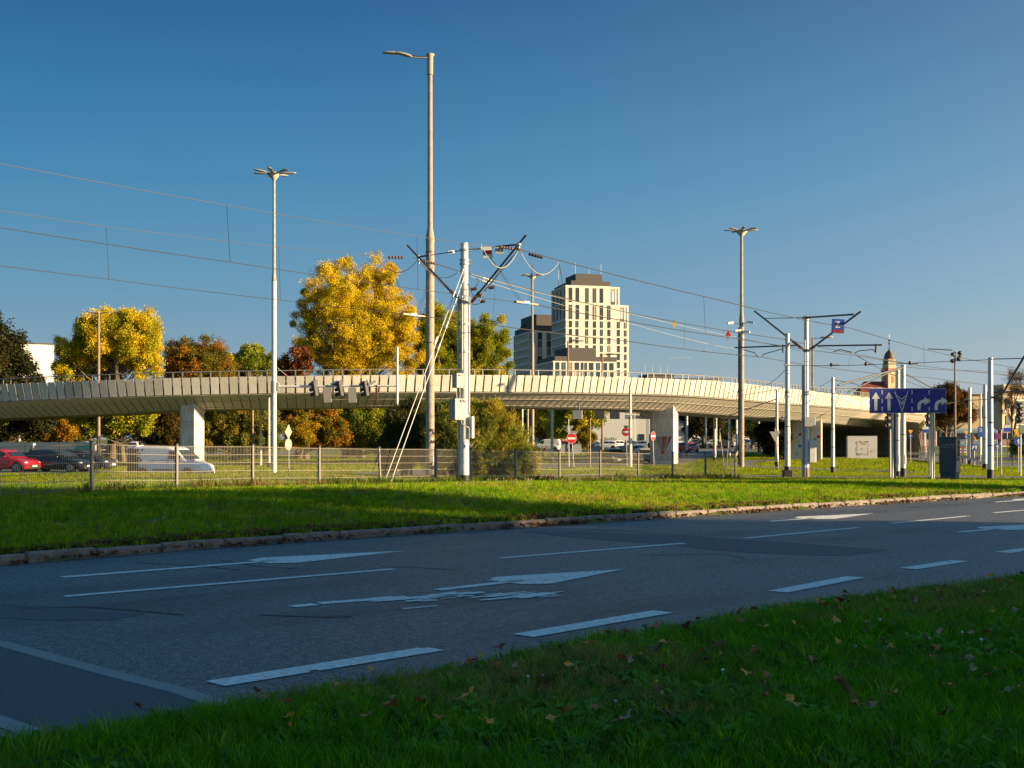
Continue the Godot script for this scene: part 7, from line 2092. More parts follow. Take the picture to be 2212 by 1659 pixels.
func car(label: String, kind: String, paint_name: String, at: Vector3, turn: float, group := "", fine := true, category := "car") -> Node3D:
	var K = car_kinds[kind]
	var n = thing("van" if kind == "van" else "parked_car" if group != "" else "car", label, category, G(at) + Vector3(0, 0.04, 0), deg_to_rad(turn), group)
	var Lc = K.l; var Hc = K.h; var Wc = K.w * 0.5
	var pm = M[paint_name]
	var wr = 0.315
	var wx = [0.2 * Lc - Lc / 2, 0.81 * Lc - Lc / 2]
	# lower body: closed ring per station
	var rows = []
	var steps = 26
	for i in steps + 1:
		var t = float(i) / steps
		var y1 = lerp_tab(K.low, t) * Hc
		var y0 = 0.19 + (0.08 if t > 0.97 or t < 0.03 else 0.0)
		var hw = Wc * (1.0 - 0.16 * pow(absf(t - 0.5) * 2.0, 5.0)) * (1.0 if t > 0.001 and t < 0.999 else 0.86)
		# cut the wheel openings
		for w in wx:
			var dx = absf((t * Lc - Lc / 2) - w)
			if dx < 0.38: y0 = maxf(y0, 0.2 + sqrt(maxf(0.0, 0.38 * 0.38 - dx * dx)) * 1.12)
		var x = t * Lc - Lc / 2
		var ring = []
		for q in [[0.0, 0.0], [0.9, 0.0], [1.0, 0.12], [1.01, 0.45], [1.0, 0.75], [0.965, 0.93], [0.9, 1.0], [0.0, 1.02]]:
			ring.append(Vector3(x, lerpf(y0, y1, q[1]), q[0] * hw))
		for j in range(6, 0, -1): ring.append(ring[j] * Vector3(1, 1, -1))
		ring.append(ring[0])
		rows.append(ring)
	var g = Geo.new()
	g.grid(rows, true)
	for e in [0, steps]:
		for j in range(1, rows[e].size() - 2):
			if e == 0: g.flat(rows[e][0], rows[e][j], rows[e][j + 1])
			else: g.flat(rows[e][0], rows[e][j + 1], rows[e][j])
	obj("body", g, pm, n)
	# cabin
	var cab = []
	var belt = func(t): return lerp_tab(K.low, t) * Hc - 0.01
	var t0 = K.cab[0][0]; var t1 = K.cab[-1][0]
	var cs = 22
	for i in cs + 1:
		var t = lerpf(t0, t1, float(i) / cs)
		var yb = belt.call(t); var yt = maxf(lerp_tab(K.cab, t) * Hc, yb + 0.005)
		var f = (yt - yb) / (Hc * 0.37)
		var hb = Wc * 0.95; var ht = Wc * lerpf(0.93, 0.72 if kind != "van" else 0.84, clampf(f, 0, 1))
		var x = t * Lc - Lc / 2
		var ring = []
		for q in [[hb, 0.0], [lerpf(hb, ht, 0.82), 0.8], [ht * 0.96, 0.94], [ht * 0.8, 1.0], [0.0, 1.015]]: ring.append(Vector3(x, lerpf(yb, yt, q[1]), q[0]))
		for j in range(3, -1, -1): ring.append(ring[j] * Vector3(1, 1, -1))
		cab.append(ring)
	g = Geo.new()
	g.grid(cab, true)
	obj("cabin", g, pm, n)
	# glass: side panes, windscreen, rear window just proud of the cabin
	var at_cab = func(t: float, f: float, s: float, proud: float):
		var yb = belt.call(t); var yt = maxf(lerp_tab(K.cab, t) * Hc, yb + 0.005)
		var ff = (yt - yb) / (Hc * 0.37)
		var hb = Wc * 0.95; var ht = Wc * lerpf(0.93, 0.72 if kind != "van" else 0.84, clampf(ff, 0, 1))
		return Vector3(t * Lc - Lc / 2, lerpf(yb, yt, f), s * (lerpf(hb, lerpf(hb, ht, 0.82), f / 0.8) + proud))
	var pil = K.pil
	for s in [-1.0, 1.0]:
		for seg in ([[pil[0], pil[1]], [pil[1] + 0.015, pil[2]], [pil[2] + 0.01, pil[3]]] if kind != "van" else [[0.56, 0.64], [0.65, 0.715]]):
			g = Geo.new()
			var lowr = []; var upr = []
			for k in 4:
				var t = lerpf(seg[0], seg[1], k / 3.0)
				var a = at_cab.call(t, 0.1, s, 0.008); var b = at_cab.call(t, 0.76, s, 0.008)
				lowr.append(a); upr.append(b)
			if s > 0: g.grid([lowr, upr], false)
			else: g.grid([upr, lowr], false)
			obj("side_window", g, M.car_glass, n)
	for e in [[t1, -1], [t0, 1]]:
		g = Geo.new()
		var a = []; var b = []
		var ta = e[0]; var span = (0.125 if kind != "van" else 0.135) if e[1] < 0 else 0.05
		var tb = ta + e[1] * span
		if kind == "van" and e[1] > 0: continue
		for k in 7:
			var s = lerpf(-1, 1, k / 6.0)
			var pa = Vector3((ta + e[1] * 0.012) * Lc - Lc / 2, lerp_tab(K.cab, ta + e[1] * 0.012) * Hc + 0.02, s * Wc * 0.86)
			var pb = Vector3(tb * Lc - Lc / 2, lerp_tab(K.cab, tb) * Hc + 0.0, s * Wc * 0.7)
			var out = Vector3(-e[1] * 0.025, 0.025, 0)
			a.append(pa + out); b.append(pb + out)
		if e[1] < 0: a.reverse(); b.reverse()
		g.grid([a, b], false)
		obj("windscreen" if e[1] < 0 else "rear_window", g, M.car_glass, n)
	for s in [-1.0, 1.0]:
		for w in wx:
			g = Geo.new()
			g.cyl(Vector3(w, wr, s * (Wc - 0.2)), Vector3(w, wr, s * (Wc - 0.01)), wr, wr, 18)
			var wh = obj("wheel", g, M.tyre, n)
			g = Geo.new()
			g.cyl(Vector3(w, wr, s * (Wc - 0.05)), Vector3(w, wr, s * (Wc + 0.004)), wr * 0.66, wr * 0.63, 16)
			obj("rim", g, M.plastic, wh)
			if fine:
				g = Geo.new()
				for k in 5: g.box(Vector3(w, wr, s * (Wc + 0.004)) + Vector3(cos(TAU * k / 5), sin(TAU * k / 5), 0) * wr * 0.32, Vector3(wr * 0.6, wr * 0.17, 0.02), Basis(Vector3.BACK, TAU * k / 5))
				for k in 14: g.box(Vector3(w, wr, s * (Wc + 0.002)) + Vector3(cos(TAU * k / 14), sin(TAU * k / 14), 0) * wr * 0.62, Vector3(0.03, wr * 0.3, 0.02), Basis(Vector3.BACK, TAU * k / 14))
				obj("spokes", g, M.rim, wh)
		g = Geo.new(); g.cyl(Vector3(wx[0], wr, s * (Wc - 0.24)), Vector3(wx[0], wr, s * (Wc - 0.22)), 0.38, 0.38, 14); g.cyl(Vector3(wx[1], wr, s * (Wc - 0.24)), Vector3(wx[1], wr, s * (Wc - 0.22)), 0.38, 0.38, 14)
		obj("wheel_arch", g, M.plastic, n)
		var fy = lerp_tab(K.low, 0.95) * Hc
		g = Geo.new(); g.ball(Vector3(0.445 * Lc, fy - 0.1, s * Wc * 0.74), Vector3(0.2, 0.075, 0.16), 10, 6, Basis(Vector3.UP, s * -0.35)); obj("headlight", g, M.headlamp, n)
		g = Geo.new(); g.bbox(Vector3(-0.487 * Lc, lerp_tab(K.low, 0.02) * Hc - 0.12, s * Wc * 0.8), Vector3(0.12, 0.24, 0.2), 0.03); obj("tail_light", g, M.tail_lamp, n)
		g = Geo.new(); g.ball(Vector3(t1 * Lc - Lc / 2 - 0.42, lerp_tab(K.low, 0.66) * Hc + 0.07, s * (Wc + 0.07)), Vector3(0.07, 0.075, 0.1), 8, 5); obj("mirror", g, M.plastic if fine and kind == "van" else pm, n)
	g = Geo.new()
	g.bbox(Vector3(0.492 * Lc, 0.36, 0), Vector3(0.1, 0.24, Wc * 1.3), 0.03); g.box(Vector3(0.475 * Lc, 0.56, 0), Vector3(0.12, 0.1, Wc * 0.95))
	g.bbox(Vector3(-0.492 * Lc, 0.3, 0), Vector3(0.1, 0.2, Wc * 1.5), 0.03)
	obj("bumper_trim", g, M.plastic, n)
	g = Geo.new(); g.box(Vector3(0.5 * Lc + 0.01, 0.42, 0), Vector3(0.02, 0.11, 0.5)); obj("number_plate", g, M.plate, n)
	if fine:
		g = Geo.new()
		for s in [-1.0, 1.0]:
			for t in [0.36, 0.545]: g.box(Vector3(t * Lc - Lc / 2 + 0.02, 0.62 * Hc * 0.92, s * (Wc + 0.004)), Vector3(0.16, 0.03, 0.03))
			g.box(Vector3(-0.02 * Lc, 0.3, s * (Wc + 0.006)), Vector3(0.3 * Lc, 0.05, 0.03))
		obj("door_handles", g, M.plastic if kind == "van" else pm, n)
	return n

func make_cars():
	# queue on the carriageway behind the fence: they head towards the right and a little nearer
	var n: Node3D
	var away = -24.0
	car("red hatchback entering at the edge of view behind a motorcyclist", "hatch", "red_paint", Vector3(-32.356, 0, -80.000), -14.0)
	car("black estate car stopped between the red car and the white van", "wagon", "black_paint", Vector3(-29.430, 0, -81.000), -14.0)
	car("dark blue estate half hidden behind the black estate car", "wagon", "navy_paint", Vector3(-30.148, 0, -88.000), -12.0)
	n = car("white panel van with a black chequered tail behind the fence", "van", "white_car", Vector3(-19.030, 0, -70.000), -15.0, "", true, "van")
	var r = RandomNumberGenerator.new()
	r.seed = 4
	for s in [-1.0, 1.0]:
		var g = Geo.new()
		# black tail with loose pixel squares that break its front edge
		for i in 8:
			for j in 11:
				var keep = i < 3 or (i < 5 and r.randf() < 0.7) or r.randf() < 0.25
				if j < 7: keep = i < 6 or r.randf() < 0.4
				if keep:
					var yy = 0.5 + j * 0.115
					var zz = 0.92 if yy < 1.05 else lerpf(0.9, 0.815, (yy - 1.05) / 0.7)
					g.box(Vector3(-2.2 + i * 0.115, yy, s * (zz + 0.015)), Vector3(0.114, 0.114, 0.02), Basis(Vector3.RIGHT, s * (0.0 if yy < 1.05 else -0.12)))
		obj("black_squares", g, M.plastic, n)
		g = Geo.new(); g.box(Vector3(-0.05, 0.55, s * 0.935), Vector3(1.2, 0.07, 0.03)); obj("rub_strip", g, M.plastic, n)
		g = Geo.new(); g.box(Vector3(-0.95, 0.98, s * 0.925), Vector3(0.5, 0.03, 0.02)); g.box(Vector3(0.25, 1.0, s * 0.925), Vector3(0.012, 0.9, 0.02)); obj("door_seam", g, M.grey_paint, n)
	car("red car whose roof shows over the white van", "hatch", "red_paint", Vector3(-21.748, 0, -80.000), -12.0)
	# cars facing the camera under the viaduct
	car("dark blue grey saloon with lit headlights waiting before the painted pier", "wagon", "grey_paint", Vector3(9.822, 0, -120.000), -80.0)
	car("black car just behind the white post in the waiting row", "suv", "black_paint", Vector3(11.571, 0, -127.000), -80.0)
	car("dark blue tall car at the back of the waiting row", "suv", "navy_paint", Vector3(13.900, 0, -139.000), -80.0)
	car("silver car beside the balloon painting in the waiting row", "hatch", "silver_paint", Vector3(12.907, 0, -121.000), -82.0)
	car("red hatchback driving out past the balloon painting", "hatch", "red_paint", Vector3(26.811, 0, -190.000), -70.0)
	car("white car close behind the red hatchback", "hatch", "white_car", Vector3(26.667, 0, -200.000), -70.0)
	# parked rows
	var pr = RandomNumberGenerator.new()
	pr.seed = 9
	var pal = ["white_car", "navy_paint", "grey_paint", "silver_paint", "black_paint", "white_car", "red_paint", "silver_paint"]
	var names = {"white_car": "white", "navy_paint": "dark blue", "grey_paint": "blue grey", "silver_paint": "silver", "black_paint": "black", "red_paint": "red"}
	var where = ["beside the yellow shrub", "just past the yellow shrub", "left of the low lamp pole".replace("left of", "before"), "behind the low lamp pole", "below the graffiti of the shop", "behind the scooter rider", "between the scooter rider and the white post", "behind the white post", "before the shop doors", "next to the person in black", "first beyond the painted pier", "under the dark tree past the pier", "in front of the gantry leg", "right beside the grey pole".replace("right ", ""), "behind the leaning signs", "between the two pale poles", "behind the brown camera mast", "past the camera mast", "by the black green bush"]
	var parked = [[1225, 215, "red_paint", 10], [1245, 213, "black_paint", 5], [1262, 216, "navy_paint", 90], [1282, 214, "grey_paint", 20], [1308, 212, "white_car", 172], [1322, 222, "white_car", 0], [1342, 214, "white_car", 15], [1365, 216, "grey_paint", 15], [1385, 212, "silver_paint", 170], [1398, 214, "white_car", 10], [1500, 240, "silver_paint", 180], [1518, 235, "navy_paint", 180], [1534, 228, "silver_paint", 190], [1556, 222, "black_paint", 200], [1580, 236, "white_car", 180], [1597, 242, "white_car", 180], [1622, 236, "grey_paint", 200], [1645, 238, "navy_paint", 180], [1660, 244, "white_car", 180]]
	for q in parked:
		car("%s parked car %s, under the viaduct" % [names[q[2]], where[parked.find(q)]], ["hatch", "suv", "wagon"][pr.randi() % 3], q[2], Vector3((q[0] - 1106.0) * q[1] / 2700.0, 0, -q[1]), q[3], "cars in the far parked rows under the viaduct", false)
	for q in [[165, 176, "navy_paint", 100], [178, 180, "grey_paint", 100], [195, 183, "silver_paint", 95], [210, 186, "navy_paint", 0], [288, 186, "silver_paint", 80], [302, 184, "white_car", 75], [312, 188, "white_car", 20]]:
		car("%s car parked behind the yellow tree, %s" % [names[q[2]], ["by the orange shrub", "nose out past the shrub", "with its light roof catching sun", "just before the lamp pole", "behind the forked trunk", "facing the walking pair", "beyond the walking pair"][[165, 178, 195, 210, 288, 302, 312].find(q[0])]], ["hatch", "suv", "wagon"][pr.randi() % 3], q[2], Vector3((q[0] - 1106.0) * q[1] / 2700.0, 0, -q[1]), q[3], "cars parked behind the yellow tree", false)
	# a light van among the trees
	car("white camper van parked among the trees beyond the weathered post", "van", "white_car", Vector3(5.372, 0, -196.000), 170.0, "", false, "van")
	tram()

func tram():
	var n = thing("tram", "long pink tram with dark windows waiting behind the road signs", "tram", G(Vector3(77.417, 0, -225.000)), deg_to_rad(-4))
	var secs = [[-6.4, 10.6, "tram_pink"], [4.3, 10.4, "tram_blue"], [15.0, 10.6, "tram_pink"]]
	for q in secs:
		var g = Geo.new()
		g.bbox(Vector3(q[0], 1.85, 0), Vector3(q[1], 2.9, 2.4), 0.22)
		var s = obj("car_section", g, M[q[2]], n)
		g = Geo.new(); g.bbox(Vector3(q[0], 3.4, 0), Vector3(q[1] * 0.9, 0.35, 1.6), 0.08); obj("roof_gear", g, M.grey_box, s)
		for k in 4:
			g = Geo.new(); g.box(Vector3(q[0] - q[1] * 0.36 + k * q[1] * 0.24, 2.15, 1.21), Vector3(q[1] * 0.19, 1.1, 0.04)); obj("window", g, M.car_glass, s)
		g = Geo.new()
		for k in 9: g.box(Vector3(q[0] - q[1] * 0.42 + k * q[1] * 0.105, 0.95 + 0.2 * ((k * 7) % 3), 1.21), Vector3(q[1] * (0.05 + 0.02 * (k % 3)), 0.14, 0.02))
		obj("side_print", g, M.sign_white, s)
	for x in [-1.0, 9.65]:
		var g = Geo.new(); g.box(Vector3(x, 1.8, 0), Vector3(0.45, 2.7, 2.1)); obj("bellows", g, M.plastic, n)
	var g = Geo.new(); g.bbox(Vector3(-11.9, 1.6, 0), Vector3(0.9, 2.4, 2.2), 0.3); obj("cab_nose", g, M.plastic, n)
	g = Geo.new(); g.box(Vector3(-9.4, 2.8, 1.22), Vector3(1.6, 0.35, 0.04)); obj("destination_panel", g, M.arrow_blue, n)
	g = Geo.new(); g.ball(Vector3(-12.3, 1.0, 0.8), Vector3(0.12, 0.14, 0.14), 8, 5); g.ball(Vector3(-12.3, 2.9, 0.8), Vector3(0.12, 0.12, 0.12), 8, 5); obj("headlight", g, M.headlamp, n)

# ---------------------------------------------------------------- people
# bones: [from, to, radius from, radius to, colour]; one smooth skin over all of them
func body(bones: Array, cell: float) -> Geo:
	var lo = Vector3.ONE * 1e9; var hi = -lo
	for b in bones:
		for k in 2:
			lo = lo.min(b[k] - Vector3.ONE * (b[2 + k] + cell * 2)); hi = hi.max(b[k] + Vector3.ONE * (b[2 + k] + cell * 2))
	var nx = int((hi.x - lo.x) / cell) + 2; var ny = int((hi.y - lo.y) / cell) + 2; var nz = int((hi.z - lo.z) / cell) + 2
	var f = PackedFloat32Array(); f.resize(nx * ny * nz); f.fill(1.0)
	var own = PackedInt32Array(); own.resize(nx * ny * nz)
	var best = PackedFloat32Array(); best.resize(nx * ny * nz); best.fill(9.0)
	for bi in bones.size():
		var b = bones[bi]
		var r = maxf(b[2], b[3]) + cell * 3
		var a0 = ((b[0].min(b[1]) - Vector3.ONE * r - lo) / cell).floor(); var a1 = ((b[0].max(b[1]) + Vector3.ONE * r - lo) / cell).ceil()
		for z in range(maxi(0, int(a0.z)), mini(nz, int(a1.z) + 1)):
			for y in range(maxi(0, int(a0.y)), mini(ny, int(a1.y) + 1)):
				for x in range(maxi(0, int(a0.x)), mini(nx, int(a1.x) + 1)):
					var p = lo + Vector3(x, y, z) * cell
					var ab = b[1] - b[0]
					var t = clampf((p - b[0]).dot(ab) / maxf(ab.length_squared(), 1e-6), 0, 1)
					var dd = p.distance_to(b[0] + ab * t) - lerpf(b[2], b[3], t)
					var i = (z * ny + y) * nx + x
					if dd < best[i]: best[i] = dd; own[i] = bi
					var k = 0.03
					var hh = clampf(0.5 + 0.5 * (f[i] - dd) / k, 0, 1)
					f[i] = lerpf(f[i], dd, hh) - k * hh * (1 - hh)
	var g = Geo.new()
	g.colored = true
	var vid = {}
	var offs = [0, 1, nx, nx + 1, nx * ny, nx * ny + 1, nx * ny + nx, nx * ny + nx + 1]
	for z in nz - 1:
		for y in ny - 1:
			for x in nx - 1:
				var i = (z * ny + y) * nx + x
				var inside = 0
				for o in offs:
					if f[i + o] < 0: inside += 1
				if inside == 0 or inside == 8: continue
				var sum = Vector3.ZERO; var cnt = 0
				for e in [[0, 1], [2, 3], [4, 5], [6, 7], [0, 2], [1, 3], [4, 6], [5, 7], [0, 4], [1, 5], [2, 6], [3, 7]]:
					var va = f[i + offs[e[0]]]; var vb = f[i + offs[e[1]]]
					if (va < 0) != (vb < 0):
						var t = va / (va - vb)
						var pa = Vector3(e[0] & 1, (e[0] >> 1) & 1, e[0] >> 2); var pb = Vector3(e[1] & 1, (e[1] >> 1) & 1, e[1] >> 2)
						sum += pa.lerp(pb, t); cnt += 1
				vid[i] = [lo + (Vector3(x, y, z) + sum / cnt) * cell, bones[own[i]][4]]
	var nrm = func(p: Vector3):
		var q = (p - lo) / cell
		var x = clampi(int(q.x), 1, nx - 3); var y = clampi(int(q.y), 1, ny - 3); var z = clampi(int(q.z), 1, nz - 3)
		var i = (z * ny + y) * nx + x
		return Vector3(f[i + 1] - f[i - 1], f[i + nx] - f[i - nx], f[i + nx * ny] - f[i - nx * ny]).normalized()
	for i in vid:
		var steps = [[1, nx, nx * ny], [nx, nx * ny, 1], [nx * ny, 1, nx]]
		for s in steps:
			var j = i + s[0]
			if (f[i] < 0) == (f[j] < 0): continue
			var q = [i, i - s[1], i - s[1] - s[2], i - s[2]]
			if not (vid.has(q[1]) and vid.has(q[2]) and vid.has(q[3])): continue
			if f[i] >= 0: q.reverse()
			g.col = vid[i][1]
			var p = []
			var m = []
			for w in q: p.append(vid[w][0]); m.append(nrm.call(vid[w][0]))
			g.tri(p[0], p[1], p[2], m[0], m[1], m[2]); g.tri(p[0], p[2], p[3], m[0], m[2], m[3])
	return g

func standing(coat: Color, legs: Color, stride: float, arms: float) -> Array:
	var skin = Color(0.45, 0.26, 0.18)
	var hair = Color(0.03, 0.02, 0.015)
	var shoe = Color(0.02, 0.02, 0.02)
	var b = []
	for s in [-1.0, 1.0]:
		var hip = Vector3(0.09 * s, 0.92, 0); var knee = Vector3(0.1 * s, 0.5, 0.06 + stride * 0.5 * s); var ank = Vector3(0.1 * s, 0.08, stride * s - (0.08 if stride * s < 0 else 0.0))
		b.append([hip, knee, 0.09, 0.062, legs]); b.append([knee, ank, 0.062, 0.042, legs]); b.append([ank + Vector3(0, -0.03, -0.02), ank + Vector3(0.01 * s, -0.045, 0.15), 0.045, 0.04, shoe])
		var sh = Vector3(0.19 * s, 1.4, 0); var el = Vector3(0.24 * s, 1.13, -0.03 - stride * 0.3 * s); var ha = Vector3(0.22 * s, 0.88 + arms, 0.06 - stride * 0.4 * s + arms * 1.1)
		b.append([sh, el, 0.062, 0.05, coat]); b.append([el, ha, 0.05, 0.036, coat]); b.append([ha, ha + (ha - el).normalized() * 0.1, 0.034, 0.028, skin])
		b.append([Vector3(0.02 * s, 1.42, 0), sh, 0.07, 0.065, coat])
		b.append([Vector3(0.06 * s, 0.98, 0), Vector3(0.1 * s, 1.34, 0), 0.1, 0.1, coat])
	b.append([Vector3(0, 0.92, 0), Vector3(0, 1.36, 0), 0.13, 0.13, coat])
	b.append([Vector3(0, 1.42, 0), Vector3(0, 1.55, 0.01), 0.055, 0.05, skin])
	b.append([Vector3(0, 1.6, 0.02), Vector3(0, 1.67, 0.01), 0.083, 0.092, skin])
	b.append([Vector3(0, 1.66, -0.03), Vector3(0, 1.69, -0.01), 0.095, 0.095, hair])
	b.append([Vector3(0, 1.62, 0.09), Vector3(0, 1.6, 0.115), 0.014, 0.012, skin])
	return b

func person(label: String, at: Vector3, turn: float, bones: Array, cell := 0.028, group := "") -> Node3D:
	var n = thing("person", label, "person", at, deg_to_rad(turn), group)
	var g = body(bones, cell)
	obj("figure", g, M.painted, n)
	return n

func make_people():
	var blk = Color(0.018, 0.018, 0.022)
	var jean = Color(0.07, 0.1, 0.18)
	person("person in black walking away beyond the rust brown chestnut", G(Vector3(-47.850, 0, -165.000)), 170, standing(blk, blk, 0.18, 0.0), 0.035)
	person("person in black jacket and blue jeans walking beside another", G(Vector3(-46.983, 0, -164.000)), 175, standing(blk, jean, -0.2, 0.0), 0.035)
	var p = person("person in dark clothes riding a turquoise kick scooter", G(Vector3(16.036, 0, -176.000)) + Vector3(0, 0.14, 0), 20, standing(blk, Color(0.05, 0.06, 0.08), 0.1, 0.22), 0.035)
	var sc = thing("kick_scooter", "turquoise kick scooter under the rider in dark clothes", "scooter", G(Vector3(16.036, 0, -176.000)), deg_to_rad(20))
	var g = Geo.new(); g.bbox(Vector3(0, 0.12, 0.1), Vector3(0.16, 0.05, 0.8), 0.015); obj("deck", g, M.turquoise, sc)
	g = Geo.new(); g.cyl(Vector3(0, 0.14, 0.5), Vector3(0, 1.2, 0.4), 0.03, 0.03, 8); obj("stem", g, M.turquoise, sc)
	g = Geo.new(); g.cyl(Vector3(-0.24, 1.2, 0.4), Vector3(0.24, 1.2, 0.4), 0.02, 0.02, 8); obj("handlebar", g, M.plastic, sc)
	for z in [-0.32, 0.54]:
		g = Geo.new(); g.cyl(Vector3(-0.025, 0.1, z), Vector3(0.025, 0.1, z), 0.1, 0.1, 14); obj("wheel", g, M.tyre, sc)
	person("person in black standing by the white car near the shop", G(Vector3(20.020, 0, -182.000)), 160, standing(blk, blk, 0.06, 0.0), 0.035)
	person("person in an orange jacket bending behind the tamarisk bush", G(Vector3(3.667, 0, -150.000)), 100, bent(Color(0.75, 0.12, 0.02), Color(0.08, 0.16, 0.3)), 0.035)
	# motorcyclist between the red car and the black estate
	var at = G(Vector3(-31.632, 0, -83.000)) + Vector3(0, 0.03, 0)
	var m = thing("motorcycle", "dark motorcycle between the red hatchback and the black estate", "motorcycle", at, deg_to_rad(-10))
	for x in [-0.68, 0.7]:
		g = Geo.new()
		for k in 16:
			var a0 = TAU * k / 16; var a1 = TAU * (k + 1) / 16
			g.cyl(Vector3(x + cos(a0) * 0.26, 0.31 + sin(a0) * 0.26, 0), Vector3(x + cos(a1) * 0.26, 0.31 + sin(a1) * 0.26, 0), 0.06, 0.06, 6)
		var w = obj("wheel", g, M.tyre, m)
		g = Geo.new(); g.cyl(Vector3(x, 0.31, -0.03), Vector3(x, 0.31, 0.03), 0.2, 0.2, 12); obj("rim", g, M.rim, w)
	g = Geo.new(); g.ball(Vector3(0.15, 0.85, 0), Vector3(0.34, 0.17, 0.17), 12, 7); obj("tank", g, M.black_paint, m)
	g = Geo.new(); g.bbox(Vector3(-0.4, 0.83, 0), Vector3(0.75, 0.13, 0.28), 0.05); obj("seat", g, M.plastic, m)
	g = Geo.new(); g.bbox(Vector3(0.0, 0.5, 0), Vector3(0.55, 0.42, 0.34), 0.06); obj("engine", g, M.dark_steel, m)
	g = Geo.new(); g.cyl(Vector3(0.7, 0.31, 0.1), Vector3(0.42, 1.0, 0.08), 0.035, 0.035, 7); g.cyl(Vector3(0.7, 0.31, -0.1), Vector3(0.42, 1.0, -0.08), 0.035, 0.035, 7); obj("fork", g, M.galvanised, m)
	g = Geo.new(); g.cyl(Vector3(0.38, 1.05, -0.36), Vector3(0.38, 1.05, 0.36), 0.02, 0.02, 7); obj("handlebar", g, M.plastic, m)
	g = Geo.new(); g.ball(Vector3(0.55, 0.9, 0), Vector3(0.1, 0.11, 0.1), 10, 6); obj("headlight", g, M.headlamp, m)
	var b = []
	for s in [-1.0, 1.0]:
		b.append([Vector3(-0.35, 0.95, 0.1 * s), Vector3(0.1, 0.8, 0.2 * s), 0.1, 0.07, blk]); b.append([Vector3(0.1, 0.8, 0.2 * s), Vector3(-0.15, 0.4, 0.2 * s), 0.068, 0.05, blk]); b.append([Vector3(-0.15, 0.36, 0.2 * s), Vector3(0.05, 0.33, 0.2 * s), 0.045, 0.04, blk])
		b.append([Vector3(-0.22, 1.5, 0.19 * s), Vector3(0.05, 1.25, 0.26 * s), 0.065, 0.05, blk]); b.append([Vector3(0.05, 1.25, 0.26 * s), Vector3(0.34, 1.08, 0.28 * s), 0.05, 0.04, blk])
		b.append([Vector3(-0.25, 1.48, 0), Vector3(-0.22, 1.5, 0.19 * s), 0.075, 0.07, blk])
	b.append([Vector3(-0.38, 0.98, 0), Vector3(-0.26, 1.42, 0), 0.15, 0.16, blk])
	b.append([Vector3(-0.24, 1.5, 0), Vector3(-0.2, 1.62, 0), 0.06, 0.06, blk])
	b.append([Vector3(-0.19, 1.72, 0), Vector3(-0.14, 1.76, 0), 0.135, 0.14, Color(0.75, 0.75, 0.74)])
	b.append([Vector3(-0.06, 1.7, 0), Vector3(-0.04, 1.74, 0), 0.075, 0.075, Color(0.02, 0.02, 0.03)])
	var rider = person("motorcyclist in black with a white helmet", at, -10, b, 0.03)

func bent(coat: Color, legs: Color) -> Array:
	var b = standing(coat, legs, 0.08, 0.0)
	for q in b:
		for k in 2:
			if q[k].y > 0.95:
				var p = q[k] - Vector3(0, 0.95, 0)
				q[k] = Vector3(0, 0.95, 0) + Basis(Vector3.RIGHT, 0.85) * p
	return b

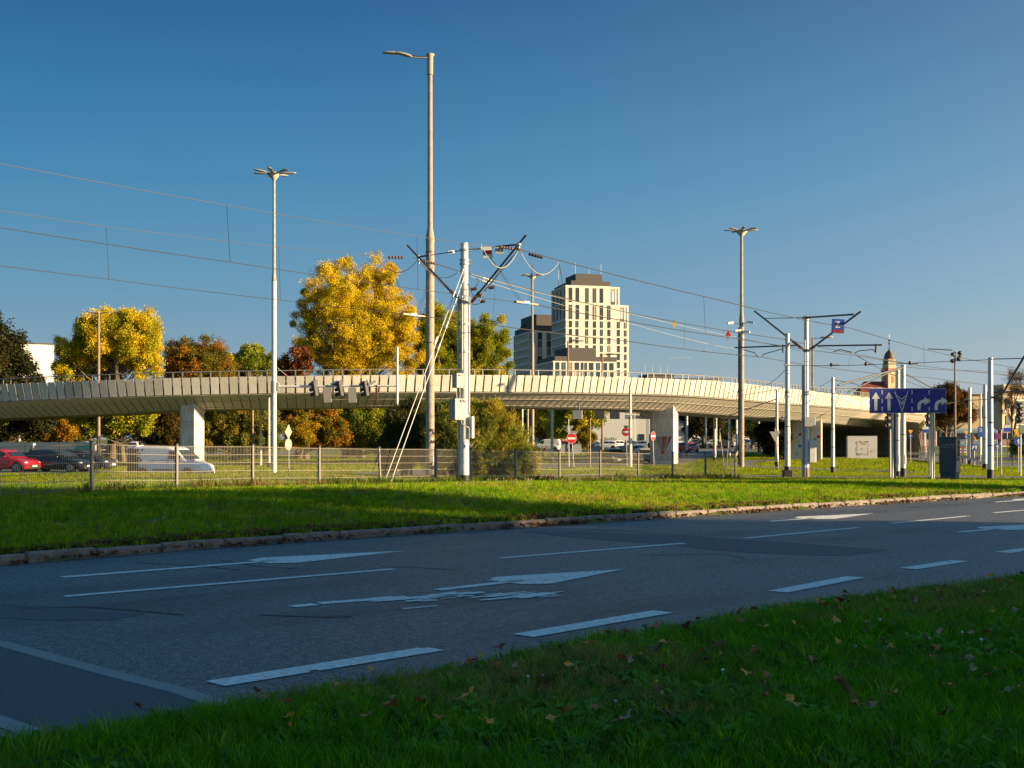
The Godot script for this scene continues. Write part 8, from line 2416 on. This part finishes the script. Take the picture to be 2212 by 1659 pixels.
# ---------------------------------------------------------------- small things
func make_small():
	var g: Geo
	mat("pale_slab", 0.62, 0.57, 0.5, 0.85)
	# low concrete barrier and board wall at the back of the queue
	var n = thing("barrier_wall", "long pale concrete barrier wall behind the queueing cars", "wall", G(Vector3(-39.135, 0, -104.000)), deg_to_rad(-6))
	for k in 4:
		g = Geo.new(); g.bbox(Vector3(-5.9 + k * 3.0, 1.62, 0), Vector3(2.96, 0.85, 0.25), 0.03); obj("wall_slab", g, M.pale_slab, n)
	g = Geo.new(); g.box(Vector3(-1.4, 0.55, -0.1), Vector3(11.8, 1.3, 0.2)); obj("lower_wall", g, M.rib, n)
	g = Geo.new(); g.box(Vector3(3.7, 1.62, 0.14), Vector3(1.5, 0.7, 0.02)); obj("turquoise_paint", g, M.turquoise, n)
	n = thing("yellow_kerb_row", "white and yellow painted low kerb blocks before the concrete barrier", "kerb", G(Vector3(-35.064, 0, -97.000)), deg_to_rad(-6))
	for k in 8:
		g = Geo.new(); g.bbox(Vector3(-4.2 + k * 1.05, 0.12, 0), Vector3(0.95, 0.3, 0.25), 0.03); obj("kerb_block", g, M.sign_yellow if k % 3 == 2 else M.white_paint, n)
	n = thing("dark_rail_fence", "dark metal railing before the pale barrier at the edge of view", "fence", G(Vector3(-35.641, 0, -92.000)), deg_to_rad(-8))
	for k in 5:
		g = Geo.new(); g.box(Vector3(-2.2 + k * 1.1, 0.5, 0), Vector3(0.06, 1.1, 0.06)); obj("post", g, M.dark_steel, n)
	for y in [0.55, 1.0]:
		g = Geo.new(); g.box(Vector3(0, y, 0), Vector3(4.6, 0.05, 0.05)); obj("rail", g, M.dark_steel, n)
	# guard rail along the far curving road
	n = thing("guard_rail", "grey steel guard rail curving along the far road", "guard rail")
	var gr = [Vector3(46.889, 0, -150.000), Vector3(46.492, 0, -142.000), Vector3(45.173, 0, -132.000), Vector3(42.567, 0, -118.000), Vector3(40.960, 0, -108.000), Vector3(40.434, 0, -98.000)]
	g = Geo.new()
	for i in gr.size() - 1:
		var a = G(gr[i]) + Vector3(0, 0.7, 0); var b = G(gr[i + 1]) + Vector3(0, 0.7, 0)
		var d = (b - a).normalized()
		g.box((a + b) * 0.5, Vector3(0.06, 0.3, a.distance_to(b)), Basis(Vector3.UP.cross(d).normalized(), d.cross(Vector3.UP.cross(d)).normalized(), d))
	obj("beam", g, M.galvanised, n)
	for i in gr.size() - 1:
		for k in 3:
			g = Geo.new()
			var a = G(gr[i].lerp(gr[i + 1], k / 3.0))
			g.box(a + Vector3(0, 0.35, -0.1), Vector3(0.08, 0.8, 0.08)); obj("post", g, M.dark_steel, n)
	# striped barriers by the tram
	for q in [[1963, 178.0], [1972, 178.0], [1982, 178.0], [2000, 178.0], [2010, 178.0], [2074, 170.0], [2085, 170.0]]:
		n = thing("striped_barrier", "%s red and white striped beacon counted from the tram's nose" % ["first", "second", "third", "fourth", "fifth", "sixth", "seventh"][[1963, 1972, 1982, 2000, 2010, 2074, 2085].find(q[0])], "barrier", G(Vector3((q[0] - 1106.0) * q[1] / 2700.0, 0, -q[1])), 0.0, "striped beacons before the tram")
		for k in 5:
			g = Geo.new(); g.box(Vector3(0, 0.2 + k * 0.2, 0), Vector3(0.3, 0.2, 0.06), Basis(Vector3.BACK, 0.12)); obj("stripe", g, M.sign_red if k % 2 == 0 else M.sign_white, n)
	# blue railing near the far crossing, yellow posts by the car park, small hut
	n = thing("blue_railing", "blue pedestrian railing beyond the far curving road", "railing", G(Vector3(52.578, 0, -140.000)))
	for k in 10:
		g = Geo.new(); g.box(Vector3(-4 + k * 0.9, 0.55, 0), Vector3(0.05, 1.1, 0.05)); obj("post", g, M.arrow_blue, n)
	for y in [0.5, 1.05]:
		g = Geo.new(); g.box(Vector3(0, y, 0), Vector3(8.3, 0.06, 0.05)); obj("rail", g, M.arrow_blue, n)
	n = thing("blue_railing", "pale blue railing behind the weathered post under the viaduct", "railing", G(Vector3(4.615, 0, -140.000)))
	for k in 8:
		g = Geo.new(); g.box(Vector3(-4 + k * 1.2, 0.55, 0), Vector3(0.05, 1.1, 0.05)); obj("post", g, M.turquoise, n)
	g = Geo.new(); g.box(Vector3(0.2, 1.05, 0), Vector3(9.0, 0.08, 0.05)); obj("rail", g, mat("pale_blue", 0.3, 0.45, 0.55, 0.5), n)
	for q in [[183, 172], [217, 170], [260, 168], [283, 172]]:
		n = thing("yellow_bollard", "small yellow bollard by the car park road, %s" % ["before the dark parked car", "beside the white rail", "past the forked trunk", "below the walking pair"][[183, 217, 260, 283].find(q[0])], "bollard", G(Vector3((q[0] - 1106.0) * q[1] / 2700.0, 0, -q[1])), 0.0, "yellow bollards by the car park")
		g = lathe([[-0.1, 0.16], [0.55, 0.16], [0.7, 0.1], [0.95, 0.12], [1.05, 0.05]]); obj("shaft", g, M.sign_yellow, n)
	n = thing("white_rail", "low white rail in front of the cars behind the yellow tree", "railing", G(Vector3(-56.010, 0, -166.000)))
	for k in 5:
		g = Geo.new(); g.box(Vector3(-2 + k * 1.1, 0.4, 0), Vector3(0.08, 0.9, 0.08)); obj("post", g, M.white_paint, n)
	g = Geo.new(); g.box(Vector3(0.2, 0.8, 0), Vector3(4.6, 0.12, 0.06)); obj("rail", g, M.white_paint, n)
	n = post("small_lamp", "short lamp post with a flat head by the orange shrub", "lamp post", Vector3(-47.843, 0, -134.000), 3.933, 0.06, 0.05, "rusty_pole")
	g = Geo.new(); g.box(Vector3(0, 3.933 - n.position.y, 0), Vector3(0.7, 0.1, 0.3)); obj("flat_head", g, M.lamp_grey, n)
	n = thing("control_box", "low grey box on the lawn beside the brown lamp pole", "cabinet", G(Vector3(10.056, 0, -150.000)))
	g = Geo.new(); g.bbox(Vector3(0, 0.75, 0), Vector3(1.0, 1.5, 0.7), 0.03); obj("body", g, M.grey_box, n)
	g = Geo.new(); g.bbox(Vector3(0, 1.53, 0), Vector3(1.1, 0.06, 0.8), 0.02); obj("lid", g, M.grey_box, n)
	n = thing("vent_hood", "curved grey vent hood beside the path under the viaduct", "vent", G(Vector3(27.000, 0, -150.000)))
	g = Geo.new()
	var rows = []
	for i in 9:
		var t = i / 8.0
		var c = Vector3(lerpf(-0.5, 0.5, t), 0.1 + 1.3 * sin(t * PI * 0.5), 0)
		var ring = []
		for k in 9: ring.append(c + Vector3(0, sin(TAU * k / 8), cos(TAU * k / 8)) * 0.6)
		rows.append(ring)
	g.grid(rows, true)
	obj("hood", g, M.dark_concrete, n)
	post("thin_post", "thin metal post in the grass right of the leaning keep-out sign", "post", Vector3(6.009, 0, -96.000), 3.129, 0.04, 0.035, "rusty_pole")
	# sign gantry beyond the painted pier
	n = thing("sign_gantry", "pale lattice sign gantry across the road beyond the painted pier", "gantry", G(Vector3(31.433, 0, -205.000)))
	var y0 = 5.776 - n.position.y
	g = Geo.new()
	for y in [y0, y0 + 1.3]: g.box(Vector3(-0.5, y, 0), Vector3(17, 0.35 if y == y0 else 0.12, 0.4))
	for k in 18: g.box(Vector3(-8.6 + k * 0.95, y0 + 0.65, 0), Vector3(0.1, 1.3, 0.1))
	obj("truss", g, M.galvanised, n)
	for x in [-9.2, 5.5]:
		g = Geo.new(); g.box(Vector3(x, y0 / 2, 0), Vector3(0.4, y0 + 1.4, 0.4)); obj("leg", g, M.galvanised, n)
	for x in [-6.0, -2.2]:
		g = Geo.new(); g.box(Vector3(x, y0 + 1.4, 0.3), Vector3(3.2, 2.6, 0.12)); obj("sign_back", g, M.sign_back, n)
	n = thing("signal_row", "row of dark signals and grey boards hanging under the viaduct edge", "traffic signal", Vector3(15.222, 4.933, -150))
	for q in [[-127.0, "sign_back"], [-78.0, "plastic"], [-12.0, "sign_back"], [22.0, "plastic"], [-45.0, "plastic"]]:
		g = Geo.new(); g.bbox(Vector3(q[0] * 0.055 - 0.4, 0, 0), Vector3(1.2, 1.9, 0.25), 0.05); obj("signal_head" if q[1] == "plastic" else "board_back", g, M[q[1]], n)
	g = Geo.new(); g.cyl(Vector3(-14, 1.0, 0), Vector3(3, 1.0, 0), 0.08, 0.08, 8); obj("carrier_arm", g, M.galvanised, n)
	g = Geo.new(); g.cyl(Vector3(-14, 1.4, 0), Vector3(-14, -6.5, 0), 0.14, 0.12, 8); obj("post", g, M.galvanised, n)
	# a faint streak of cloud past the tower
	var cm = mat("thin_cloud", 0.8, 0.78, 0.75, 1.0)
	cm.transparency = BaseMaterial3D.TRANSPARENCY_ALPHA
	cm.albedo_color.a = 0.16
	for q in [[0.0, 0.0, 17.0], [-9.0, -0.7, 9.0], [8.0, 0.5, 8.0]]:
		g = Geo.new()
		g.ball(Vector3(269.630, 131.230, -2000.000) + Vector3(q[0], q[1], q[0] * 0.2), Vector3(q[2], 0.9, 4.0), 14, 8)
		var cl = obj("cloud", g, cm)
		tag(cl, ["faint white streak of cloud low past the tower, longest of three", "faint wisp of cloud trailing nearest the tower", "faint wisp of cloud farthest from the tower"][[17.0, 9.0, 8.0].find(q[2])], "cloud", "wisps of cloud past the tower")
	# dry leaves, flowers and litter of the verges
	var r = RandomNumberGenerator.new()
	r.seed = 51
	var leaf_m = []
	for v in 3:
		var lg = Geo.new()
		var s = [1.0, 0.8, 1.2][v]
		var pts = []
		for k in 11:
			var a = TAU * k / 11.0
			var rad = (0.06 if k % 2 == 0 else 0.032) * s * (1.15 if k == 0 else 1.0)
			pts.append(Vector3(cos(a) * rad, 0.018 * s * sin(a * 2.0 + v) + 0.012, sin(a) * rad * 0.8))
		for k in 11: lg.flat(Vector3(0, 0.004, 0), pts[(k + 1) % 11], pts[k])
		lg.cyl(Vector3(-0.03, 0.005, 0), Vector3(-0.11, 0.03, 0.01), 0.003, 0.002, 4)
		leaf_m.append(lg.mesh())
	var cols = [M.leaf_brown, M.leaf_tan, mat("leaf_rust", 0.36, 0.12, 0.03, 0.9), mat("leaf_dark", 0.14, 0.05, 0.03, 0.9), mat("leaf_ochre", 0.5, 0.28, 0.05, 0.9)]
	for i in 520:
		var d = r.randf_range(6.0, 14.0)
		var x = r.randf_range(-3.0, 5.9)
		if d > along(near_kerb, x) - 0.15 or absf(x) > d * 0.43: continue
		var o = obj("fallen_leaf", leaf_m[r.randi() % 3], cols[r.randi() % 5])
		tag(o, "curled brown fallen leaf lying in the near grass", "leaf", "fallen leaves in the near grass")
		o.position = Vector3(x, gh(x, d) + r.randf_range(0.1, 0.14), -d)
		o.basis = Basis.from_euler(Vector3(r.randf_range(-0.6, 0.6), r.randf() * TAU, r.randf_range(-0.6, 0.6))).scaled(Vector3.ONE * r.randf_range(0.4, 0.85))
	# the large pale curled leaf
	var bl = thing("large_leaf", "large pale tan curled leaf standing in the near grass", "leaf", Vector3(1.735, gh(1.74, 6.75) + 0.07, -6.75), 0.6)
	g = Geo.new()
	var lr = []
	for i in 8:
		var t = i / 7.0
		var w = 0.038 * sin(PI * pow(t, 0.7)) + 0.004
		lr.append([Vector3(t * 0.15, 0.1 * (1.0 - t) * t + 0.12 * (1.0 - t), -w), Vector3(t * 0.15, 0.1 * (1.0 - t) * t + 0.12 * (1.0 - t) - 0.02, 0), Vector3(t * 0.15, 0.1 * (1.0 - t) * t + 0.12 * (1.0 - t) + 0.008, w)])
	g.grid(lr, true)
	obj("blade", g, M.leaf_tan, bl)
	# leaf litter along the far kerb
	var mm = MultiMesh.new()
	mm.transform_format = MultiMesh.TRANSFORM_3D
	mm.use_colors = true
	mm.mesh = leaf_m[0]
	var list = []
	for i in 9000:
		var x = r.randf_range(-9.0, 16.0)
		var k = along(far_kerb, x)
		var d = k + absf(r.randfn(0.0, 0.55)) + 0.2
		if r.randf() < 0.2: d = k - absf(r.randfn(0.0, 0.12)) - 0.02
		var clump = 0.5 + 0.5 * sin(x * 2.1) * sin(x * 0.77 + 1.0)
		if r.randf() > clump: continue
		list.append(Vector3(x, (gh(x, d) if d > k else 0.0) + r.randf_range(0.01, 0.06), -d))
	mm.instance_count = list.size()
	for i in list.size():
		mm.set_instance_transform(i, Transform3D(Basis.from_euler(Vector3(r.randf_range(-0.7, 0.7), r.randf() * TAU, r.randf_range(-0.7, 0.7))).scaled(Vector3.ONE * r.randf_range(0.4, 0.9)), list[i]))
		var c = [Color(0.2, 0.075, 0.03), Color(0.11, 0.045, 0.025), Color(0.28, 0.12, 0.04), Color(0.07, 0.04, 0.025)][r.randi() % 4]
		mm.set_instance_color(i, c)
	var mi = MultiMeshInstance3D.new()
	mi.name = "leaf_litter"
	mi.multimesh = mm
	var lm = mat("litter", 1, 1, 1, 0.9)
	lm.vertex_color_use_as_albedo = true
	mi.material_override = lm
	add_child(mi, true)
	tag(mi, "brown leaf litter gathered along the kerb of the fenced verge", "leaves", "", "stuff")

# ---------------------------------------------------------------- grass
func tuft(blades: int, h: float, spread: float, w: float, seed_: int) -> ArrayMesh:
	var r = RandomNumberGenerator.new()
	r.seed = seed_
	var g = Geo.new()
	for i in blades:
		var a = r.randf() * TAU
		var p = Vector3(cos(a), 0, sin(a)) * r.randf() * spread
		var lean = Vector3(cos(a + r.randf_range(-1, 1)), 0, sin(a + r.randf_range(-1, 1))) * h * r.randf_range(0.15, 0.7)
		var hh = h * r.randf_range(0.55, 1.15)
		var s = Vector3(-sin(a + 0.8), 0, cos(a + 0.8)) * w * 0.5 * r.randf_range(0.7, 1.3)
		var m = p + lean * 0.35 + Vector3(0, hh * 0.62, 0)
		var t = p + lean + Vector3(0, hh, 0)
		g.flat(p - s, p + s, m + s * 0.75); g.flat(p - s, m + s * 0.75, m - s * 0.75)
		g.flat(m - s * 0.75, m + s * 0.75, t)
	return g.mesh()

func herb(seed_: int) -> ArrayMesh:
	# a low rosette of broad leaves: dandelion, yarrow, clover
	var r = RandomNumberGenerator.new()
	r.seed = seed_
	var g = Geo.new()
	for i in 9:
		var a = TAU * i / 9.0 + r.randf() * 0.4
		var u = Vector3(cos(a), 0, sin(a)); var s = Vector3(-sin(a), 0, cos(a))
		var l = r.randf_range(0.06, 0.12)
		var p0 = u * 0.01 + Vector3(0, 0.01, 0); var p1 = u * l * 0.6 + Vector3(0, l * 0.55, 0); var p2 = u * l + Vector3(0, l * 0.4, 0)
		g.flat(p0, p1 + s * 0.016, p1 - s * 0.016); g.flat(p1 - s * 0.016, p1 + s * 0.016, p2)
	return g.mesh()

func scatter(called: String, label: String, category: String, mesh: ArrayMesh, spots: Array, tints: Array, lo: float, hi: float, m: Material, sd: int):
	var r = RandomNumberGenerator.new()
	r.seed = sd
	var mm = MultiMesh.new()
	mm.transform_format = MultiMesh.TRANSFORM_3D
	mm.use_colors = true
	mm.mesh = mesh
	mm.instance_count = spots.size()
	var patch = FastNoiseLite.new()
	patch.seed = sd; patch.frequency = 0.35
	for i in spots.size():
		var p = spots[i]
		var k = r.randf_range(lo, hi) * (1.0 + 0.35 * patch.get_noise_2d(p.x, p.z))
		mm.set_instance_transform(i, Transform3D(Basis(Vector3.UP, r.randf() * TAU).scaled(Vector3(k, k * r.randf_range(0.8, 1.25), k)), p))
		var t = clampf(0.5 + 0.9 * patch.get_noise_2d(p.x * 0.6 + 40.0, p.z * 0.6) + r.randf_range(-0.3, 0.3), 0, 0.999)
		var c = tints[int(t * tints.size())]
		var b = r.randf_range(0.55, 1.4)
		mm.set_instance_color(i, Color(c.r * b, c.g * b, c.b * b))
	var mi = MultiMeshInstance3D.new()
	mi.name = nm(self, called)
	mi.multimesh = mm
	mi.material_override = m
	add_child(mi, true)
	tag(mi, label, category, "", "stuff")

func spots_in(count: int, d0: float, d1: float, x0: float, x1: float, sd: int, test: Callable) -> Array:
	var r = RandomNumberGenerator.new()
	r.seed = sd
	var out = []
	var bare = FastNoiseLite.new()
	bare.seed = sd + 9; bare.frequency = 0.9
	for i in count:
		var d = r.randf_range(d0, d1)
		var x = r.randf_range(x0, x1)
		if bare.get_noise_2d(x, d) > 0.24 and r.randf() < 0.62: continue
		if absf(x) > d * 0.43 + 1.5 or on_road(x, d, -0.02) or not test.call(x, d): continue
		out.append(Vector3(x, gh(x, d) - 0.01, -d))
	return out

func make_grass():
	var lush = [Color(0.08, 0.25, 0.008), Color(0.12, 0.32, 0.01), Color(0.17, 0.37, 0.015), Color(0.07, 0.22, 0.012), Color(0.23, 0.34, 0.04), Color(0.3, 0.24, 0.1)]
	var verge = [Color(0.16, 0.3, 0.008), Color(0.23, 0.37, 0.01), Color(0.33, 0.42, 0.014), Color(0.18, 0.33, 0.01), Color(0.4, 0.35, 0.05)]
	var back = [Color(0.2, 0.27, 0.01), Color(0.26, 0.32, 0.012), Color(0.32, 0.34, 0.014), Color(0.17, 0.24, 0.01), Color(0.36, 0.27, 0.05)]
	var M1 = M.grass_blade
	var near_side = func(x, d): return d < along(near_kerb, x) + 0.05
	var far_side = func(x, d): return d > along(far_kerb, x)
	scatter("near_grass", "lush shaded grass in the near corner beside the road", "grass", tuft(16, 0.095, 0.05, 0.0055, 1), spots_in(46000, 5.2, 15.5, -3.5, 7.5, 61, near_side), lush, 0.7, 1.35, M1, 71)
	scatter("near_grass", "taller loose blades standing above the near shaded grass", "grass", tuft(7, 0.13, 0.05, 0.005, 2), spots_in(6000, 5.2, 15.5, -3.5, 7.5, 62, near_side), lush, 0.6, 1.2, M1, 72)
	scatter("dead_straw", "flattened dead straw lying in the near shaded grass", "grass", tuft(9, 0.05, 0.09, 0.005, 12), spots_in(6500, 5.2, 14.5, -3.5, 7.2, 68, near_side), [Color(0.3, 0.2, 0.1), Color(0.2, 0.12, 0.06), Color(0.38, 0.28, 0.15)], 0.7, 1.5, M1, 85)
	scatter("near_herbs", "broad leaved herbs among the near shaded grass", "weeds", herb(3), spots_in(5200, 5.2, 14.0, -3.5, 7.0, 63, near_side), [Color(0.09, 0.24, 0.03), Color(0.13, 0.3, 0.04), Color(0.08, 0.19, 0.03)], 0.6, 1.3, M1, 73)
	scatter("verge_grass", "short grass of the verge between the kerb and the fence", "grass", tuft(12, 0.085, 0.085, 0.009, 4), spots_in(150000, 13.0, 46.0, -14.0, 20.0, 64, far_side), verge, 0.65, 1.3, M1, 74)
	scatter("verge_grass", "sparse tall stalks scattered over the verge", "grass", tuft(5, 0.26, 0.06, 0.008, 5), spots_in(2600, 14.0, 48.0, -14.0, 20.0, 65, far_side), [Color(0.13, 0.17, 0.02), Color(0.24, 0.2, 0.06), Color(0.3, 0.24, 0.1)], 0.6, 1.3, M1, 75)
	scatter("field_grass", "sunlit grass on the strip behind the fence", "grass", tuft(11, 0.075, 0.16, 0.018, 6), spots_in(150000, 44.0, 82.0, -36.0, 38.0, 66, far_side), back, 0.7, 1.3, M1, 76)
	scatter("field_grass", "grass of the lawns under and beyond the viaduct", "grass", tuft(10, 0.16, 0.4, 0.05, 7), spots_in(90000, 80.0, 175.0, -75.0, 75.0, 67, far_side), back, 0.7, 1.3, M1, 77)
	var by_kerb = []
	var kr = RandomNumberGenerator.new()
	kr.seed = 83
	for i in 9000:
		var x = kr.randf_range(-10.0, 20.0)
		var d = along(far_kerb, x) + 0.22 + absf(kr.randfn(0, 0.45))
		by_kerb.append(Vector3(x, gh(x, d) - 0.01, -d))
	scatter("kerb_thatch", "dead brown grass and thatch along the verge kerb", "grass", tuft(10, 0.08, 0.08, 0.009, 9), by_kerb, [Color(0.11, 0.07, 0.03), Color(0.06, 0.05, 0.02), Color(0.08, 0.1, 0.02), Color(0.16, 0.1, 0.05)], 0.6, 1.2, M1, 84)
	# weeds at the foot of the fence, pale seed heads and dandelion clocks
	var by_fence = []
	var r = RandomNumberGenerator.new()
	r.seed = 81
	for i in 900:
		var t = r.randf()
		var a = Vector2(-9.349, 27.8); var b = Vector2(9.551, 53.5)
		var p = a.lerp(b, t) + Vector2(r.randfn(0, 0.3), r.randfn(0, 0.3))
		by_fence.append(Vector3(p.x, gh(p.x, p.y), -p.y))
	scatter("fence_weeds", "unkempt weeds growing along the foot of the mesh fence", "weeds", tuft(14, 0.2, 0.1, 0.014, 8), by_fence, [Color(0.07, 0.13, 0.012), Color(0.14, 0.15, 0.03), Color(0.25, 0.17, 0.07)], 0.5, 1.4, M1, 78)
	var head = Geo.new()
	head.cyl(Vector3.ZERO, Vector3(0.01, 0.17, 0), 0.0022, 0.002, 4)
	head.ball(Vector3(0.01, 0.185, 0), Vector3(0.016, 0.012, 0.016), 7, 5)
	var spots = []
	for q in [[333, 1108], [355, 1100], [476, 1110], [540, 1098], [620, 1090], [700, 1102], [130, 1112], [250, 1125], [95, 1090], [870, 1085], [1500, 1060], [1980, 1052], [2020, 1050], [410, 1118], [1330, 1075]]:
		var d = 2700.0 * 1.18 / (q[1] - 948.0)
		var x = (q[0] - 1106.0) * d / 2700.0
		spots.append(Vector3(x, gh(x, d), -d))
	for q in [[1690, 1490], [1850, 1420], [1980, 1380], [1720, 1560], [1560, 1480], [2080, 1400], [2120, 1420], [1330, 1560], [1520, 1420], [1900, 1370], [2040, 1365], [980, 1560], [1140, 1500], [1800, 1440]]:
		var d = 2700.0 * 1.5 / (q[1] - 948.0)
		var x = (q[0] - 1106.0) * d / 2700.0
		spots.append(Vector3(x, gh(x, d) - 0.05, -d))
	var wm = mat("seed_head", 1, 1, 1, 0.8)
	wm.vertex_color_use_as_albedo = true
	scatter("dandelion_clocks", "white dandelion clocks and daisies dotted over both grass strips", "flowers", head.mesh(), spots, [Color(0.6, 0.6, 0.58), Color(0.5, 0.5, 0.5)], 0.45, 0.75, wm, 79)
	var pink = []
	for i in 90:
		var t = r.randf()
		var a = Vector2(-2.289, 30); var b = Vector2(6.421, 44)
		var p = a.lerp(b, t) + Vector2(r.randfn(0, 1.0), r.randfn(0, 1.2))
		pink.append(Vector3(p.x, gh(p.x, p.y) - 0.05, -p.y))
	scatter("clover_flowers", "small pale pink clover heads in the sunlit verge", "flowers", head.mesh(), pink, [Color(0.4, 0.25, 0.28), Color(0.45, 0.35, 0.3)], 0.8, 1.4, wm, 80)
